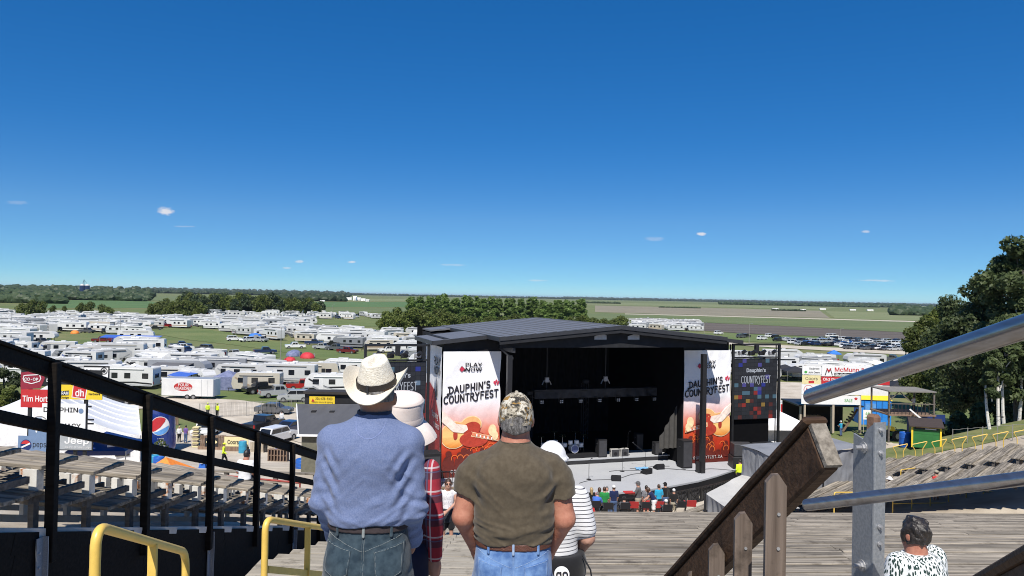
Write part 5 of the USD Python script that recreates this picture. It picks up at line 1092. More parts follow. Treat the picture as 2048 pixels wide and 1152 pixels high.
# box trailer with the red oval
t = thing('box_trailer', 'white box trailer with a red oval sign above the dirt road', 'trailer', at(382, 797), -.04); placed.append(tuple(at(372, 796)[:2]))
MB().box((0, 0, 1.75), (7.6, 2.5, 2.5), ch=.05).build('body', rv_white, t); MB().box((0, 0, 3.01), (7.4, 2.4, .05)).build('roof', gr_grey, t); wheels(t, (.0, .9), 2.5, .38)
MB().prism(affinity.scale(Point(-.6, 1.85).buffer(1, quad_segs=12), 1.35, .62), .02, XZ(-1.25)).build('oval_sign', gr_red, t); MB().box((2.1, -1.258, 1.75), (.05, .02, 2.4)).box((3.0, -1.258, 1.75), (.03, .02, 2.2)).build('door_seam', gr_grey, t)
MB().text('FOUR', .42, frame((-.6, -1.275, 1.92), (1, 0, 0), (0, 0, 1))).text('SEASONS', .38, frame((-.6, -1.275, 1.42), (1, 0, 0), (0, 0, 1))).build('letters', rv_white, t); MB().text('RV Ratlwoatree', .22, frame((2.75, -1.27, 2.4), (1, 0, 0), (0, 0, 1))).build('letters', gr_grey, t) if False else None
MB().bar((-3.8, 0, .55), (-5.0, 0, .5), .1, .1).build('hitch', gr_black, t)
# tents
def canopy(px, py, w, m, label, wall=None, h=2.1):
    t = thing('canopy_tent', label, 'tent', at(px, py), rng.uniform(-.2, .2)); a = w / 2
    MB().add([(-a, -a, h), (a, -a, h), (a, a, h), (-a, a, h), (0, 0, h + .95)], [[0, 1, 4], [1, 2, 4], [2, 3, 4], [3, 0, 4]]).build('canopy', m, t)
    v = MB()
    for p, q in (((-a, -a), (a, -a)), ((a, -a), (a, a)), ((a, a), (-a, a)), ((-a, a), (-a, -a))): v.quad((*p, h - .28), (*q, h - .28), (*q, h), (*p, h))
    v.build('valance', m, t)
    for x in (-a, a):
        for y in (-a, a): MB().box((x, y, h / 2), (.05, .05, h)).build('leg', rim_m, t)
    if wall is not None:
        for p, q in (((-a, -a), (a, -a)), ((a, -a), (a, a)), ((a, a), (-a, a)), ((-a, a), (-a, -a))): MB().quad((*p, .02), (*q, .02), (*q, h - .28), (*p, h - .28)).build('side_wall', wall, t)
    placed.append(tuple(at(px, py)[:2])); return t
tent_white = M('white_tent_cloth', (.74, .74, .75), rough=.7, rnd=.05); mesh_blue = M('blue_grey_tent_mesh', (.10, .12, .22), rough=.8, vs=2, second=(.18, .20, .32)); tent_blue = M('bright_blue_tent_cloth', (.03, .16, .55), rough=.7); tent_red = M('red_tent_cloth', (.5, .03, .04), rough=.7); tent_black = M('black_tent_cloth', (.02, .02, .024), rough=.7); tent_orange = M('orange_tent_cloth', (.75, .22, .03), rough=.7)
canopy(456, 778, 3.6, mesh_blue, 'blue-grey mesh tent on the grass among the campers', mesh_blue)
canopy(268, 762, 3.2, tent_white, 'right one of two white pop-up tents before the campers'); canopy(224, 752, 3.2, tent_white, 'left one of two white pop-up tents before the campers')
canopy(1570, 758, 4.5, tent_black, 'left black canopy tent behind the right video screen'); canopy(1590, 762, 4.5, tent_black, 'right black canopy tent left of the sponsor board')
canopy(1668, 722, 3, tent_blue, 'blue tent among the campers at right'); canopy(1800, 795, 4.2, tent_black, 'black and white canopy tent under the steel pipe')
def dome(px, py, r, m, label):
    p = at(px, py); ic = trimesh.creation.icosphere(2, 1.0); v = np.array(ic.vertices); v = v * (1 + .05 * np.sin(v[:, :1] * 9)); v = v[:, :] * [r, r * .85, r * .7]; v[:, 2] = np.maximum(v[:, 2], -.05)
    t = thing('dome_tent', label, 'tent', p, rng.uniform(0, 3)); MB().add(v, np.array(ic.faces)).build('tent_cloth', m, t, smooth=True); MB().box((0, -r * .80, r * .25), (r * .6, .1, r * .5)).build('door', gr_grey, t); placed.append(tuple(p[:2]))
for a in ((615, 716, 2.0, tent_red, 'larger red dome tent at the grass lane'), (580, 722, 1.4, tent_red, 'small red dome tent left of the larger one'), (588, 712, 2.2, mesh_blue, 'grey-blue dome tent behind the small red one'), (700, 728, 1.6, tent_orange, 'orange tent at the lower end of the grass lane'), (150, 667, 1.6, tent_orange, 'small orange and grey dome tent at the left grass patch'),
          (236, 684, 2.0, tent_blue, 'bright blue dome tent on the left grass patch'), (300, 690, 2.0, tent_blue, 'light blue dome tent right of the long blue awning'), (255, 645, 2.6, tent_blue, 'blue dome tent in the far camper rows'), (285, 660, 1.6, tent_blue, 'blue tent at the top of the grass lane'), (510, 676, 2.4, tent_blue, 'blue tent on the far side of the grass lane')): dome(*a)
dd = PZ(262, 692, GZ); t = thing('long_awning', 'long dark blue awning roof among the campers at the left grass patch', 'awning', dd); MB().add([(-8, -1.6, 2.3), (8, -1.6, 2.3), (8, 1.6, 2.9), (-8, 1.6, 2.9)], [[0, 1, 2, 3]]).build('cloth', awn_blue, t)
for x in (-7.8, 0, 7.8): MB().bar((x, -1.55, 0), (x, -1.55, 2.3), .07, .07).bar((x, 1.55, 0), (x, 1.55, 2.9), .07, .07).build('pole', gr_grey, t)
placed += [(dd[0] + k, dd[1]) for k in (-6, -2, 2, 6)]
for px, py, yaw, c, kind, lb in ((590, 697, .4 + H, 'white', 'p', 'white pickup truck alone on the grass lane'), (628, 690, .2, 'navy', 'p', 'dark blue pickup at the upper edge of the grass lane'), (645, 699, -.3 + H, 'silver', 'p', 'first silver pickup along the upper edge of the grass lane'), (672, 701, -.3 + H, 'grey', 'p', 'grey pickup along the upper edge of the grass lane'), (695, 707, -.3, 'dark_red', 'p', 'dark red pickup along the upper edge of the grass lane'),
        (468, 682, .5, 'white', 's', 'left white car at the bend of the grass lane'), (494, 684, 1.0 + H, 'white', 's', 'right white car at the bend of the grass lane'), (520, 684, -.5, 'silver', 'p', 'silver pickup beyond the bend of the grass lane'), (640, 745, .3, 'white', 's', 'white van at the lower end of the grass lane'), (205, 685, .2, 'dark_red', 'p', 'left dark red pickup on the left grass patch'), (218, 682, .4, 'dark_red', 'p', 'right dark red pickup on the left grass patch'), (732, 745, 2.6, 'white', 's', 'white van behind the cowboy hat'), (530, 708, .5, 'navy', 'p', 'navy pickup beside the white camper at the grass lane')):
    put(pick_src(c) if kind == 'p' else car_src(c, True), px, py, yaw, lb, 'pickup truck' if kind == 'p' else 'car', 'pickup_truck' if kind == 'p' else 'parked_car')
# ---- the packed rows behind
def pip(poly, pts): return any(poly.contains(Point(*q)) for q in pts)
keep_clear = [Polygon(l) for l in ([(288, 668), (345, 656), (420, 658), (470, 671), (520, 679), (620, 689), (760, 707), (800, 722), (790, 732), (735, 730), (640, 719), (560, 706), (470, 691), (380, 682)], [(640, 640), (760, 640), (840, 645), (840, 655), (700, 652), (630, 648)],
              [(1425, 655), (1860, 672), (1860, 709), (1620, 702), (1560, 698), (1425, 690)], [(120, 668), (240, 668), (240, 680), (120, 682)])]
def clear(p, L=4.2, h=3.3):
    pts = []
    for dx in (-L, 0, L):
        for z in (0, h * .5, h): pts.append(pxof((p[0] + dx, p[1], GZ + z)))
    return not any(pip(k, pts) for k in keep_clear)
def ordinal(n):
    w = ['', 'first', 'second', 'third', 'fourth', 'fifth', 'sixth', 'seventh', 'eighth', 'ninth', 'tenth', 'eleventh', 'twelfth', 'thirteenth', 'fourteenth', 'fifteenth', 'sixteenth', 'seventeenth', 'eighteenth', 'nineteenth', 'twentieth']
    if n <= 20: return w[n]
    return {2: 'twenty', 3: 'thirty', 4: 'forty'}[n // 10] + '-' + w[n % 10] if n % 10 else {3: 'thirtieth', 4: 'fortieth'}[n // 10]
def rows(d0, d1, pxa, pxb, gx, gy, region, rowname, minfree=5.0, yaw0=H, fill=.72):
    d = d0; k = 0
    while d < d1:
        xa, xb = (pxa(d) - 1024) / FPX * d, (pxb(d) - 1024) / FPX * d; got = []
        x = xa + rng.uniform(0, gx)
        while x < xb:
            p = np.array([x + rng.normal(0, .6), d + rng.normal(0, 1.1) - .05 * (x - xa), GZ]); pt = Point(p[0], p[1])
            if not any(l.contains(pt) for l in groves) and not stage_block.contains(pt) and free(p, minfree) and clear(p):
                if rng.random() > .955: got.append((p, 'mh', None)); x += gx + 1.5
                else:
                    i = int(rng.choice(len(TR), p=TRW)); got.append((p, 'c', i)); x += gx + (1.5 if TR[i][1] == 'fifth' else 0)
                placed.append(tuple(p[:2]))
                if rng.random() < .12: x += 4
            else: x += 2.0
        if got: k += 1
        for j, (p, kind, i) in enumerate(sorted(got, key=lambda g: g[0][0])):
            where = f'{ordinal(j + 1)} from left, {ordinal(k)} {rowname}' if d < 300 else f'far away {region}'
            yaw = (yaw0 if rng.random() < .7 else yaw0 + H) + rng.normal(0, .28)
            if rng.random() < .14: yaw += rng.choice([-1, 1]) * .8
            if kind == 'mh': dup((mh, mhc, mhg)[int(rng.integers(3))], (p[0], p[1], zg(p[0], p[1])), yaw, f'motorhome {where}', f'motorhomes {region}', 'motorhome', name='motorhome')
            else:
                simple = p[1] > 190; short = TR[i][0].split(' with ')[0] + ' with ' + TR[i][0].split(' with ')[1].split(' and ')[0]
                dup(camper_src(i, simple), (p[0], p[1], zg(p[0], p[1])), yaw, f'{short}, {where}', f'campers {region}', 'camper', rng.uniform(.92, 1.06), 'fifth_wheel_camper' if TR[i][1] == 'fifth' else 'camping_trailer')
        # pickups, cars and awnings between this row and the next
        x = xa
        while x < xb:
            p = np.array([x, d + gy * rng.uniform(.35, .62) - .05 * (x - xa), GZ]); pt = Point(p[0], p[1])
            if rng.random() < fill and not any(l.contains(pt) for l in groves) and not stage_block.contains(pt) and free(p, 3.4) and clear(p, 2.6, 1.8):
                c = str(rng.choice(['white', 'silver', 'grey', 'black', 'navy', 'red'], p=[.18, .15, .22, .26, .13, .06])); yaw = rng.choice([0, H]) + rng.normal(0, .6)
                if rng.random() < .6: dup(pick_src(c), (p[0], p[1], zg(p[0], p[1])), yaw, f'{c} pickup truck parked between the camper rows {region}', f'pickups between campers {region}', 'pickup truck', name='pickup_truck')
                else: dup(car_src(c, bool(rng.random() < .6), True), (p[0], p[1], zg(p[0], p[1])), yaw, f'{c} car parked between the camper rows {region}', f'cars between campers {region}', 'car', name='parked_car')
                placed.append(tuple(p[:2]))
            x += rng.uniform(5, 10)
        d += gy * (1 + .0014 * (d - d0))
rows(124, 420, lambda d: -60, lambda d: 560 if d < 142 else (700 if d < 158 else 870), 9.2, 8.5, 'left of the stage', 'camper row from the road')
rows(154, 262, lambda d: 1440, lambda d: 1800, 9.4, 10.0, 'behind the right video screen', 'row behind the sponsor board')
rows(380, 500, lambda d: 1256, lambda d: 1412 if d < 435 else 1390, 10, 10.5, 'beyond the stage roof', 'row beyond the roof', fill=.3)
rows(455, 545, lambda d: 400, lambda d: 760, 12, 24, 'before the far wood', 'row before the wood')
# labels of the rows: name the ones in front by their place
# car park at right: parked in loose rows beyond the campers
cc = 0
for row_y, n, x0, x1 in ((682, 30, 1550, 1835), (688, 30, 1580, 1840), (677, 14, 1640, 1810), (693, 24, 1690, 1850)):
    for j in range(n):
        px = x0 + (x1 - x0) * (j + rng.uniform(.1, .9)) / n; p = at(px, row_y + (px - 1550) * .0365 * .9 + rng.uniform(-1.2, 1.2)); c = str(rng.choice(['white', 'silver', 'grey', 'black', 'navy', 'blue'], p=[.22, .17, .19, .26, .1, .06]))
        dup(car_src(c, bool(rng.random() < .5), True), p, rng.choice([0, H]) + .45 + rng.normal(0, .15), f'{c} car in the crowded car park at the edge of the ploughed field', 'cars in the far car park', 'car', name='parked_car')
for px, py, c, lb in ((1437, 669, 'white', 'white car alone on the grass right of the stage roof'), (1482, 676, 'grey', 'left grey car on the grass strip above the right video screen'), (1492, 675, 'black', 'right black car on the grass strip above the right video screen'), (1539, 675, 'white', 'white car left of the black one on the grass strip'), (1552, 677, 'black', 'black car on the grass strip beside the white one'), (1524, 680, 'white', 'small white car at the left end of the car park'), (1660, 675, 'white', 'left one of two white cars at the edge of the ploughed field'), (1668, 675, 'white', 'right one of two white cars at the edge of the ploughed field')):
    dup(car_src(c, True, True), at(px, py), .6, lb, None, 'car', name='parked_car')
# light poles
pole_m = M('grey_pole', (.28, .27, .25), rough=.6, metal=.3)
def light_pole(px, py, top, label, r=.09, m=None, d=None):
    p = at(px, py) if d is None else P(px, py, d); h = (py - top) * p[1] / FPX; t = thing('light_pole', label, 'light pole', p)
    MB().tube([(0, 0, -.2), (0, 0, h)], [r, r * .7], 7).build('pole', m or pole_m, t); MB().bar((0, 0, h), (.9, 0, h + .1), .07, .07).build('arm', pole_m, t); MB().box((1.0, 0, h + .08), (.5, .25, .12)).build('lamp_head', rim_m, t)
for a in ((23, 658, 620, 'light pole in the far campers at the left edge'), (240, 684, 634, 'light pole before the left grass patch'), (561, 724, 655, 'light pole beside the red tents at the grass lane'), (1408, 672, 646, 'light pole right of the stage roof'), (1498, 690, 648, 'light pole above the right video screen'), (1680, 692, 658, 'light pole in the far car park'), (664, 640, 610, 'light pole on the far green field')): light_pole(*a)
# ------------------------------------------------------------------ plaza at left
def board(parent, name, a, b, top, bot, m, t=.05, dy=0.0):
    """upright board between pixel columns a and b at the depth d of the parent's frame (local x to the right, z up)"""
    return MB().box(((a + b) / 2, dy, (top + bot) / 2), (abs(b - a), t, abs(top - bot))).build(name, m, parent)
class Sign:
    """a flat sign structure at the depth d: pixel positions are turned into metres on its own upright plane once, for building only"""
    def __init__(s, label, cat, d, px0, pz, name, yaw=0.0):
        s.o = P(px0, 700, d); s.o[2] = pz; s.d = d; s.px0 = px0; s.t = thing(name, label, cat, s.o, yaw); s.c = math.cos(yaw)
    def X(s, px): return (px - s.px0) * s.d / FPX / s.c
    def Z(s, py, px=None): return P(px or s.px0, py, s.d)[2] - s.o[2]
    def rect(s, name, x0, x1, y0, y1, m, dy=0.0, t=.05, parent=None):
        xm = (x0 + x1) / 2; return board(parent or s.t, name, s.X(x0), s.X(x1), s.Z(y0, xm), s.Z(y1, xm), m, t, dy)
    def text(s, txt, x0, x1, y, hpx, m, dy, parent=None, bold=True, name='letters'):
        h = hpx * s.d / FPX; tm_ = meshkit.text_mesh(txt, h, .004, bold); v = np.array(tm_.vertices); w = s.X(x1) - s.X(x0); v[:, 0] *= w / v[:, 0].max()
        M4 = frame((s.X(x0), dy, s.Z(y, (x0 + x1) / 2)), (1, 0, 0), (0, 0, 1)); MB().add(v @ M4[:3, :3].T + M4[:3, 3], np.array(tm_.faces)).build(name, m, parent or s.t)
    def poly(s, name, pts, m, dy, parent=None, t=.006):
        pl = pts if hasattr(pts, 'area') else Polygon([(s.X(x), s.Z(y, x)) for x, y in pts]); MB().prism(pl, t, frame((0, dy, 0), (1, 0, 0), (0, 0, 1))).build(name, m, parent or s.t)
    def ell(s, cx, cy, r, ry=None): return affinity.scale(Point(s.X(cx), s.Z(cy, cx)).buffer(1, quad_segs=10), r * s.d / FPX, (ry or r) * s.d / FPX)
s_white = M('white_sign_board', (.70, .70, .70), rough=.5, var=.04); s_red = M('red_sign_board', (.45, .025, .03), rough=.5, var=.06); s_maroon = M('maroon_sign_board', (.24, .02, .04), rough=.5, var=.06); s_black = M('black_sign_board', (.014, .014, .016), rough=.5)
s_yellow = M('yellow_sign_board', (.70, .50, .03), rough=.5, var=.05); s_steel = M('steel_blue_sign_board', (.14, .21, .34), rough=.5, var=.06); s_grey = M('grey_sign_board', (.32, .34, .36), rough=.5, var=.06); s_navy = M('navy_sign_board', (.012, .03, .13), rough=.4, var=.05); s_cream = M('cream_sign_board', (.66, .58, .32), rough=.5, var=.05); s_green = M('green_print', (.06, .30, .06), rough=.5); s_lightblue = M('light_blue_print', (.10, .28, .60), rough=.5)
g = Sign('tall stack of sponsor signs on posts before the white marquee', 'sign', 45.0, 120, GZ, 'sponsor_sign')
for x, y0 in ((61, 742), (173, 736), (154, 862)): g.rect('post', x - 3, x + 3, y0, 1000, s_black, .10, .14)
for y in (845, 811, 837): g.rect('cross_bar', (44 if y != 811 else 80), (190 if y != 811 else 185), y, y + 3, s_black, .05, .06)
b = g.rect('top_sign', 44, 206, 739, 772, s_black); g.poly('red_sign', [(44, 745), (84, 740), (92, 756), (84, 776), (44, 779)], s_maroon, -.03, b)
e = shapely.union_all([Polygon([(g.X(x), g.Z(y, x)) for x, y in q]) for q in ([(50, 750), (82, 748), (85, 757), (82, 763), (66, 768), (51, 764), (48, 757)],)]); g.poly('emblem', e.difference(e.buffer(-.05)), s_white, -.045, b)
g.text('CO-OP', 51, 79, 761, 5.5, s_white, -.05, b); g.text('Dauphin Co-op', 95, 148, 764, 6, s_white, -.035, b)
b = g.rect('red_banner', 45, 121, 779, 815, s_red, -.01); g.text('Tim Hortons', 48, 119, 803, 11, s_white, -.04, b)
b = g.rect('yellow_banner', 121, 207, 770, 799, s_yellow, -.012); g.poly('red_emblem', [(150, 771), (176, 774), (173, 797), (148, 793)], s_red, -.045, b); g.poly('emblem_edge', Polygon([(g.X(x), g.Z(y, x)) for x, y in ((149, 769.5), (178, 773), (174.5, 798.5), (146.5, 794.5))]), s_white, -.04, b)
g.text('dh', 153, 171, 792, 13, s_white, -.056, b); g.poly('black_panel', [(125, 782), (141, 781), (141, 790), (125, 791)], s_black, -.045, b); g.text('RAM', 126, 140, 789, 6, s_white, -.055, b); g.text('Home', 182, 200, 780, 5, s_red, -.045, b); g.text('hardware', 180, 203, 790, 4, s_black, -.045, b); g.text('Dodge', 125, 141, 796.5, 3.5, s_black, -.045, b)
b = g.rect('white_sign', 88, 175, 807, 862, s_white, -.014); g.text('DAUPHIN', 90, 160, 824, 9, s_black, -.045, b); g.text('PHARMACY', 90, 166, 856, 9, s_black, -.045, b); g.poly('print_mark', g.ell(166, 822, 5), s_steel, -.045, b)
b = g.rect('blue_sign', 62, 104, 835, 873, s_steel, -.01); c_ = g.ell(84, 846, 16, 14); g.poly('ring', c_.difference(c_.buffer(-.04)), s_black, -.04, b); g.poly('print_mark', g.ell(84, 843, 6, 4), s_black, -.042, b); g.poly('star', [(78, 858), (80, 862), (78, 866), (76, 862)], s_white, -.04, b)
b = g.rect('drink_banner', 42, 104, 872, 905, s_steel, -.016); g.poly('emblem', g.ell(58, 890, 11), s_navy, -.046, b); g.poly('emblem_top', g.ell(58, 890, 9.5).intersection(sbox(-9, g.Z(889), 9, 9)), s_red, -.056, b); g.poly('emblem_band', [(49, 893), (66, 885), (67, 888), (50, 896)], s_white, -.06, b); g.text('pepsi', 71, 101, 894, 11, s_black, -.046, b, False)
b = g.rect('grey_sign', 118, 191, 864, 901, s_black, -.02); g.rect('panel', 120, 189, 866, 899, s_grey, -.045, .02, b); g.text('Jeep', 134, 184, 887, 13, s_white, -.07, b); g.text('Dauphin Chrysler Dodge', 136, 187, 896, 4, s_white, -.07, b, False)
b = g.rect('swirl_sign', 168, 219, 732, 764, s_black, .05); g.rect('panel', 169, 217, 735, 764, s_white, .02, .02, b); c_ = g.ell(209, 742, 7); g.poly('ring', c_.difference(c_.buffer(-.045)), s_black, .0, b); g.poly('dot', g.ell(209, 742, 3.4), s_black, .0, b); g.text('Subaru', 172, 198, 746, 7, s_black, .0, b)
# white marquee: ridge running away from the viewer, right roof slope and front gable in view
mp = at(279, 929); mq = thing('marquee', 'large white marquee tent with sagging roof panels behind the sponsor signs', 'tent', mp, math.radians(117.2)); ms = mp[1] / 53.4
Lq, Dq, Eq, Rq = 15.0 * ms, 11.5 * ms, 2.1 * ms, 4.9 * ms
roof_w = M('white_marquee_cloth', (.64, .65, .68), rough=.65, vs=.6, var=.05)
nb = 6; prof_ = lambda t: Eq + (Rq - Eq) * t ** 1.45
for k in range(nb):
    x0, x1 = Lq * k / nb, Lq * (k + 1) / nb
    for sg in (0, 1):
        G = [[(x, (Dq / 2) * t if sg == 0 else Dq - (Dq / 2) * t, prof_(t) - .06 * math.sin(math.pi * u)) for u, x in zip(np.linspace(0, 1, 5), np.linspace(x0, x1, 5))] for t in np.linspace(0, 1, 10)]
        MB().grid(G if sg == 0 else [r_[::-1] for r_ in G]).build('roof_panel', roof_w, mq, smooth=True)
    if k: MB().tube([(x0, (Dq / 2) * t, prof_(t) + .03) for t in np.linspace(0, 1, 8)], .06, 5).build('roof_seam', tent_white, mq)
    MB().box(((x0 + x1) / 2, -.02, Eq / 2), (x1 - x0 - .02, .03, Eq)).build('wall_panel', tent_white, mq); MB().box(((x0 + x1) / 2, -.06, Eq - .15), (x1 - x0 - .02, .03, .34)).build('valance', tent_white, mq)
Y_, Z_ = np.meshgrid(np.linspace(0, Dq, 40), np.linspace(0, 1, 9)); MB().grid(np.stack([-.02 + .05 * np.sin(Y_ * 5) * (1 - Z_), Y_, Z_ * prof_(1 - np.abs(Y_ / Dq * 2 - 1))], -1)).build('gable_wall', tent_white, mq, smooth=True)
MB().bar((-.07, 0, Eq - .1), (-.07, Dq, Eq - .1), .03, .3).build('valance', tent_white, mq)
aw = affinity.scale(stroke(arcl(0, 1.1, .45, .55, 0, 180), .02).convex_hull.union(sbox(-.45, .7, .45, 1.1)), ms, ms, origin=(0, 0))
for y in (1.1, 3.6): MB().prism(affinity.translate(aw, -y * ms, 0), .03, frame((-.10, 0, 0), (0, -1, 0), (0, 0, 1))).build('arched_window', glass_d, mq)
# blue canopy, orange canopy, planter, barrels
def at_d(px, d, z=None): p = P(px, 900, d); p[2] = zg(p[0], p[1]) if z is None else z; return p
t = canopy(211, 958, 3.6, s_navy, 'dark blue canopy tent with white print before the marquee', h=2.2)
for q in ((-.7, -1.3, 2.55), (.3, -1.0, 2.72), (.9, -1.4, 2.45)): MB().box((0, 0, 0), (.7, .03, .12)).build('print_mark', s_white, t, loc=q, rz=.2)
canopy(330, 1000, 2.6, tent_orange, 'orange canopy between the benches and the drink can', h=1.6)
p = at(322, 904); can = thing('giant_can', 'giant inflatable blue drink can with a red, white and blue emblem', 'inflatable', p)
can_blue = M('glossy_deep_blue_vinyl', (.008, .028, .17), rough=.22, coat=.4, var=.05)
can.GetAttribute('xformOp:translate'); UsdGeom.Xformable(can).AddScaleOp().Set(Gf.Vec3f(*[p[1] / 57.5] * 3))
def canr(z): return np.interp(z, [0, .25, .5, 2.8, 3.2, 3.4], [.86, 1.02, 1.06, .93, .90, .82])
MB().lathe([(0, .02), (.80, .02), (.86, .05), (1.0, .2), (1.06, .5), (1.0, 1.6), (.93, 2.8), (.90, 3.2), (.84, 3.36)], 40).build('can_body', can_blue, can, smooth=60)
MB().lathe([(.84, 3.36), (.86, 3.42), (.82, 3.46), (.76, 3.40), (0, 3.38)], 40).build('can_top', s_white, can, smooth=50)
def on_can(name, poly, m, lev, par=can):
    poly = shapely.segmentize(poly, .08)
    for gq in getattr(poly, 'geoms', [poly]):
        v, f = trimesh.creation.triangulate_polygon(gq, engine='earcut'); m_ = trimesh.Trimesh(np.c_[v, np.zeros(len(v))], f, process=False); m_ = m_.subdivide_to_size(.14) ; v, f = np.array(m_.vertices), np.array(m_.faces)
        rr = canr(v[:, 1]) * 1.0 + .012 * lev + .01; a = v[:, 0] / 1.0 - math.pi / 2 + .30; MB().add(np.c_[rr * np.cos(a), rr * np.sin(a), v[:, 1]], f).build(name, m, par)
ci = Point(0, 2.15).buffer(.66, quad_segs=12); on_can('emblem_ring', Point(0, 2.15).buffer(.70, quad_segs=12), s_white, 1)
wave = LineString([(-.75, 1.62), (-.3, 1.78), (.05, 2.05), (.35, 2.45), (.5, 2.9)]); top = Polygon(list(wave.coords) + [(-1, 3), (-1, 1.7)]); on_can('emblem_top', ci.intersection(top), s_red, 2)
wave2 = [(-.75, 1.60), (-.2, 1.72), (.3, 1.98), (.75, 2.2)]; on_can('emblem_foot', ci.intersection(Polygon(wave2 + [(1, 1.2), (-1, 1.2)])), s_lightblue, 2)
tm_ = meshkit.text_mesh('pepsi', .42, .004, False); pl = []
v = np.array(tm_.vertices); a_ = -(v[:, 1]) + .25; zz = v[:, 0] * .75 + .15; rr = canr(zz) + .02; an = a_ - math.pi / 2 + .35; MB().add(np.c_[rr * np.cos(an), rr * np.sin(an), zz], np.array(tm_.faces)).build('letters', s_white, can)
bar_b = M('blue_plastic_barrel', (.015, .10, .42), rough=.45, var=.08); bar_t = M('teal_plastic_barrel', (.03, .26, .42), rough=.45, var=.08)
def barrel(p, m, label, h=.9, r=.3):
    t = thing('plastic_barrel', label, 'barrel', p); MB().lathe([(0, 0), (r * .9, 0), (r, .06), (r, h * .3), (r * 1.04, h * .33), (r, h * .36), (r, h * .64), (r * 1.04, h * .67), (r, h * .7), (r, h - .05), (r * .92, h)], 18).build('barrel_body', m, t, smooth=40)
    MB().lathe([(r * .92, h), (r * .86, h - .03), (0, h - .03)], 18).build('lid', m, t)
barrel(at(485, 906), bar_t, 'teal barrel before the yellow beer banner', 1.15, .38); barrel(at(557, 921), bar_b, 'bright blue barrel before the brown board racks', 1.1, .38); barrel(at(604, 938), bar_b, 'blue bin at the left elbow of the blue shirt', .8, .5); barrel(at(1810, 894), bar_b, 'blue barrel left of the green shed', .95, .36)
barrel(at(307, 936), bar_t, 'light blue barrel left of the orange canopy', .95, .4); barrel(at(317, 938), bar_b, 'deep blue barrel beside the light blue one', .9, .38)
t = thing('flower_planter', 'dark planter with leafy white flowers before the giant can', 'planter', at(318, 932)); MB().lathe([(.2, 0), (.28, .3), (.4, .7), (.44, .75), (.36, .75), (.3, .6), (0, .6)], 14).build('planter_pot', s_black, t)
r = np.random.default_rng(2); MB().add(*leaves(np.array([[0, 0, 1.1], [.3, .1, 1.4], [-.35, 0, 1.35], [.1, -.1, 1.75]]), np.full((4, 3), .42), 700, .09, r)).build('leaf_mass', leaf_bush, t); MB().add(*leaves(np.array([[0, 0, 1.3], [.2, 0, 1.6], [-.3, 0, 1.2]]), np.full((3, 3), .45), 110, .07, r)).build('blossoms', s_white, t)
t = thing('advert_stand', 'small blue folding advert stand on the gravel', 'sign', at(405, 937)); MB().prism(Polygon([(-.28, 0), (.28, 0), (.12, .8), (.0, .95), (-.12, .8)]), .04, frame((0, -.1, 0), (1, 0, .0), (0, .15, 1))).build('front_panel', bar_b, t); MB().prism(Polygon([(-.28, 0), (.28, 0), (.12, .8), (-.12, .8)]), .04, frame((0, .22, 0), (1, 0, 0), (0, -.15, 1))).build('back_panel', bar_b, t); MB().box((0, -.2, .5), (.18, .02, .2)).build('print_mark', s_white, t)
fence_w = M('brown_board_wood', (.12, .075, .05), rough=.85, vs=1, st=(18, 18, 1.0), second=(.25, .17, .12), rnd=.2); pale_w = M('pale_board_wood', (.30, .25, .19), rough=.85, vs=1, st=(14, 14, 1), second=(.42, .36, .28), rnd=.15)
def slat_fence(name, px0, px1, d, h, label, m, w=.14, gap=.02, z=None, n=None):
    a, b = at(px0, d), at(px1, d); L = np.linalg.norm(b - a); t = thing(name, label, 'fence', a, rz_of(b - a)); n = n or int(L / (w + gap))
    for k in range(n): MB().box(((k + .5) * L / n, 0, h / 2), (L / n - gap, .03, h * (1 - .02 * ((k * 7) % 3)))).build('board', m, t)
    for z_ in (.2 * h, .8 * h): MB().box((L / 2, .045, z_), (L, .05, .09)).build('rail', m, t)
    return t
slat_fence('board_fence', 400, 452, 894, 1.2, 'brown board fence left of the yellow beer banner', fence_w); slat_fence('board_fence', 500, 548, 904, 1.0, 'grey board fence right of the yellow beer banner', pale_w)
t = thing('board_rack', 'brown wooden rack with open bays beside the blue barrel', 'rack', at(537, 922), -.1)
for k in range(7): MB().box((.05 + .29 * k, 0, .55), (.10, .5, 1.1)).build('upright', fence_w, t)
for z_ in (.04, .55, 1.08): MB().box((.92, .05, z_), (1.84, .46, .05)).build('shelf', fence_w, t)
g = Sign('yellow beer banner on a low wooden wall', 'sign', 74.0, 477, GZ, 'beer_banner'); z_ = g.rect('wall', 452, 502, 893, 908, fence_w, .04, .08); b = g.rect('banner', 453, 501, 874, 893, s_cream, 0, .03); g.text('Coors', 459, 482, 888, 8, s_black, -.03, b); g.poly('red_label', [(484, 881), (493, 880), (493, 887), (484, 888)], s_red, -.025, b); g.rect('wall_top', 451, 503, 872.5, 874, fence_w, .04, .1)
g = Sign('brown panel with a pale swirl beside the yellow beer banner', 'sign', 74.5, 427, GZ, 'brown_banner'); b = g.rect('banner', 414, 441, 876, 893, s_black, 0, .03); g.poly('print_mark', g.ell(428, 884, 11, 4), s_cream, -.03, b); g.rect('wall', 400, 450, 893, 909, fence_w, .05, .06)
t = thing('brown_screen', 'brown wooden screen right of the giant can', 'screen', at(346, 850), -.05)
for k in range(7): MB().box((-.55 + .185 * k, 0, .6), (.17, .04, 1.15)).build('board', fence_w, t)
MB().box((0, .05, 1.15), (1.35, .05, .08)).box((0, .05, .1), (1.35, .05, .08)).build('rail', fence_w, t)
t = thing('stacked_tables', 'tall stack of pale folded tables on the gravel', 'stack', at(392, 894))
for k in range(11): MB().box((.05 * (-1) ** k, 0, .10 + .19 * k), (.62, .7, .12)).build('table_top', pale_w if k % 2 else s_cream, t)
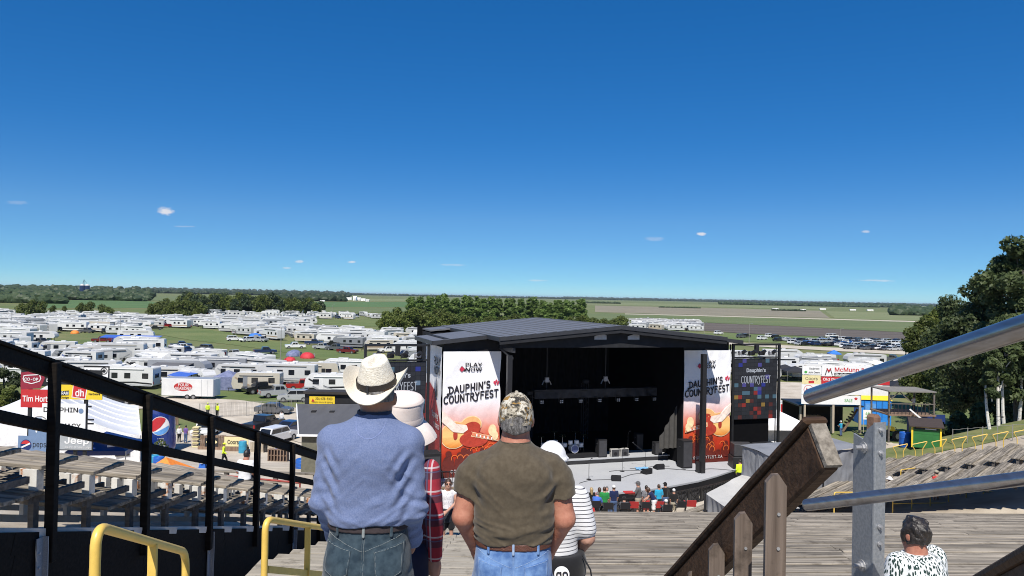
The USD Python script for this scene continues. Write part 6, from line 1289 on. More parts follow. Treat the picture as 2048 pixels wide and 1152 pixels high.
t = thing('wire_fence', 'tall grey wire fence along the dirt road', 'fence'); A_, B_ = at(398, 838), at(640, 826); L_ = np.linalg.norm(B_ - A_); uu = (B_ - A_) / L_
for k in range(9): MB().tube([A_ + uu * L_ * k / 8, A_ + uu * L_ * k / 8 + [0, 0, 1.9]], .035, 6).build('post', pole_m, t)
for z_ in (.05, 1.85): MB().tube([A_ + [0, 0, z_], B_ + [0, 0, z_]], .02, 5).build('rail', pole_m, t)
mb = MB()
for s_ in np.arange(0, L_, .16): mb.box(A_ + uu * s_ + [0, 0, .95], (.022, .022, 1.8), rz=rz_of(uu))
mb.build('wires', pole_m, t, kind='stuff')
# grey-roofed building with the yellow number sign
t = thing('ticket_building', 'low building with a grey sheet roof left of the stage', 'building'); zE, zT = -10.2, -9.15
a, b = P(597, 868, 54.0), P(905, 868, 54.0); a2, b2 = P(593, 808, 61), P(905, 808, 61)
rf = M('dark_grey_roof_sheet', (.085, .085, .09), rough=.6, vs=1.5, st=(1, .2, 1), var=.1); wl = M('olive_grey_wall', (.12, .115, .085), rough=.85)
a[2] = b[2] = a[2]; slab(MB(), [a, b, b2, a2], .12).build('roof', rf, t)
n_ = np.cross(b - a, a2 - a); n_ /= np.linalg.norm(n_)
for s_ in (.12, .25): 
    c = a + (b - a) * s_ + (a2 - a) * .72 + n_ * .06; MB().box(c, (.35, .45, .12)).build('roof_vent', s_black, t)
MB().box(((a[0] + b[0]) / 2, 57.6, (GZ + a[2]) / 2 - .1), (b[0] - a[0] - .3, 6.6, a[2] - GZ - .2)).build('wall', wl, t)
MB().bar(a + [0, 0, -.06], a2 + [0, 0, -.06], .08, .2).bar(a + [-.1, -.05, -.08], b + [0, -.05, -.08], .06, .16).build('roof_edge', s_white, t)
g = Sign('yellow sign with a telephone number above the grey roof', 'sign', 61.6, 647, -10.5, 'number_sign'); b = g.rect('sign_board', 621, 672, 793, 808, s_yellow, 0, .05); g.text('204-638-9000', 633, 667, 800, 5, s_black, -.03, b); g.poly('red_mark', [(625, 803), (628, 797), (632, 803)], s_red, -.03, b); g.text('dauphin sound & lighting', 626, 668, 806, 3.4, s_black, -.03, b, False)
g = Sign('black flat-topped stage tower behind the grey roof', 'building', 62.5, 660, GZ, 'black_tower'); g.rect('wall', 612, 800, 788, 950, s_black, .6, 1.2); g.rect('parapet', 610, 802, 784, 789, M('dark_brown_trim', (.03, .025, .022), rough=.7), .5, 1.5)
# red pipe rails and the long plank rail beyond the raised benches
red_p = M('faded_red_pipe', (.32, .06, .045), rough=.5, var=.12)
t = thing('red_pipe_rail', 'faded red pipe rail beyond the raised benches', 'rail'); A_, B_ = P(215, 929, 27), P(600, 966, 24.5)
for dz in (0, -.33): MB().tube([A_ + [0, 0, dz], B_ + [0, 0, dz]], .035, 7).build('tube', red_p, t)
for s_ in np.linspace(0, 1, 6): q = A_ + (B_ - A_) * s_; MB().tube([q - [0, 0, .9], q], .03, 6).build('post', red_p, t)
t = thing('plank_rail', 'long grey plank rail on short posts at the edge of the plaza', 'rail'); A_, B_ = P(352, 938, 30.5), P(640, 946, 29.5)
for dz in (0, -.36): plank(t, 'plank', A_ + [0, 0, dz], B_ + [0, 0, dz], .22, .06, wood_grey)
for s_ in (.05, .36, .70, .97): q = A_ + (B_ - A_) * s_; MB().box(q - [0, 0, .45], (.16, .16, .85)).build('post', wood_under, t)

# ------------------------------------------------------------------ right of the stage
g = Sign('white board covered with sponsor panels above a dark shelter', 'sign', 90.0, 1665, GZ, 'sponsor_board')
for x in (1612, 1669, 1722): g.rect('post', x - 2, x + 2, 731, 866, pale_w, .12, .16)
b = g.rect('tractor_panel', 1605, 1643, 732, 749, s_white); g.poly('green_dot', g.ell(1612, 744, 3, 2.4), s_green, -.035, b); g.text('Equipment', 1619, 1639, 739, 3.5, s_black, -.03, b); g.text('John Deere', 1617, 1640, 746.5, 3.5, s_black, -.03, b)
b = g.rect('lumber_panel', 1644.5, 1790, 731.5, 753, s_white); g.text('McMunn & Yates', 1669, 1765, 744, 8, s_red, -.03, b); g.rect('black_bar', 1669, 1766, 746.5, 752, s_black, -.028, .01, b); g.text('Building Supplies', 1671, 1740, 751.2, 3.8, s_white, -.04, b); g.poly('emblem', shapely.union_all([stroke([(g.X(x), g.Z(y, x)) for x, y in q], .10) for q in ([(1651, 750), (1655, 737), (1658, 745), (1661, 737), (1665, 750)],)]), s_black, -.03, b); g.poly('emblem_red', [(1653, 736), (1658, 740), (1663, 736), (1660, 743), (1656, 743)], s_red, -.04, b)
b = g.rect('beer_panel', 1605, 1642, 750.5, 768, s_cream); g.text('Coors', 1611, 1636, 760, 6, s_black, -.03, b, False); g.poly('red_label', [(1618, 762), (1629, 761.5), (1629, 766), (1618, 766.5)], s_red, -.03, b)
b = g.rect('red_panel', 1643.5, 1780, 754.5, 769, s_red); g.text('Old Dutch Snacks', 1646, 1720, 761.5, 5, s_white, -.03, b); g.text('tastes great', 1660, 1712, 767, 3, s_white, -.03, b)
b = g.rect('club_panel', 1604, 1780, 770, 790, s_white, -.01); c_ = g.ell(1618, 779, 9.5, 9); g.poly('ring', c_.difference(c_.buffer(-.05)), s_red, -.04, b); g.poly('red_figure', [(1612, 783), (1614, 775), (1617, 779), (1620, 778), (1624, 784), (1620, 783), (1617, 782)], s_red, -.04, b); g.text('DAUPHIN', 1631, 1668, 777, 4.5, s_black, -.04, b, False)
b = g.rect('green_panel', 1604, 1722, 791, 809, s_white); g.text('SALE', 1690, 1706, 804, 6, s_green, -.03, b); g.poly('maple_leaf', leaf_poly(g.X(1713), g.Z(797), .22), s_red, -.03, b)
t = thing('dark_shelter', 'dark open wooden shelter under the sponsor board', 'shelter', at(1660, 866)); UsdGeom.Xformable(t).AddScaleOp().Set(Gf.Vec3f(1.25, 1.25, 1.25)); MB().box((0, 2.2, 2.62), (6.4, 4.6, .14)).build('roof', s_black, t); MB().box((0, 4.3, 1.25), (6.2, .1, 2.5)).build('back_wall', M('dark_brown_wall', (.035, .024, .018), rough=.9), t)
for x in (-2.9, .1, 2.9): MB().box((x, 0, 1.27), (.16, .16, 2.55)).build('post', pale_w, t); 
for k in range(7): MB().box((1.7 + .17 * k, 1.0, .35 + .26 * k), (.06, .9, .16)).build('stair_tread', fence_w, t)
MB().bar((1.5, .55, .1), (2.9, .55, 2.3), .06, .2).build('stair_side', fence_w, t)
slat_fence('board_fence', 1596, 1641, 862, 2.0, 'brown board fence below the sponsor board', fence_w)
t = thing('drink_kiosk', 'bright blue kiosk with a yellow top right of the sponsor board', 'kiosk', at(1752, 850), -.12); UsdGeom.Xformable(t).AddScaleOp().Set(Gf.Vec3f(1.2, 1.2, 1.2)); MB().box((0, 1.2, 1.35), (3.1, 2.4, 2.7)).build('wall', M('bright_blue_wall', (.02, .20, .62), rough=.5, var=.1), t)
MB().add([(-1.65, -.1, 2.7), (1.65, -.1, 2.7), (1.65, 2.5, 2.7), (-1.65, 2.5, 2.7), (-1.3, .9, 3.3), (1.3, .9, 3.3)], [[0, 1, 5], [0, 5, 4], [1, 2, 5], [2, 3, 4], [2, 4, 5], [3, 0, 4]]).build('roof', s_yellow, t)
for k in range(5): MB().box((-1.2 + .6 * k, -.02, 1.6), (.04, .03, 2.0)).build('wall_seam', s_navy, t)
MB().box((-.6, -.04, 1.9), (1.1, .05, .8)).build('hatch', s_lightblue, t)
g = Sign('white notice with green print left of the steel post top', 'sign', 88, 1737, GZ, 'notice_board'); b = g.rect('board', 1728, 1746, 820, 839, s_white); g.text('4H', 1732, 1742, 830, 6, s_green, -.03, b); g.text('canada', 1731, 1744, 836, 3, s_green, -.03, b); g.rect('leg', 1729, 1730, 839, 866, pale_w); g.rect('leg', 1744, 1745, 839, 866, pale_w)
t = thing('viewing_platform', 'dark scaffold platform with a flat roof before the dark trees', 'platform', P(1822, 886, 84)); UsdGeom.Xformable(t).AddScaleOp().Set(Gf.Vec3f(1.32, 1.32, 1.32)); roofp = M('weathered_platform_roof', (.18, .17, .155), rough=.8)
MB().box((0, 1.5, 4.35), (4.0, 3.4, .10)).build('roof', roofp, t); MB().box((0, 1.5, 2.35), (4.0, 3.4, .12)).build('floor', fence_w, t)
for x in (-1.9, 1.9):
    for y in (0, 3.1): MB().box((x, y, 2.15), (.12, .12, 4.3)).build('post', wood_under, t)
MB().bar((-1.9, 0, 3.5), (-1.1, 0, 4.3), .07, .07).bar((-.2, 0, 3.6), (-1.0, 0, 4.3), .07, .07).build('brace', wood_under, t)
for k in range(12): MB().box((-1.8 + .33 * k, -.02, 2.85), (.05, .05, .9)).build('railing_bar', s_black, t)
MB().box((0, -.02, 3.3), (4.0, .07, .07)).build('railing', wood_under, t)
MB().bar((-.3, -.3, 2.9), (.8, -.7, 1.9), .06, .12).build('lamp_arm', s_white, t)
g = Sign('dark navy banner reading LEAD behind the green shed', 'sign', 86, 1850, GZ, 'navy_banner'); b = g.rect('banner', 1816, 1892, 829, 868, s_navy, 0, .05); g.text('LEAD', 1821, 1845, 842, 9, s_grey, -.03, b); g.rect('post', 1817, 1819, 868, 884, s_grey); g.rect('post', 1890, 1892, 868, 884, s_grey)
# green shed
t = thing('green_shed', 'small green booth with yellow corner trim and dark roof', 'booth', at(1850, 892), -.42); UsdGeom.Xformable(t).AddScaleOp().Set(Gf.Vec3f(*[at(1850, 892)[1] / 62.0] * 3)); shg = M('booth_green_paint', (.025, .14, .035), rough=.5, var=.1, vs=1.5)
a = 1.02
for z0_, hh in ((.0, .55), (.56, .55), (1.12, .55)): MB().box((0, 0, z0_ + hh / 2), (2 * a, 2 * a, hh)).build('wall_board', shg, t)
for x, y in ((-a, -a), (a, -a), (a, a), (-a, a)): MB().box((x * 1.005, y * 1.005, .86), (.14, .14, 1.72)).build('corner_trim', s_yellow, t)
MB().box((0, -a - .01, 1.70), (2 * a, .05, .12)).build('trim', s_yellow, t); MB().box((0, -a - .03, 1.56), (1.7, .03, .13)).build('sign_strip', s_black, t); MB().box((.3, -a - .05, 1.56), (.8, .02, .08)).build('sign_print', s_white, t)
MB().add([(-1.25, -1.3, 1.76), (1.25, -1.3, 1.80), (1.3, 1.3, 2.15), (-1.2, 1.3, 2.1), (-1.25, -1.3, 1.68), (1.25, -1.3, 1.72), (1.3, 1.3, 2.07), (-1.2, 1.3, 2.02)], [[0, 1, 2], [0, 2, 3], [4, 6, 5], [4, 7, 6], [0, 4, 5], [0, 5, 1], [1, 5, 6], [1, 6, 2], [2, 6, 7], [2, 7, 3], [3, 7, 4], [3, 4, 0]]).build('roof', M('dark_brown_felt_roof', (.045, .032, .028), rough=.9), t)
# green tractor-like machine
t = thing('garden_tractor', 'small green tractor parked before the dark banner', 'tractor', at(1795, 880), .3); UsdGeom.Xformable(t).AddScaleOp().Set(Gf.Vec3f(1.2, 1.2, 1.2)); MB().box((.35, 0, .75), (1.1, .6, .5), ch=.06).build('bonnet', shg, t); MB().box((-.5, 0, .6), (.7, .7, .35), ch=.05).build('body', shg, t); wheels(t, (-.55,), 1.2, .48, .25); wheels(t, (.75,), 1.0, .28, .16); MB().box((-.55, 0, .95), (.4, .45, .12)).bar((-.75, -.2, .95), (-.82, -.2, 1.35), .4, .08).build('seat', s_yellow, t); MB().tube([(-.1, 0, .9), (-.25, 0, 1.25)], .03, 6).build('steering_column', s_black, t)
# steel cable fence on the bank
t = thing('cable_fence', 'thin cable fence on the grass bank below the birches', 'fence')
q0 = None
for k in range(7):
    p = P(1905 + 30 * k, 892 - 5.5 * k, 47 - .5 * k); p[2] = zg(p[0], p[1]); MB().tube([p, p + [0, 0, 1.0]], .025, 5).build('post', pole_m, t)
    if q0 is not None:
        for z_ in (.5, .95): MB().tube([q0 + [0, 0, z_], p + [0, 0, z_]], .012, 4).build('cable', pole_m, t)
    q0 = p
# white frame tent and box trailer right of the screen
t = thing('white_tent', 'white peaked tent with dark window panels right of the video screen', 'tent', at(1553, 891), .05); UsdGeom.Xformable(t).AddScaleOp().Set(Gf.Vec3f(1.34, 1.34, 1.34))
MB().add([(-2.1, -1.6, 1.9), (2.1, -1.6, 1.9), (2.1, 1.6, 1.9), (-2.1, 1.6, 1.9), (-.2, 0, 3.0)], [[0, 1, 4], [1, 2, 4], [2, 3, 4], [3, 0, 4]]).build('roof_cloth', tent_white, t); MB().box((0, -1.6, 1.72), (4.2, .03, .4)).build('valance', tent_white, t)
for x in (-1.95, -.6, .7, 1.95): MB().box((x, -1.6, .8), (.1, .08, 1.6)).build('leg', rim_m, t)
for x0, x1 in ((-.55, .65), (.75, 1.9)): MB().box(((x0 + x1) / 2, -1.55, 1.0), (x1 - x0 - .12, .02, .9)).build('window_panel', glass_d, t)
MB().box((0, 1.5, .8), (4.1, .03, 1.6)).build('back_wall', tent_white, t)
t = thing('folding_table', 'pale folding table before the white peaked tent', 'table', at(1565, 898), .1); MB().box((0, 0, .74), (2.2, .75, .05)).build('table_top', s_white, t)
for x in (-.9, .9): MB().box((x, 0, .36), (.05, .6, .72)).build('leg', rim_m, t)
t = thing('catering_trailer', 'small white and red trailer behind the white peaked tent', 'trailer', at(1576, 840), .1); MB().box((0, 0, 1.4), (3.2, 2.0, 2.0), ch=.08).build('body', rv_white, t); MB().box((-.75, -1.01, 1.4), (1.5, .03, 1.7)).build('print_panel', s_red, t); MB().box((.9, -1.01, 1.5), (.6, .03, .8)).build('window', glass_d, t); MB().prism(Point(-.75, 1.5).buffer(.45), .02, XZ(-1.03)).build('print_mark', s_white, t); wheels(t, (0,), 2.0, .32); MB().box((0, 0, 2.43), (3.1, 1.9, .06)).build('roof', rv_roof, t)
# tarps
tarp = M('grey_tarpaulin', (.20, .205, .22), rough=.6, vs=1.2, var=.1, bump=.25, bs=5); tarp_p = M('pale_tarpaulin', (.44, .43, .41), rough=.65, vs=1.0, var=.08, bump=.2, bs=5)
t = thing('covered_booth', 'tall sound booth wrapped in grey tarpaulins behind the stair railing', 'booth'); A_, B_ = P(1538, 925, 36.3), P(1722, 915, 38.6); zt = P(1510, 908, 36.5)[2]; zb = zt - 2.75; uu = (B_ - A_) * [1, 1, 0]; L_ = np.linalg.norm(uu); uu /= L_; vv = np.array([-uu[1], uu[0], 0])
r = np.random.default_rng(8)
def drape(o, e, n, L, name):
    X_, Z_ = np.meshgrid(np.linspace(0, L, 70), np.linspace(0, 1, 26)); F_ = meshkit.fbm(np.stack([X_ * 1.1, Z_ * 1.2, X_ * 0 + 4], -1) * 2, 4, 3) - .5
    D_ = .30 * F_ + .09 * np.sin(X_ * 5.5 + 2 * Z_) * (1 - Z_) ; zz_ = zb + (zt - zb) * Z_ + .05 * np.sin(X_ * 2.2) * (Z_ > .95)
    G = o[None, None, :] * [1, 1, 0] + X_[..., None] * e + D_[..., None] * n; G[..., 2] = zz_; MB().grid(G).build(name, tarp, t, smooth=True)
drape(A_, uu, -vv, L_, 'front_tarp'); drape(A_ + vv * 1.9, -vv, -uu, 1.9, 'side_tarp')
X_, Y_ = np.meshgrid(np.linspace(-.1, L_ + .1, 40), np.linspace(-.1, 2.0, 16)); G = (A_ * [1, 1, 0])[None, None] + X_[..., None] * uu + Y_[..., None] * vv; G[..., 2] = zt + .02 + .10 * np.sin(Y_ * .95) + .06 * (meshkit.noise(np.stack([X_, Y_, X_ * 0], -1) * 1.4) - .5); MB().grid(G).build('top_tarp', tarp, t, smooth=True)
for x in (0.02, L_ * .56, L_): q = A_ * [1, 1, 0] + uu * x - vv * .12; MB().bar(q + [0, 0, zb], q + [0, 0, zt], .05, .05).build('lacing', s_black, t)
t = thing('tarp_canopy', 'low sloping pale tarpaulin canopy before the stage barrier', 'canopy'); c = [P(1411, 987, 35.2), P(1500, 940, 38.6), P(1604, 963, 37.0), P(1600, 1018, 33.2), P(1450, 1014, 33.6)]
q00, q10, q01, q11 = c[0], c[1], (c[4] + c[3]) / 2 * .0 + c[4], c[3]
U_, V_ = np.meshgrid(np.linspace(0, 1, 26), np.linspace(0, 1, 20)); G = (1 - U_)[..., None] * ((1 - V_)[..., None] * q00 + V_[..., None] * q01) + U_[..., None] * ((1 - V_)[..., None] * q10 + V_[..., None] * q11); G[..., 2] += .10 * (meshkit.fbm(np.stack([U_ * 5, V_ * 4, U_ * 0], -1), 3, 1) - .5) - .14 * np.sin(math.pi * U_) * np.sin(math.pi * V_); MB().grid(G).build('tarp_sheet', tarp_p, t, smooth=True)
U_, V_ = np.meshgrid(np.linspace(0, 1, 30), np.linspace(0, 1, 8)); G = (1 - U_)[..., None] * q00 + U_[..., None] * q01; G[..., 2] -= V_ * .75; G[..., 0] += .10 * np.sin(U_ * 26) * V_ + .25 * V_ * U_; MB().grid(G).build('side_tarp', tarp, t, smooth=True)
for q in (q00, q01): MB().bar(q - [0, 0, 1.9], q, .10, .10).build('post', s_black, t)
slat_fence('picket_fence', 1462, 1500, 946, .8, 'short dark picket fence beside the stage ramp', s_black, .06, .10)
t = thing('speaker_stack', 'black equipment boxes under the right video screen', 'equipment', P(1483, 905, 52) * [1, 1, 0] + [0, 0, GS]); MB().box((0, 0, .9), (1.5, 1.2, 1.8), ch=.03).build('lower_box', s_black, t); MB().box((0, 0, 2.25), (1.3, 1.0, .85), ch=.03).build('upper_box', dark_grey, t)
MB().box((0, .0, 0), (3.4, .1, 6.4)).build('black_screen', stage_dark, None, loc=S(23.0, .35, 0), rz=SPH, label='black cloth wall under the right video screen', cat='screen')
# ------------------------------------------------------------------ people: bodies and clothes as distance fields turned into closed surfaces
def smin(a, b, k):
    h = np.clip(.5 + .5 * (b - a) / k, 0, 1); return b + (a - b) * h - k * h * (1 - h)
def rcone(p, a, b, ra, rb):
    a, b = np.asarray(a, float), np.asarray(b, float); ab = b - a; t = np.clip(((p - a) @ ab) / max(ab @ ab, 1e-9), 0, 1)
    return np.linalg.norm(p - (a + t[..., None] * ab), axis=-1) - (ra + t * (rb - ra))
def ellip(p, c, r):
    q = (p - np.asarray(c, float)) / np.asarray(r, float); k0 = np.linalg.norm(q, axis=-1); k1 = np.linalg.norm(q / np.asarray(r, float), axis=-1); return k0 * (k0 - 1) / np.maximum(k1, 1e-6)
def loft(p, keys, ex=2.3):
    """vertical body of superelliptic sections: rows z, cx, cy, a, b"""
    K_ = np.asarray(keys, float); z = np.clip(p[..., 2], K_[0, 0], K_[-1, 0]); f = lambda i: np.interp(z, K_[:, 0], K_[:, i])
    a, b = f(3), f(4); r = ((np.abs(p[..., 0] - f(1)) / a) ** ex + (np.abs(p[..., 1] - f(2)) / b) ** ex) ** (1 / ex)
    return np.maximum((r - 1) * np.minimum(a, b), np.maximum(K_[0, 0] - p[..., 2], p[..., 2] - K_[-1, 0]))
def chain(p, pts, rads, k=.02):
    d = None
    for a, b, ra, rb in zip(pts[:-1], pts[1:], rads[:-1], rads[1:]): e = rcone(p, a, b, ra, rb); d = e if d is None else smin(d, e, k)
    return d
def nets(fn, lo, hi, h):
    """naive surface nets of the zero level of fn"""
    lo, hi = np.asarray(lo, float), np.asarray(hi, float); n = np.ceil((hi - lo) / h).astype(int) + 1
    ax = [lo[i] + h * np.arange(n[i]) for i in range(3)]; G = np.stack(np.meshgrid(*ax, indexing='ij'), -1)
    ci = [np.unique(np.r_[np.arange(0, k, 3), k - 1]) for k in n]; F = fn(G[np.ix_(*ci)])                     # coarse first, fine near the surface only
    for a in range(3):
        j = np.arange(n[a]); i1 = np.clip(np.searchsorted(ci[a], j), 1, len(ci[a]) - 1); w = (j - ci[a][i1 - 1]) / (ci[a][i1] - ci[a][i1 - 1]); F = np.moveaxis(F, a, -1); F = np.moveaxis(F[..., i1 - 1] * (1 - w) + F[..., i1] * w, -1, a)
    near = np.abs(F) < 6.5 * h; F[near] = fn(G[near])
    F[0], F[-1] = np.maximum(F[0], 1e-3), np.maximum(F[-1], 1e-3); F[:, 0], F[:, -1] = np.maximum(F[:, 0], 1e-3), np.maximum(F[:, -1], 1e-3); F[:, :, 0], F[:, :, -1] = np.maximum(F[:, :, 0], 1e-3), np.maximum(F[:, :, -1], 1e-3)
    s = F < 0; m = np.array(n) - 1; cnt = np.zeros(m); acc = np.zeros((*m, 3))
    cs = [(i, j, k) for i in (0, 1) for j in (0, 1) for k in (0, 1)]
    sl = lambda c: tuple(slice(c[i], c[i] + m[i]) for i in range(3))
    for c in cs:
        for a in range(3):
            if c[a]: continue
            e = list(c); e[a] = 1; f0, f1 = F[sl(c)], F[sl(e)]; x = (f0 < 0) != (f1 < 0); t = np.where(x, f0 / np.where(x, f0 - f1, 1), 0)
            q = np.array(c, float)[None, None, None] + np.zeros((*m, 3)); q[..., a] += t; acc += np.where(x[..., None], q, 0); cnt += x
    act = cnt > 0; idx = -np.ones(m, int); idx[act] = np.arange(act.sum()); ijk = np.argwhere(act); V = lo + h * (ijk + acc[act] / cnt[act][:, None]); Fc = []
    for a in range(3):
        b, c = (a + 1) % 3, (a + 2) % 3
        s0 = [slice(None)] * 3; s1 = [slice(None)] * 3; s0[a] = slice(0, -1); s1[a] = slice(1, None)
        for ax_ in (b, c): s0[ax_] = slice(1, -1); s1[ax_] = slice(1, -1)
        u, v = s[tuple(s0)], s[tuple(s1)]; E_ = np.argwhere(u != v)
        if not len(E_): continue
        inv = v[tuple(E_.T)]; P_ = E_.copy(); P_[:, b] += 1; P_[:, c] += 1
        o = lambda db, dc: idx[tuple((P_ - np.eye(3, dtype=int)[b] * db - np.eye(3, dtype=int)[c] * dc).T)]
        q = np.stack([o(1, 1), o(0, 1), o(0, 0), o(1, 0)], 1); q[inv] = q[inv][:, ::-1]; Fc.append(q)
    return V, np.vstack(Fc)
def skin(parent, name, mt, fn, lo, hi, h, label=None, cut=None):
    v, f = nets(fn, lo, hi, h); f = np.vstack([f[:, [0, 1, 2]], f[:, [0, 2, 3]]])
    return tag(usdkit.mesh(stage, newpath(name, parent), (v, f), mt, smooth=True), label)
def fb(p, s, o=3, sd=0): return meshkit.fbm(p * s, o, sd) - .5
# cloth materials
def cloth(name, c, c2=None, vs=60., rough=.9, bump=.25, bs=260., **k): return M(name, c, rough=rough, vs=vs, var=.1, second=c2, lo=.35, hi=.65, bump=bump, bs=bs, sheen=.15, spec=.2, bdist=.002, **k)
skin_m = M('sunlit_skin', (.40, .205, .14), rough=.55, vs=14, var=.12, second=(.48, .27, .20), bump=.08, bs=120, spec=.35); skin_red = M('ruddy_skin', (.34, .13, .085), rough=.5, vs=18, second=(.44, .20, .135), bump=.15, bs=90, spec=.35); skin_tan = M('tanned_skin', (.30, .13, .075), rough=.5, vs=14, second=(.36, .17, .10), bump=.1, bs=90)  # three even skin tones, the first for most people
hair_grey = M('grey_hair', (.05, .045, .042), rough=.6, vs=30, st=(3, 3, .8), second=(.20, .19, .185), bump=.8, bs=90); hair_dark = M('dark_hair', (.010, .008, .007), rough=.45, vs=30, second=(.035, .028, .024), bump=.7, bs=60); hair_brown = M('brown_hair', (.035, .016, .009), rough=.5, vs=20, second=(.075, .036, .02), bump=.5, bs=50); hair_blond = M('blond_hair', (.28, .19, .09), rough=.5, vs=20, second=(.40, .29, .15))
heather = cloth('heather_blue_knit', (.10, .135, .25), (.15, .185, .31), vs=150., bump=.05); olive = cloth('olive_brown_jersey', (.070, .055, .037), (.092, .074, .051), vs=40., bump=.08)
denim_d = cloth('dark_teal_denim', (.016, .030, .044), (.042, .066, .085), vs=22., bump=.5, bs=500.); denim_b = cloth('faded_blue_denim', (.055, .12, .29), (.15, .255, .46), vs=16., bump=.5, bs=500.); stitch = cloth('pale_denim_stitch', (.20, .22, .22)); stitch_b = cloth('blue_denim_stitch', (.25, .33, .47))
leather_b = M('brown_leather_belt', (.085, .030, .018), rough=.5, vs=60, bump=.4, bs=220); web_belt = M('dark_web_belt', (.030, .020, .022), rough=.75, vs=120, bump=.3)
def ridge(p, sh, s, sd):
    q = np.stack([p[..., 0] + p[..., 2] * sh[0], p[..., 1], p[..., 2] + np.abs(p[..., 0]) * sh[1]], -1); return np.maximum(1 - 7 * np.abs(fb(q, np.array(s), 2, sd)), -.2)
def wrinkle(p, amp, sc_, sd, dirv=(1, 0, -.6)):
    d = np.asarray(dirv, float); d = d / np.linalg.norm(d); q = p + d * (p @ d)[..., None] * -.78       # folds stretched along d
    n = fb(q, sc_, 3, sd); return amp * (1 - np.abs(n) * 4.2)
def limbs(p, sh, el, wr_, r, k=.02): return chain(p, [sh, el, wr_], r, k)
def man_body(t, J, mat_, h, lo, hi, hands=True):
    """skin as one surface: head, neck, trunk core, arms, hands, legs"""
    def f(p):
        hd = J['head']; d = smin(ellip(p, hd, (.076, .098, .118)), ellip(p, np.array(hd) + [0, .035, -.06], (.058, .07, .07)), .03)
        d = smin(d, rcone(p, np.array(hd) + [0, -.018, -.06], J['neck'], .056, .066), .03)
        for s in (-1, 1): d = np.minimum(d, ellip(p, np.array(hd) + [s * .082, -.005, -.012], (.014, .026, .036)))
        d = smin(d, ellip(p, np.array(hd) + [0, .105, -.015], (.014, .022, .026)), .015)
        d = smin(d, rcone(p, J['neck'], J['pelvis'], .075, .11), .05)
        for s in 'lr':
            d = smin(d, chain(p, [J['sh' + s], J['el' + s], J['wr' + s]], J.get('ra', (.06, .047, .033)), .02), .03)
            w = np.asarray(J['wr' + s], float); u = w - np.asarray(J['el' + s], float); u /= np.linalg.norm(u); u = np.asarray(J.get('hd' + s, u), float); u = u / np.linalg.norm(u)
            sd_ = np.cross(u, [0, 1., .2]); sd_ /= np.linalg.norm(sd_); pal = w + u * .085
            d = smin(d, chain(p, [w, w + u * .045, pal], (.030, .036, .034), .01), .015)
            if h < .011:
                for i, (o, L) in enumerate(((-.030, .058), (-.010, .072), (.010, .068), (.030, .052))):
                    b = pal + sd_ * o; c = b + u * L * .55 + [0, .008, 0]; d = smin(d, chain(p, [b - u * .02, c, c + u * L * .45 + np.array([0, .018, 0])], (.010, .009, .0075), .004), .005)
                sg = 1 if s == 'l' else -1; tb = w + u * .03 + sd_ * .03 * sg; d = smin(d, chain(p, [tb, tb + u * .035 + sd_ * .022 * sg, tb + u * .065 + sd_ * .026 * sg], (.013, .011, .009), .004), .008)
            d = smin(d, chain(p, [J['hip' + s], J['kn' + s], J['an' + s]], J.get('rl', (.085, .055, .040)), .02), .04)
            a = np.asarray(J['an' + s], float); d = smin(d, rcone(p, a + [0, -.03, -.045], a + [0, .13, -.065], .036, .030), .02)
        return d
    return skin(t, 'body', mat_, f, lo, hi, h)
# ---------------------------------------------------------------- the man in the blue shirt
b0 = P(733, 1053, 3.5); base = np.array([b0[0] - .005, 3.6, -2.16])
t = thing('person', 'man in a heather blue long-sleeved shirt, dark jeans and cream cowboy hat, seen from behind', 'person', base)
J = dict(head=(.02, .03, 1.665), neck=(.012, 0, 1.54), pelvis=(0, 0, .98), shl=(-.190, 0, 1.43), ell=(-.213, -.03, 1.165), wrl=(-.178, .10, .985), shr=(.190, 0, 1.43), elr=(.213, -.03, 1.15), wrr=(.182, .10, .965), ra=(.05, .044, .033), hipl=(-.095, 0, .90), knl=(-.11, .02, .5), anl=(-.11, -.02, .085), hipr=(.095, 0, .90), knr=(.11, .02, .5), anr=(.11, -.02, .085))
man_body(t, J, skin_tan, .012, (-.36, -.25, -.0), (.36, .32, 1.82))
shirt_keys = [(1.072, 0, 0, .186, .142), (1.115, 0, 0, .205, .158), (1.18, 0, 0, .203, .152), (1.28, 0, 0, .203, .148), (1.40, 0, -.005, .215, .146), (1.46, 0, -.005, .212, .128), (1.505, 0, 0, .175, .105), (1.545, .01, 0, .115, .086), (1.595, .012, .0, .078, .076)]
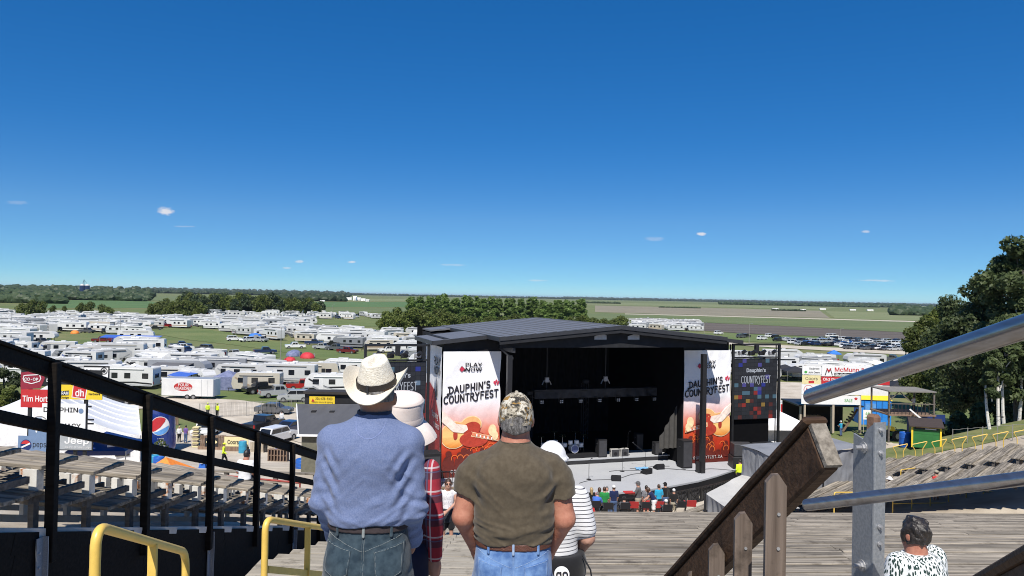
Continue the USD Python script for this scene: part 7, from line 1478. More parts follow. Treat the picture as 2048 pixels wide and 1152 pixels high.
def shirt_f(p):
    d = loft(p, shirt_keys, 2.35)
    for s, sg in (('l', -1), ('r', 1)):
        sh, el_, wr_ = (np.array(J[k + s]) for k in ('sh', 'el', 'wr')); fo = wr_ + (wr_ - el_) * .1
        arm = chain(p, [sh + [-sg * .02, 0, .0], el_, wr_, fo], (.082, .057, .048, .038), .03)
        cr = np.sin(p[..., 2] * 95 + p[..., 1] * 40 + 6 * fb(p, 9, 2, 3)) ; near = np.exp(-((p[..., 2] - el_[2]) / .11) ** 2)
        arm = arm - .0042 * cr * near - .004 * fb(p, 22, 2, 9)
        d = smin(d, arm, .022)
    d = smin(d, rcone(p, (.01, -.01, 1.515), (-.18, -.005, 1.455), .066, .072), .03); d = smin(d, rcone(p, (.01, -.01, 1.515), (.18, -.005, 1.455), .066, .072), .03)
    d = smin(d, ellip(p, (0, -.10, 1.40), (.15, .05, .12)), .05)
    low = sm(p[..., 2], 1.32, 1.08); d = d - low * .007 * ridge(p, (.45, -.45), (4., 4., 17.), 31) - .004 * ridge(p, (-.9, .9), (5., 5., 9.), 33) * (1 - low) - low * .012 * np.maximum(fb(p + np.stack([p[..., 2] * .45, 0 * p[..., 0], -p[..., 0] * .45], -1), np.array([5., 5., 20.]), 3, 4) + .12, -.2) - .006 * fb(p, np.array([6., 6., 13.]), 3, 8)
    side_ = np.exp(-((np.abs(p[..., 0]) - .17) / .045) ** 2) * sm(p[..., 2], 1.10, 1.2) * (1 - sm(p[..., 2], 1.38, 1.46)); d = d + .008 * side_ * np.sin(p[..., 2] * 60 - np.abs(p[..., 0]) * 90)
    hem = 1.080 + .006 * np.sin(p[..., 0] * 25) + .008 * np.sin(p[..., 0] * 9 + 1)
    cutz = np.where(np.abs(p[..., 0]) < .175, hem - p[..., 2], -1.0)
    return np.maximum(d, cutz)
sh = skin(t, 'shirt', heather, shirt_f, (-.36, -.25, .92), (.36, .26, 1.61), .006)
def shell(fn, off, region, th=.004): return lambda p: np.maximum(np.maximum(fn(p) - off, -(fn(p) - off + th + .006)), region(p))
skin(t, 'collar', cloth('dark_blue_collar', (.02, .03, .06)), lambda p: np.maximum(np.maximum(loft(p, [(1.575, .012, 0, .083, .080), (1.606, .012, 0, .079, .077)]), -loft(p, [(1.5, .012, 0, .070, .068), (1.7, .012, 0, .070, .068)])), np.maximum(1.578 - p[..., 2], p[..., 2] - 1.604)), (-.1, -.1, 1.56), (.12, .1, 1.62), .005)
yk = lambda p: np.abs(((p[..., 0] - .01) / .072) ** 2 + ((p[..., 2] - 1.575) / .085) ** 2 - 1) * .035 - .0022
skin(t, 'yoke_seam', cloth('pale_blue_seam', (.17, .21, .38)), shell(shirt_f, .0016, lambda p: np.maximum(np.maximum(yk(p), p[..., 1] + .03), p[..., 2] - 1.56)), (-.08, -.2, 1.47), (.1, 0, 1.58), .0035)
jeans_keys = [(.72, 0, -.01, .205, .150), (.80, 0, -.015, .210, .158), (.88, 0, -.016, .208, .158), (.95, 0, -.010, .198, .150), (1.02, 0, 0, .188, .145), (1.098, 0, 0, .180, .138)]
def jeans_f(p, keys=None, legr=(.112, .078, .066)):
    d = loft(p, keys or jeans_keys, 2.4)
    for s in (-1, 1):
        d = smin(d, ellip(p, (s * .085, -.085, .885), (.095, .075, .11)), .035)
        d = smin(d, chain(p, [(s * .103, 0, .80), (s * .112, .015, .48), (s * .115, -.01, .07)], legr, .03), .02)
    d = smin(d, 1e3 + 0 * d, .01); d = d + .010 * np.exp(-(p[..., 0] / .010) ** 2) * sm(-p[..., 1], .05, .12) * (1 - sm(p[..., 2], .93, .99))
    d = np.maximum(d, np.where(p[..., 2] < .72, .012 - np.abs(p[..., 0]), -1)) if True else d
    return d - .007 * fb(p, np.array([8., 8., 14.]), 3, 6) - .010 * np.maximum(fb(p + np.stack([0 * p[..., 0], 0 * p[..., 0], np.abs(p[..., 0]) * .7], -1), np.array([6., 6., 24.]), 2, 2), 0) * sm(p[..., 2], .86, .74)
skin(t, 'jeans', denim_d, jeans_f, (-.26, -.26, .04), (.26, .24, 1.112), .009)
jf = lambda p: jeans_f(p)
def poly2d(pts):
    """signed distance (inside negative) of a convex polygon in x, z"""
    q = np.asarray(pts, float); n = len(q)
    def f(p):
        d = None
        for i in range(n):
            a, b = q[i], q[(i + 1) % n]; e = b - a; nn = np.array([e[1], -e[0]]) / np.linalg.norm(e); v = (p[..., 0] - a[0]) * nn[0] + (p[..., 2] - a[1]) * nn[1]; d = v if d is None else np.maximum(d, v)
        return d
    return f
def pocket(par, fn, pts, m, ms):
    back = lambda p: p[..., 1] + .02; pg = poly2d(pts); x = [a for a, _ in pts]; z = [a for _, a in pts]; lo, hi = (min(x) - .01, -.26, min(z) - .01), (max(x) + .01, .0, max(z) + .01)
    pk = skin(par, 'pocket', m, shell(fn, .0045, lambda p: np.maximum(pg(p), back(p))), lo, hi, .005)
    skin(pk, 'stitching', ms, shell(fn, .0062, lambda p: np.maximum(np.maximum(np.abs(pg(p) + .006) - .0014, back(p)), -p[..., 2] * 0 - 1)), lo, hi, .0032)
def jean_kit(par, fn, m, ms, belt_m, zt, zb, w):
    skin(par, 'belt', belt_m, lambda p: np.maximum(np.maximum(fn(p) - .007, -(fn(p) + .012)), np.maximum(zb - p[..., 2], p[..., 2] - zt)), (-.26, -.24, zb - .01), (.26, .22, zt + .01), .006)
    for x in (-.125, 0.0, .125): skin(par, 'belt_loop', m if x else ms, shell(fn, .0105, lambda p: np.maximum(np.maximum(np.abs(p[..., 0] - x) - .007, p[..., 1] + .02), np.maximum(zb - .018 - p[..., 2], p[..., 2] - zt - .006))), (x - .02, -.24, zb - .03), (x + .02, 0, zt + .02), .004)
    ln = lambda x0, z0, x1, z1, ww: (lambda p: np.abs((p[..., 0] - x0) * (z1 - z0) - (p[..., 2] - z0) * (x1 - x0)) / math.hypot(x1 - x0, z1 - z0) - ww)
    for s in (-1, 1):
        l = ln(0, zb - .080, s * w, zb - .012, .0016); skin(par, 'yoke_seam', ms, shell(fn, .0022, lambda p: np.maximum(np.maximum(l(p), p[..., 1] + .02), np.maximum(-s * p[..., 0], np.abs(p[..., 0]) - w))), (min(0, s * w) - .01, -.26, zb - .14), (max(0, s * w) + .01, 0, zb), .0036)
    skin(par, 'centre_seam', ms, shell(fn, .0025, lambda p: np.maximum(np.maximum(np.abs(np.abs(p[..., 0]) - .004) - .0012, p[..., 1] + .02), np.maximum(.74 - p[..., 2], p[..., 2] - zb))), (-.02, -.26, .74), (.02, 0, zb), .003)
jean_kit(t, jf, denim_d, stitch, web_belt, 1.090, 1.056, .18)
pocket(t, jf, [(-.178, .88), (-.125, .855), (-.062, .875), (-.052, .985), (-.184, 1.012)], denim_d, stitch)
pocket(t, jf, [(.062, .875), (.125, .855), (.178, .88), (.184, 1.012), (.050, .980)], denim_d, stitch)
def shoe(par, a, m): a = np.asarray(a, float); skin(par, 'shoe', m, lambda p: np.maximum(smin(rcone(p, a + [0, -.05, -.045], a + [0, .15, -.055], .048, .042), rcone(p, a + [0, -.02, .02], a + [0, -.02, -.04], .045, .05), .03), -(p[..., 2] - .002)), a + [-.08, -.13, -.1], a + [.08, .22, .05], .012)
for s in (-1, 1): shoe(t, (s * .115, -.01, .085), s_black)
skin(t, 'hair', hair_grey, lambda p: np.maximum(ellip(p, (.02, .018, 1.665), (.084, .100, .118)), np.maximum(p[..., 2] - 1.70, np.maximum(p[..., 1] - .03, 1.648 - p[..., 2]))), (-.09, -.12, 1.58), (.13, .1, 1.72), .007)
# cowboy hat
straw = M('cream_straw_weave', (.58, .53, .44), rough=.8, vs=70., st=(1, 1, 1.6), second=(.74, .70, .61), lo=.35, hi=.65, bump=.9, bs=110., detail=2, bdist=.004); straw_b = M('cream_straw_brim', (.66, .59, .47), rough=.75, vs=120, second=(.74, .68, .57), bump=.2, bs=160)
hat = thing('cowboy_hat', 'cream straw cowboy hat with a dark band on the man in the blue shirt', 'hat', base + [.014, .03, 1.728], -.10)
hp = frame((0, 0, 0), (1, 0, 0), (0, 1, .0)); tilt = .29                     # tipped so that the brim's back dips towards the viewer
def hrot(v): c, s = math.cos(-tilt), math.sin(-tilt); v = np.asarray(v, float); return np.stack([v[..., 0], v[..., 1] * c - (v[..., 2]) * s * -1 * -1, v[..., 1] * s * -1 * -1 + v[..., 2] * c], -1)
nA, nR = 72, 22; A_ = np.linspace(0, 2 * np.pi, nA + 1); ca, sa = np.cos(A_), np.sin(A_)
def brim(k, th=0.0):
    u = k; rx, ry = .090 + u * .076, .104 + u * .080; x, y = ca * rx, sa * ry
    lift = (np.abs(ca) ** 2.2) * .080 * u ** 1.7 - (np.abs(sa) ** 3) * .022 * u; return np.stack([x * (1 - .10 * u * np.abs(ca) ** 2), y, -.012 + lift + th], -1)
def hat_tf(G): G = np.asarray(G, float); c, s = math.cos(tilt), math.sin(tilt); return np.stack([G[..., 0], G[..., 1] * c - G[..., 2] * s, G[..., 1] * s + G[..., 2] * c], -1)
rows_ = [brim(k) for k in np.linspace(0, 1, 14)]; rows_ += [brim(1.0, .004)] + [brim(k, .006) for k in np.linspace(1, 0, 14)]
MB().grid(hat_tf(np.stack(rows_))).build('brim', straw_b, hat, smooth=True)
def crown(k):
    z = .120 * k; sx, sy = .093 * (1 - .34 * k ** 1.3), .108 * (1 - .22 * k ** 1.4); x, y = ca * sx, sa * sy
    pinch = np.exp(-((np.abs(ca) - .85) / .3) ** 2) * np.clip(sa, 0, 1) * .022 * k; x = x * (1 - pinch / .08)
    return np.stack([x, y, z + 0 * x], -1)
rows_ = [crown(k) for k in np.linspace(-.05, 1, 16)]; top_ = crown(1.0)
for q in np.linspace(.9, 0, 9):
    g_ = top_ * [q, q, 1]; crease = -.030 * np.exp(-(g_[:, 0] / .020) ** 2) * (1 - q ** 3) + .010 * (1 - q ** 2); g_ = g_ + np.stack([0 * ca, 0 * ca, crease], -1); rows_.append(g_)
MB().grid(hat_tf(np.stack(rows_))).build('crown', straw, hat, smooth=True)
bd = [np.stack([ca * (.0955 - .0015 * k), sa * (.1105 - .001 * k), .002 + .028 * k + 0 * ca], -1) for k in (0, 1)]; MB().grid(hat_tf(np.stack([bd[0], bd[1], bd[1] * [.97, .97, 1]]))).build('hat_band', M('dark_brown_ribbon', (.012, .008, .007), rough=.7), hat, smooth=True)
MB().box(hat_tf(np.array([[-.012, -.114, .016]]))[0], (.012, .006, .034)).build('band_knot', s_black, hat)

# ---------------------------------------------------------------- the man in the olive shirt
b0 = P(1022, 1092, 3.75); base2 = np.array([b0[0] + .012, 3.9, -2.28])
t = thing('person', 'man in an olive T-shirt, blue jeans and camouflage cap, seen from behind', 'person', base2)
J2 = dict(head=(.002, .02, 1.645), neck=(.002, 0, 1.50), pelvis=(0, 0, .98), shl=(-.212, 0, 1.38), ell=(-.262, -.02, 1.14), wrl=(-.20, .09, .955), shr=(.212, 0, 1.38), elr=(.262, -.02, 1.14), wrr=(.20, .09, .955), hipl=(-.095, 0, .90), knl=(-.11, .02, .5), anl=(-.11, -.02, .085), hipr=(.095, 0, .90), knr=(.11, .02, .5), anr=(.11, -.02, .085), ra=(.064, .054, .036))
man_body(t, J2, skin_red, .0095, (-.40, -.22, -.0), (.40, .30, 1.82))
tk = [(1.03, 0, 0, .192, .150), (1.09, 0, 0, .203, .160), (1.16, 0, 0, .205, .158), (1.28, 0, 0, .213, .152), (1.35, 0, -.005, .224, .15), (1.405, 0, -.005, .215, .130), (1.455, 0, 0, .170, .108), (1.495, 0, 0, .112, .090), (1.53, 0, .0, .082, .082)]
def tee_f(p):
    d = loft(p, tk, 2.4)
    for s, sg in (('l', -1), ('r', 1)):
        sh_, el_ = np.array(J2['sh' + s]), np.array(J2['el' + s]); e2 = sh_ + (el_ - sh_) * .66 + [sg * .012, 0, 0]
        arm = chain(p, [sh_ + [-sg * .04, 0, .0], sh_ + [sg * .01, 0, -.04], e2], (.076, .077, .072), .03); ax_ = (e2 - sh_) / np.linalg.norm(e2 - sh_)
        arm = np.maximum(arm, (p - e2) @ ax_ + .030 + .006 * np.sin(p[..., 0] * 40)); arm = np.maximum(arm, -(chain(p, [sh_, e2 + ax_ * .2], (.06, .0705), .01)) - .0 - .35 * np.maximum(0, -((p - e2) @ ax_) - .06)); d = smin(d, arm, .018)
    for s in (-1, 1): d = smin(d, rcone(p, (0, -.01, 1.468), (s * .195, -.005, 1.395), .064, .068), .035)
    d = smin(d, ellip(p, (0, -.10, 1.35), (.17, .06, .14)), .05)
    low = sm(p[..., 2], 1.26, 1.05); d = d - low * .008 * ridge(p, (.2, -.2), (3.5, 4., 19.), 41) - .0045 * ridge(p, (.8, -.8), (5., 5., 9.), 43) * (1 - low) - low * .016 * np.maximum(fb(p + np.stack([p[..., 2] * .2, 0 * p[..., 0], -np.abs(p[..., 0]) * .3], -1), np.array([4., 5., 24.]), 3, 14) + .1, -.2)
    diag = np.sin((p[..., 2] * .8 - np.abs(p[..., 0]) * 1.0) * 75 + 7 * fb(p, 6, 2, 21)) * np.exp(-((np.abs(p[..., 0]) - .17) / .055) ** 2) * np.exp(-((p[..., 2] - 1.30) / .11) ** 2)
    d = d - .0045 * diag - .005 * fb(p, np.array([7., 7., 10.]), 3, 18)
    return np.maximum(d, np.where(np.abs(p[..., 0]) < .24, 1.032 + .008 * np.sin(p[..., 0] * 22 + 1) - p[..., 2], -1))
skin(t, 'shirt', olive, tee_f, (-.40, -.24, 1.0), (.40, .24, 1.60), .006)
skin(t, 'collar', cloth('olive_rib_collar', (.045, .037, .024)), lambda p: np.maximum(np.maximum(loft(p, [(1.505, .0, 0, .090, .086), (1.54, .0, 0, .082, .082)]), -loft(p, [(1.5, .0, 0, .070, .070), (1.7, .0, 0, .070, .070)])), np.maximum(1.511 - p[..., 2], p[..., 2] - 1.535)), (-.1, -.1, 1.49), (.1, .1, 1.56), .005)
jf2 = lambda p: jeans_f(p, [(.72, 0, -.01, .198, .150), (.80, 0, -.012, .203, .156), (.88, 0, -.014, .203, .156), (.95, 0, -.010, .197, .150), (1.02, 0, 0, .19, .145), (1.050, 0, 0, .188, .143)])
skin(t, 'jeans', denim_b, jf2, (-.26, -.26, .04), (.26, .24, 1.06), .010)
jean_kit(t, jf2, denim_b, stitch_b, leather_b, 1.046, 1.008, .18)
pocket(t, jf2, [(-.172, .83), (-.12, .81), (-.062, .83), (-.052, .94), (-.178, .965)], denim_b, stitch_b); pocket(t, jf2, [(.062, .83), (.12, .81), (.172, .83), (.178, .965), (.052, .94)], denim_b, stitch_b)
for s in (-1, 1): shoe(t, (s * .115, -.01, .085), s_black)
hf = lambda p: smin(ellip(p, (.002, .012, 1.645), (.0835, .106, .122)), ellip(p, (.002, -.045, 1.595), (.068, .045, .05)), .03) - .006 * np.abs(fb(p, np.array([40., 40., 25.]), 2, 3))
skin(t, 'hair', hair_grey, lambda p: np.maximum(hf(p), np.maximum(p[..., 2] - 1.70, np.maximum(p[..., 1] - .045 + .5 * np.maximum(0, 1.63 - p[..., 2]), 1.572 + .3 * np.abs(p[..., 0]) - p[..., 2]))), (-.1, -.13, 1.56), (.11, .1, 1.74), .006)
def camo():
    n = {'tc': ('texture_coordinate', {}), 'n1': ('noise_texture', {'scale': 26., 'detail': 4.0, 'roughness': .65, 'distortion': 1.2}), 'mp': ('mapping', {'location': (3., 7., 1.)}), 'n2': ('noise_texture', {'scale': 20., 'detail': 3.0, 'distortion': 1.}),
         'r1': ('rgb_ramp', {'interpolate': False, 'ramp': [(0, (.02, .018, .015)), (.43, (.10, .085, .06)), (.49, (.36, .32, .25)), (.58, (.55, .52, .45))]}), 'r2': ('rgb_ramp', {'interpolate': False, 'ramp': [(0, (0, 0, 0)), (.60, (1, 1, 1))]}), 'mx': ('mix', {'mix_type': 'mix', 'color2': (.26, .145, .035)}), 'p': ('principled_bsdf', {'roughness': .85})}
    return usdkit.material(stage, '/World/Looks/camouflage_cloth', n, [('tc.object', 'n1.vector'), ('n1.fac', 'r1.fac'), ('tc.object', 'mp.vector'), ('mp.vector', 'n2.vector'), ('n2.fac', 'r2.fac'), ('r2.color', 'mx.fac'), ('r1.color', 'mx.color1'), ('mx.color', 'p.base_color')], surface='p.BSDF')
camo_m = camo()
cp = thing('camouflage_cap', 'camouflage cap with a strap opening on the man in the olive shirt', 'cap', base2 + [.002, .02, 1.645], .12)
capf = lambda p: np.maximum(ellip(p, (0, -.002, .008), (.092, .114, .130)), np.maximum(-.012 + .30 * p[..., 1] * 0 - .012 - p[..., 2] + .06 * (p[..., 1] > 9), -9))
hole = lambda p: np.maximum(np.hypot(p[..., 0] / .034, (p[..., 2] - .004) / .028) - 1, p[..., 1]) * .03
skin(cp, 'cap_crown', camo_m, lambda p: np.maximum(np.maximum(capf(p), -ellip(p, (0, -.002, .008), (.083, .105, .121))), -hole(p)), (-.11, -.13, -.04), (.11, .13, .15), .005)
skin(cp, 'peak', M('black_cap_peak', (.02, .02, .022), rough=.7), lambda p: np.maximum(np.abs(p[..., 2] + .0 + .9 * p[..., 0] ** 2 * 3 - .0 + .12 * (p[..., 1] - .1)) - .004, np.hypot(p[..., 0] / .085, (p[..., 1] - .10) / .085) - 1), (-.1, .06, -.06), (.1, .2, .05), .006)
MB().tube([(.031 * math.cos(a), -.112 + .004 * math.cos(a) ** 2, .004 + .026 * math.sin(a)) for a in np.linspace(0, 2 * np.pi, 20)], .003, 6).build('opening_trim', M('khaki_trim', (.16, .14, .11), rough=.8), cp, smooth=True)
MB().box((0, -.109, -.016), (.085, .006, .014), ch=.002).build('strap', M('khaki_strap', (.20, .18, .15), rough=.8), cp)
MB().lathe([(0, .144), (.008, .142), (.009, .136)], 10).build('button', camo_m, cp)

# ---------------------------------------------------------------- the woman in plaid and the person in stripes
def check_mat(name, base, l1, l2, dark, s):
    """woven plaid: wide and narrow bands both ways"""
    n = {'tc': ('texture_coordinate', {}), 'sx': ('separate_xyz', {}), 'p': ('principled_bsdf', {'roughness': .9})}; l = [('tc.object', 'sx.vector')]; src = None
    for i, (axis, off, wd, col, fac) in enumerate((('x', 0, .36, dark, .75), ('z', 0, .36, dark, .75), ('x', .55, .07, l1, .6), ('z', .55, .07, l1, .6), ('x', .72, .05, l2, .5), ('z', .72, .05, l2, .5))):
        a, b, c, d = f'a{i}', f'b{i}', f'c{i}', f'd{i}'
        n[a] = ('math', {'math_type': 'multiply_add', 'value2': s, 'value3': off}); n[b] = ('math', {'math_type': 'fraction'}); n[c] = ('math', {'math_type': 'less_than', 'value2': wd}); n[d] = ('math', {'math_type': 'multiply', 'value2': fac})
        l += [('sx.' + axis, a + '.value1'), (a + '.value', b + '.value1'), (b + '.value', c + '.value1'), (c + '.value', d + '.value1')]
        n[f'm{i}'] = ('mix', {'mix_type': 'mix', 'color2': col, **({'color1': base} if src is None else {})}); l.append((d + '.value', f'm{i}.fac'))
        if src: l.append((src, f'm{i}.color1'))
        src = f'm{i}.color'
    return usdkit.material(stage, '/World/Looks/' + name, n, l + [(src, 'p.base_color')], surface='p.BSDF')
plaid = check_mat('red_plaid_flannel', (.30, .018, .035), (.55, .55, .58), (.10, .12, .25), (.018, .014, .03), 7.5)
stripes = usdkit.material(stage, '/World/Looks/white_striped_jersey', {'tc': ('texture_coordinate', {}), 'sx': ('separate_xyz', {}), 'n': ('noise_texture', {'scale': 7., 'detail': 2.}), 'n3': ('math', {'math_type': 'multiply', 'value2': .012}), 'ad': ('math', {'math_type': 'add'}), 'a': ('math', {'math_type': 'multiply', 'value2': 38.}), 'b': ('math', {'math_type': 'fraction'}), 'c': ('math', {'math_type': 'less_than', 'value2': .2}), 'm': ('mix', {'mix_type': 'mix', 'color1': (.68, .68, .69), 'color2': (.03, .03, .045)}), 'p': ('principled_bsdf', {'roughness': .9})},
    [('tc.object', 'sx.vector'), ('tc.object', 'n.vector'), ('n.fac', 'n3.value1'), ('sx.z', 'ad.value1'), ('n3.value', 'ad.value2'), ('ad.value', 'a.value1'), ('a.value', 'b.value1'), ('b.value', 'c.value1'), ('c.value', 'm.fac'), ('m.color', 'p.base_color')], surface='p.BSDF')
pink = cloth('pale_pink_cotton', (.66, .56, .51), (.72, .63, .58), vs=12., bump=.3, bs=200.); navy_c = cloth('navy_cloth', (.012, .016, .045)); black_c = cloth('black_cloth', (.012, .012, .014)); white_c = cloth('white_cloth', (.68, .68, .69), vs=10.)
GEN_RL = (.085, .055, .042)
def figure(name_, label, base_, rz, H, garments, J_, h=.02, skin_mt=None, hair=None, hair_mt=None, hat_=None, hat_mt=None, group=None, bulk=1.0, sit=False, brim_=0.0, glasses=False, long_hair=False, shoes=None, hv=.010):
    """a whole person from joints for a height of 1.75 m; garments: list of (name, material, kind)"""
    k = H / 1.75; t = thing(name_, label, 'person', base_, rz, group)
    J = {a: np.asarray(b, float) * k for a, b in J_.items()}
    lo = np.min([v for v in J.values()], 0) - .2 * k; hi = np.max([v for v in J.values()], 0) + .2 * k; hi[2] = J['head'][2] + .16 * k
    J['ra'] = tuple(np.array((.050, .040, .030)) * k * bulk); J['rl'] = tuple(np.array(GEN_RL) * k * bulk)
    man_body(t, J, skin_mt or skin_m, h, lo, hi)
    mid = lambda a, b, f: J[a] + (J[b] - J[a]) * f
    for nm, mt, kind in garments:
        if kind.startswith('shirt'):
            sl = {'shirt_long': .96, 'shirt_short': .5, 'shirt_vest': .06}[kind.split('+')[0]]; low = -.06 if '+' not in kind else -.22
            def f(p):
                ch = J['neck'] + [0, 0, -.16 * k]; pe = J['pelvis']; d = None; ax_ = (J['neck'] - J['pelvis']); L = np.linalg.norm(ax_); ax_ = ax_ / L
                w = (J['shr'] - J['shl']); w = w / np.linalg.norm(w); dp = np.cross(w, ax_); q = p - pe; x, y, z = q @ w, q @ dp, q @ ax_
                aa = np.interp(z / L, [-.4, 0, .3, .7, .88, 1.0], [.17, .160, .150, .175, .16, .075]) * k * bulk; bb = np.interp(z / L, [-.4, 0, .3, .7, .88, 1.0], [.125, .12, .112, .12, .10, .07]) * k * bulk
                r_ = np.hypot(x / aa, y / bb); d = np.maximum((r_ - 1) * np.minimum(aa, bb), np.maximum(low * k - z, z - L * .99))
                for s in 'lr':
                    if sl > .5: d = smin(d, chain(p, [J['sh' + s], J['el' + s], mid('el' + s, 'wr' + s, (sl - .5) * 2)], np.array((.064, .056, .046)) * k * bulk, .02), .03 * k)
                    else: d = smin(d, rcone(p, J['sh' + s] * 1.0, mid('sh' + s, 'el' + s, sl * 1.5), .066 * k * bulk, .064 * k * bulk), .03 * k)
                return d - .008 * fb(p, np.array([9., 9., 14.]), 2, 5)
        elif kind.startswith('trousers'):
            fr = {'trousers_long': .96, 'trousers_short': .46}[kind]
            def f(p):
                pe = J['pelvis']; d = ellip(p, pe + [0, 0, -.04 * k], np.array((.172, .135, .14)) * k * bulk)
                for s in 'lr':
                    pts = [J['hip' + s], J['kn' + s], mid('kn' + s, 'an' + s, (fr - .5) * 2)] if fr > .5 else [J['hip' + s], mid('hip' + s, 'kn' + s, fr * 2)]
                    d = smin(d, chain(p, pts, (np.array((.10, .076, .062)) if fr > .5 else np.array((.105, .095))) * k * bulk, .02), .03 * k)
                return np.maximum(d, p[..., 2] - (pe[2] + .09 * k)) - .006 * fb(p, np.array([9., 9., 14.]), 2, 7)
        elif kind == 'skirt_wrap':
            def f(p): q = p - J['pelvis']; return loft(q, [(-.30 * k, .02, 0, .17 * k, .13 * k), (-.1 * k, 0, 0, .185 * k, .15 * k), (.06 * k, 0, 0, .16 * k, .125 * k)]) - .02 * fb(p, 8, 2, 6)
        skin(t, nm, mt, f, lo, hi, h)
    hd = J['head']
    if hair_mt is not None:
        if long_hair: f = lambda p: np.maximum(smin(ellip(p, hd + [0, -.012 * k, .012 * k], np.array((.092, .112, .130)) * k), rcone(p, hd + [0, -.06 * k, 0], hd + [0, -.075 * k, -.27 * k], .085 * k, .07 * k), .05 * k), -ellip(p, hd + [0, .085 * k, -.03 * k], np.array((.064, .07, .10)) * k)) - .006 * np.abs(fb(p, np.array([30., 30., 9.]), 2, 3))
        else: f = lambda p: np.maximum(ellip(p, hd + [0, -.008 * k, .012 * k], np.array((.088, .110, .130)) * k), np.maximum(.0 - .055 * k - (p[..., 2] - hd[2]), (p[..., 1] - hd[1]) - .055 * k - .6 * np.maximum(0, p[..., 2] - hd[2] - .04 * k))) - hv * np.abs(fb(p, np.array([22., 22., 12.]), 2, 3)) + .0 * hv
        skin(t, 'hair', hair_mt, f, hd - .34 * k, hd + .2 * k, min(h * .75, .014))
    if hat_mt is not None:
        def f(p):
            q = p - hd - [0, 0, .035 * k]; d = np.maximum(ellip(q, (0, 0, 0), np.array((.098, .118, .118)) * k), -q[..., 2])
            if brim_ > 0: d = np.minimum(d, np.maximum(np.hypot(q[..., 0] / (.10 + brim_), q[..., 1] / (.12 + brim_)) - 1, np.abs(q[..., 2] + .4 * brim_ * (np.hypot(q[..., 0], q[..., 1]) / .14 - 1)) - .012) )
            else: d = np.minimum(d, np.maximum(np.hypot(q[..., 0] / .075, (q[..., 1] - .11 * k) / .08) - 1, np.abs(q[..., 2] + .0) - .012))
            return d
        skin(t, 'hat', hat_mt, f, hd - .3 * k, hd + .3 * k, min(h, .014))
    if glasses:
        for s in (-1, 1): MB().tube([hd + np.array([s * .032, .098, .012]) * k, hd + np.array([s * .032, .108, .012]) * k], .026 * k, 10).build('sunglasses_lens', s_black, t)
        MB().bar(hd + np.array([-.07, .092, .018]) * k, hd + np.array([.07, .092, .018]) * k, .008, .008).build('sunglasses_frame', s_black, t)
        MB().box(hd + np.array([0, .098, -.062]) * k, (.045 * k, .012, .010 * k)).build('smile', s_white, t)
    if shoes is not None:
        for s in 'lr': a = J['an' + s]; skin(t, 'shoe', shoes, lambda p: rcone(p, a + np.array([0, -.03, -.045]) * k, a + np.array([0, .14, -.06]) * k, .044 * k, .036 * k), a - .2 * k, a + .22 * k, min(h, .016))
    return t
STAND = dict(head=(0, .02, 1.64), neck=(0, 0, 1.50), pelvis=(0, 0, .95), shl=(-.18, 0, 1.42), ell=(-.22, -.02, 1.13), wrl=(-.20, .08, .89), shr=(.18, 0, 1.42), elr=(.22, -.02, 1.13), wrr=(.20, .08, .89), hipl=(-.09, 0, .90), knl=(-.10, .02, .49), anl=(-.11, -.02, .08), hipr=(.09, 0, .90), knr=(.10, .02, .49), anr=(.11, -.02, .08))
SIT = dict(head=(0, .10, 1.20), neck=(0, .06, 1.06), pelvis=(0, 0, .50), shl=(-.18, .05, .98), ell=(-.24, .05, .70), wrl=(-.12, .28, .58), shr=(.18, .05, .98), elr=(.24, .05, .70), wrr=(.12, .28, .58), hipl=(-.09, .02, .48), knl=(-.12, .45, .47), anl=(-.12, .43, .08), hipr=(.09, .02, .48), knr=(.12, .45, .47), anr=(.12, .43, .08))
def pose(base_j, **k): d = dict(base_j); d.update(k); return d
p0 = P(784, 1050, 4.15)
figure('person', 'woman in a red plaid shirt half hidden by the man in blue', (p0[0], 4.42, -2.40), -.1, 1.70, [('trousers', navy_c, 'trousers_long'), ('shirt', plaid, 'shirt_long+')], pose(STAND, wrr=(.22, .02, .88)), .012, bulk=1.0, hair_mt=hair_grey)
q = P(808, 838, 4.40); bh = thing('bucket_hat', 'pale pink cotton bucket hat on the woman in plaid', 'hat', (q[0] - .02, 4.42, q[2] - .01), -.2); UsdGeom.Xformable(bh).AddScaleOp().Set(Gf.Vec3f(1.26, 1.26, 1.2))
A2_ = np.linspace(0, 2 * np.pi, 61); c2, s2 = np.cos(A2_), np.sin(A2_)
def bh_tf(G): G = np.asarray(G, float); c, s = math.cos(.16), math.sin(.16); c3, s3 = math.cos(-.12), math.sin(-.12); G = np.stack([G[..., 0] * c3 - G[..., 2] * s3, G[..., 1], G[..., 0] * s3 + G[..., 2] * c3], -1); return np.stack([G[..., 0], G[..., 1] * c - G[..., 2] * s, G[..., 1] * s + G[..., 2] * c], -1)
def ring(rx, ry, z, wob=0.0, sd=0): w = 1 + wob * np.sin(A2_ * 5 + sd) + wob * .6 * np.sin(A2_ * 9 + 2 * sd); return np.stack([c2 * rx * w, s2 * ry * w, z + wob * .25 * np.sin(A2_ * 4 + sd)], -1)
MB().grid(bh_tf(np.stack([ring(.098, .114, -.005), ring(.100, .116, .02, .012, 1), ring(.096, .112, .05, .015, 2), ring(.098, .113, .085, .012, 3), ring(.094, .108, .108, .006, 4), ring(.086, .10, .121), ring(.06, .07, .127), ring(.001, .001, .129)]))).build('crown', pink, bh, smooth=True)
MB().grid(bh_tf(np.stack([ring(.097, .113, .0), ring(.125, .142, -.018, .01, 1), ring(.152, .168, -.045, .014, 1), ring(.170, .186, -.072, .018, 1), ring(.168, .184, -.077, .018, 1), ring(.12, .14, -.024)]))).build('brim', pink, bh, smooth=True)
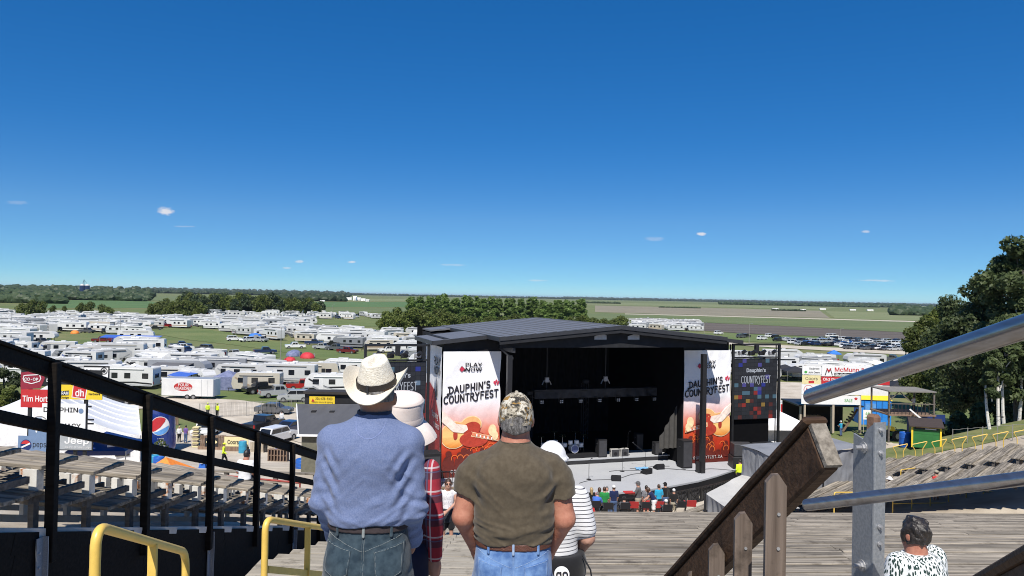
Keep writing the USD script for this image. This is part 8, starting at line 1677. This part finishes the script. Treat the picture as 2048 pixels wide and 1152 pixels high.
MB().grid(bh_tf(np.stack([ring(.1005, .1165, .004), ring(.103, .119, .012), ring(.1005, .1165, .030), ring(.100, .116, .032)]))).build('hat_band', pink, bh, smooth=True); MB().grid(bh_tf(np.stack([ring(.0965, .111, .102), ring(.0985, .113, .106), ring(.0945, .1085, .111)]))).build('seam', pink, bh, smooth=True)
p0 = P(1104, 1000, 4.95)
figure('person', 'person in a striped white shirt and white hat behind the olive shirt', (p0[0], 5.05, -2.74), -.1, 1.73, [('shorts', navy_c, 'trousers_short'), ('shirt', stripes, 'shirt_short+')], pose(STAND, elr=(.25, .0, 1.15), wrr=(.17, .16, .98)), .012, bulk=1.22, hair_mt=hair_grey, hat_mt=white_c, brim_=.012, shoes=white_c)
fp = thing('waist_pack', 'black waist pack with a round white logo on the person in stripes', 'bag', (p0[0], 5.05, -2.74), -.1); UsdGeom.Xformable(fp).AddScaleOp().Set(Gf.Vec3f(1.08, 1.08, 1.08)); wpf = lambda p: loft(p, [(.80, 0, 0, .205, .165), (.84, 0, 0, .225, .180), (.93, 0, 0, .225, .180), (.97, 0, 0, .21, .168)], 2.2)
skin(fp, 'pack', black_c, wpf, (-.26, -.22, .78), (.26, .22, .99), .012)
m4 = frame((.02, -.184, .885), (1, 0, .1), (0, 0, 1)); MB().prism(Point(.06, 0).buffer(.045), .004, m4).build('logo_disc', ink_white, fp); MB().text('go', .045, m4 @ np.array([[1, 0, 0, .06], [0, 1, 0, -.02], [0, 0, 1, .006], [0, 0, 0, 1.]])).build('letters', ink, fp); MB().text('nu', .045, m4 @ np.array([[1, 0, 0, -.03], [0, 1, 0, -.02], [0, 0, 1, .004], [0, 0, 0, 1.]])).build('letters', ink_white, fp)
MB().tube([(.20, -.10, .98), (.25, -.12, .90), (.27, -.12, .78), (.25, -.10, .66)], .005, 6).build('cord', s_black, fp, smooth=True)

# ---------------------------------------------------------------- smiling woman, seated woman and the others near by
white_print = M('white_printed_cotton', (.68, .67, .68), rough=.9, vs=30, second=(.30, .28, .36), lo=.52, hi=.66); leaf_print = None
P0 = P(894, 1093, 18.2)
figure('person', 'smiling long-haired woman in sunglasses and white top, facing the viewer', P0, math.pi + .15, 1.62, [('shorts', black_c, 'trousers_short'), ('top', white_print, 'shirt_vest'), ('jacket', M('dark_denim_jacket', (.015, .02, .03), rough=.85), 'skirt_wrap')], pose(STAND, ell=(-.21, .08, 1.16), wrl=(.04, .30, 1.0), elr=(.26, .06, 1.16), wrr=(.25, .32, 1.02)), .0105, skin_mt=skin_m, hair_mt=hair_brown, long_hair=True, glasses=True, shoes=s_black)
def leafy():
    n = {'tc': ('texture_coordinate', {}), 'p': ('principled_bsdf', {'roughness': .85})}; l = []; out = []
    for i, (rot, loc) in enumerate((((0, .6, .5), (0, 0, 0)), ((.4, -.7, -.6), (3, 1, 2)))):
        n[f'm{i}'] = ('mapping', {'rotation': rot, 'location': loc, 'scale': (50., 50., 17.)}); n[f'v{i}'] = ('voronoi_texture', {'scale': 1.0, 'randomness': 1.0}); n[f't{i}'] = ('math', {'math_type': 'less_than', 'value2': .36})
        l += [('tc.object', f'm{i}.vector'), (f'm{i}.vector', f'v{i}.vector'), (f'v{i}.distance', f't{i}.value1')]
    n['mx'] = ('math', {'math_type': 'maximum'}); n['c'] = ('mix', {'mix_type': 'mix', 'color1': (.66, .68, .68), 'color2': (.012, .035, .030)})
    return usdkit.material(stage, '/World/Looks/leaf_print_blouse', n, l + [('t0.value', 'mx.value1'), ('t1.value', 'mx.value2'), ('mx.value', 'c.fac'), ('c.color', 'p.base_color')], surface='p.BSDF')
q = P(1838, 1030, 6.0); seat = q[2] - 1.345
figure('person', 'seated woman with short black hair and a black and white leaf blouse', (q[0], 5.98, seat), .45, 1.75, [('trousers', black_c, 'trousers_long'), ('blouse', leafy(), 'shirt_short+')], pose(SIT, head=(-.01, .04, 1.19), neck=(0, .03, 1.05), shl=(-.205, .03, .975), shr=(.205, .03, .975), ell=(-.27, .06, .70), elr=(.28, .05, .70)), .0115, skin_mt=skin_red, hair_mt=hair_dark, hv=.075, bulk=1.5, shoes=s_black)
q = P(490, 920, 21.0)
figure('person', 'person in a white T-shirt sitting beyond the raised benches', (q[0], 21.0, q[2] - 1.06), -.2, 1.75, [('trousers', black_c, 'trousers_long'), ('shirt', white_c, 'shirt_short')], SIT, .018, hair_mt=hair_dark, bulk=1.2, skin_mt=skin_red)
# the crowd before the stage
def tee(n_, c): return cloth('crowd_cloth_' + n_, c)
C = {k: tee(k, c) for k, c in {'green': (.02, .20, .05), 'royal_blue': (.05, .13, .45), 'navy': (.012, .02, .07), 'grey': (.09, .09, .095), 'cyan': (.02, .30, .50), 'black': (.012, .012, .013), 'red': (.42, .03, .03), 'white': (.66, .66, .66), 'khaki': (.30, .27, .21), 'denim': (.06, .10, .20), 'pink': (.5, .22, .26), 'purple': (.14, .08, .28)}.items()}
C['check'] = check_mat('grey_check_cloth', (.20, .20, .22), (.5, .5, .5), (.1, .1, .1), (.05, .05, .06), 9.)
hivis = M('hi_vis_yellow_cloth', (.62, .80, .02), rough=.7)
LEAN = pose(STAND, head=(.0, .36, 1.46), neck=(0, .26, 1.36), shl=(-.18, .22, 1.28), shr=(.18, .22, 1.28), ell=(-.26, .36, 1.04), wrl=(-.22, .50, .86), elr=(.24, .36, 1.04), wrr=(.18, .52, .88))
REACH = pose(STAND, ell=(-.24, .14, 1.18), wrl=(-.14, .38, 1.14), elr=(.22, .1, 1.14), wrr=(.1, .36, 1.08)); WALK = pose(STAND, hipl=(-.09, 0, .9), knl=(-.1, .2, .5), anl=(-.1, .28, .10), knr=(.1, -.08, .5), anr=(.1, -.34, .14), wrl=(-.2, -.12, .92), wrr=(.2, .22, .95))
def crowd(px, top, d, rz, H, J_, shirt, legs, label, hair=None, hat=None, ln=False, bulk=1.08, sk=None, vest=False, ls='trousers_long', sh='shirt_short', group='people before the stage', floor_=None, h=.026):
    q = P(px, top, d); k = H / 1.75; z0 = q[2] - (J_['head'][2] + .125) * k
    if floor_ is not None: z0 = floor_
    figure('person', label, (q[0], d, z0), rz, H, [('trousers', legs, ls), ('shirt', shirt, sh)], J_, h, skin_mt=sk or skin_m, hair_mt=hair, hat_mt=hat, long_hair=ln, bulk=bulk, group=group, shoes=s_black)
crowd(1209, 974, 41.0, 0, 1.80, STAND, C['green'], C['black'], 'man in a bright green T-shirt and black shorts before the stage', hair_brown, ls='trousers_short', bulk=1.2)
crowd(1228, 971, 41.3, .2, 1.82, STAND, C['navy'], C['denim'], 'person in a navy T-shirt, jeans and pale cap beside the green shirt', hair_brown, C['white'])
crowd(1277, 963, 40.6, 1.2, 1.92, REACH, C['grey'], C['khaki'], 'tall man in a dark grey shirt and cap holding a red tray', hair_grey, C['grey'], ls='trousers_short', bulk=1.2)
crowd(1309, 976, 40.2, 1.3, 1.75, LEAN, C['navy'], C['white'], 'woman in a navy vest and white shorts bending forward', hair_brown, ln=True, ls='trousers_short', sh='shirt_vest', bulk=1.25)
crowd(1293, 971, 42.2, .1, 1.78, STAND, C['check'], C['red'], 'person in a grey checked shirt behind the woman in the navy vest', hair_dark, ls='trousers_short')
crowd(1318, 969, 43.4, .3, 1.80, STAND, C['cyan'], C['black'], 'person in a bright cyan T-shirt before the barrier', hair_brown)
crowd(1331, 965, 44.0, .5, 1.82, STAND, C['black'], C['denim'], 'man in a black jacket and jeans at the barrier', hair_dark, C['black'], sh='shirt_long')
crowd(1192, 987, 40.4, -.4, 1.75, LEAN, C['royal_blue'], C['black'], 'person in a royal blue shirt bending forward left of the green shirt', hair_grey, bulk=1.2)
crowd(1183, 975, 42.0, .2, 1.66, STAND, C['black'], C['denim'], 'blond woman in a dark top left of the royal blue shirt', hair_blond, ln=True)
crowd(1199, 975, 43.0, 0, 1.72, STAND, C['pink'], C['denim'], 'woman with brown hair half hidden by the green shirt', hair_brown, ln=True)
crowd(1214, 973, 43.2, 3.0, 1.76, STAND, C['white'], C['denim'], 'grey haired man in a white shirt behind the green shirt', hair_grey)
crowd(1249, 994, 40.0, 0, 1.75, SIT, C['grey'], C['black'], 'person in a dark shirt and cap sitting in a camp chair', hair_dark, C['black'], bulk=1.2)
crowd(1333, 1000, 39.6, 0, 1.75, SIT, C['grey'], C['denim'], 'person in a light grey shirt and white cap sitting in a camp chair', hair_grey, C['white'], bulk=1.15)
crowd(1171, 1002, 39.4, .3, 1.7, SIT, C['red'], C['denim'], 'left one of two people in red shirts sitting low', hair_dark); crowd(1180, 1003, 39.4, -.2, 1.7, SIT, C['red'], C['black'], 'right one of two people in red shirts sitting low', hair_brown)
crowd(1157, 977, 41.5, 0, 1.75, STAND, C['black'], C['black'], 'person in black clothes right beside the olive shirt', hair_dark)
crowd(1348, 978, 44.6, 0, 1.70, STAND, C['black'], C['khaki'], 'person in black with a white cap at the barrier', hair_grey, C['white'])
q = P(1258, 985, 40.4); t = thing('red_tray', 'red tray held by the tall man in the dark grey shirt', 'tray', q - [0, 0, .0], .2); MB().box((0, 0, 0), (.55, .35, .03), ch=.01).build('tray_base', C['red'], t); 
for s in (-1, 1): MB().box((0, s * .17, .025), (.55, .015, .05)).build('tray_edge', C['red'], t)
ch_b, ch_r = cloth('black_chair_canvas', (.014, .014, .018)), cloth('red_chair_canvas', (.40, .03, .03))
def camp_chair(px, py, d, m, label, rz=0):
    q = P(px, py, d); t = thing('camp_chair', label, 'chair', q, rz, 'camp chairs before the stage')
    MB().add([(-.26, -.22, .36), (.26, -.22, .36), (.26, .24, .39), (-.26, .24, .39), (-.26, -.22, .34), (.26, -.22, .34), (.26, .24, .37), (-.26, .24, .37)], [[0, 1, 2, 3], [7, 6, 5, 4]]).build('seat', m, t); MB().bar((0, -.24, .36), (0, -.34, .72), .5, .03, up=(0, 1, 0)).build('backrest', m, t)
    for x in (-.27, .27):
        for y0, y1 in ((-.25, .22), (.25, -.22)): MB().bar((x, y0, 0), (x, y1, .40), .025, .025).build('leg', black_metal, t)
        MB().box((x, 0, .55), (.07, .5, .03)).build('armrest', m, t)
for px, py, d, m, lb in ((1190, 1026, 39.6, ch_b, 'black camp chair at the left end of the crowd'), (1249, 1029, 39.9, ch_b, 'black camp chair under the person in the dark shirt'), (1291, 1028, 40.0, ch_b, 'black camp chair between the man with the tray and the bending woman'), (1266, 1027, 40.6, ch_r, 'red camp chair behind the man with the tray'), (1320, 1027, 40.2, ch_r, 'red camp chair left of the light grey shirt'), (1333, 1033, 39.5, ch_b, 'camp chair under the person in the light grey shirt'), (1215, 1030, 39.2, ch_b, 'black camp chair before the green shirt'), (1361, 1026, 40.5, ch_b, 'black camp chair at the right end of the crowd'), (1380, 1024, 41, ch_r, 'red and white chair at the right end of the crowd')): camp_chair(px, py, d, m, lb)
# stewards and visitors on the plaza
def stand(px, py, H, rz, J_, shirt, legs, label, **k):
    q = at(px, py); k.setdefault('h', .035); figure('person', label, q, rz, H, [('trousers', legs, k.pop('ls', 'trousers_long')), ('shirt', shirt, k.pop('sh', 'shirt_long'))], J_, k.pop('h'), skin_mt=k.pop('sk', skin_m), hair_mt=k.pop('hair', hair_dark), hat_mt=k.pop('hat', None), shoes=s_black, **k)
stand(447, 931, 1.85, -1.3, WALK, hivis, C['black'], 'steward in a yellow hi-vis jacket walking across the gravel', hat=hivis, group='stewards in hi-vis'); stand(530, 905, 1.75, .6, STAND, hivis, C['black'], 'steward in a hi-vis jacket left of the brown board rack', group='stewards in hi-vis')
stand(415, 835, 1.8, .2, STAND, hivis, C['black'], 'left one of two stewards in hi-vis at the wire fence', hat=hivis, group='stewards in hi-vis'); stand(434, 836, 1.8, -.3, STAND, hivis, C['black'], 'right one of two stewards in hi-vis at the wire fence', hat=hivis, group='stewards in hi-vis')
stand(358, 885, 1.7, .4, STAND, C['white'], C['black'], 'person in white right of the giant can', hair=hair_blond); stand(371, 886, 1.8, -.2, STAND, C['purple'], C['denim'], 'person in a purple shirt right of the giant can', sh='shirt_short')
stand(563, 852, 1.75, 0, STAND, C['white'], C['denim'], 'person in a white shirt between the parked cars'); stand(1682, 872, 1.78, .5, REACH, C['cyan'], C['denim'], 'person in a light blue shirt and white hat on the sand at right', hat=C['white'], sh='shirt_short')
q = P(1480, 930, 47.0); figure('person', 'steward in a hi-vis jacket bending under the right video screen', (q[0], 47.0, zg(q[0], 47.0) + .3), 0, 1.75, [('trousers', C['black'], 'trousers_long'), ('jacket', hivis, 'shirt_long')], STAND, .03, hair_mt=hair_dark, group='stewards in hi-vis', shoes=s_black)
q = P(1537, 903, 56.0); figure('person', 'steward in a hi-vis jacket behind the grey tarpaulin booth', (q[0], 56.0, q[2] - 1.4), 0, 1.75, [('trousers', C['black'], 'trousers_long'), ('jacket', hivis, 'shirt_long')], STAND, .03, hair_mt=hair_dark, group='stewards in hi-vis', shoes=s_black)
q = P(1842, 797, 85.0); figure('person', 'person in a white shirt standing on the scaffold platform', (q[0], 86.5, P(1822, 886, 84)[2] + 2.41 * 1.32), .3, 1.75, [('trousers', C['black'], 'trousers_long'), ('shirt', C['white'], 'shirt_short')], REACH, .035, hair_mt=hair_dark, shoes=s_black)
q = P(1783, 955, 36.0); figure('person', 'person in a white shirt and hat sitting right of the steel post', (q[0], 36.0, q[2] - 1.32), .3, 1.75, [('trousers', C['khaki'], 'trousers_long'), ('shirt', C['white'], 'shirt_short')], SIT, .024, hair_mt=hair_dark, hat_mt=C['white'], brim_=.06, shoes=s_black)
q = P(1873, 955, 35.2); figure('person', 'person in a red shirt and cap standing on the sand behind the lower pipe', (q[0], 35.2, P(1873, 1011, 35.2)[2]), .2, 1.62, [('shorts', C['black'], 'trousers_short'), ('shirt', C['red'], 'shirt_short')], STAND, .024, hair_mt=hair_dark, hat_mt=C['khaki'], shoes=s_black)
# ------------------------------------------------------------------ the air between here and the horizon
hz = usdkit.material(stage, '/World/Looks/summer_haze', {'v': ('principled_volume', {'color': (.80, .88, 1.0), 'density': 2.8e-5, 'anisotropy': .2})}, [], volume='v.volume')
MB().box((0, 21000, 12), (93000, 50000, 60)).build('haze', hz, kind='stuff')
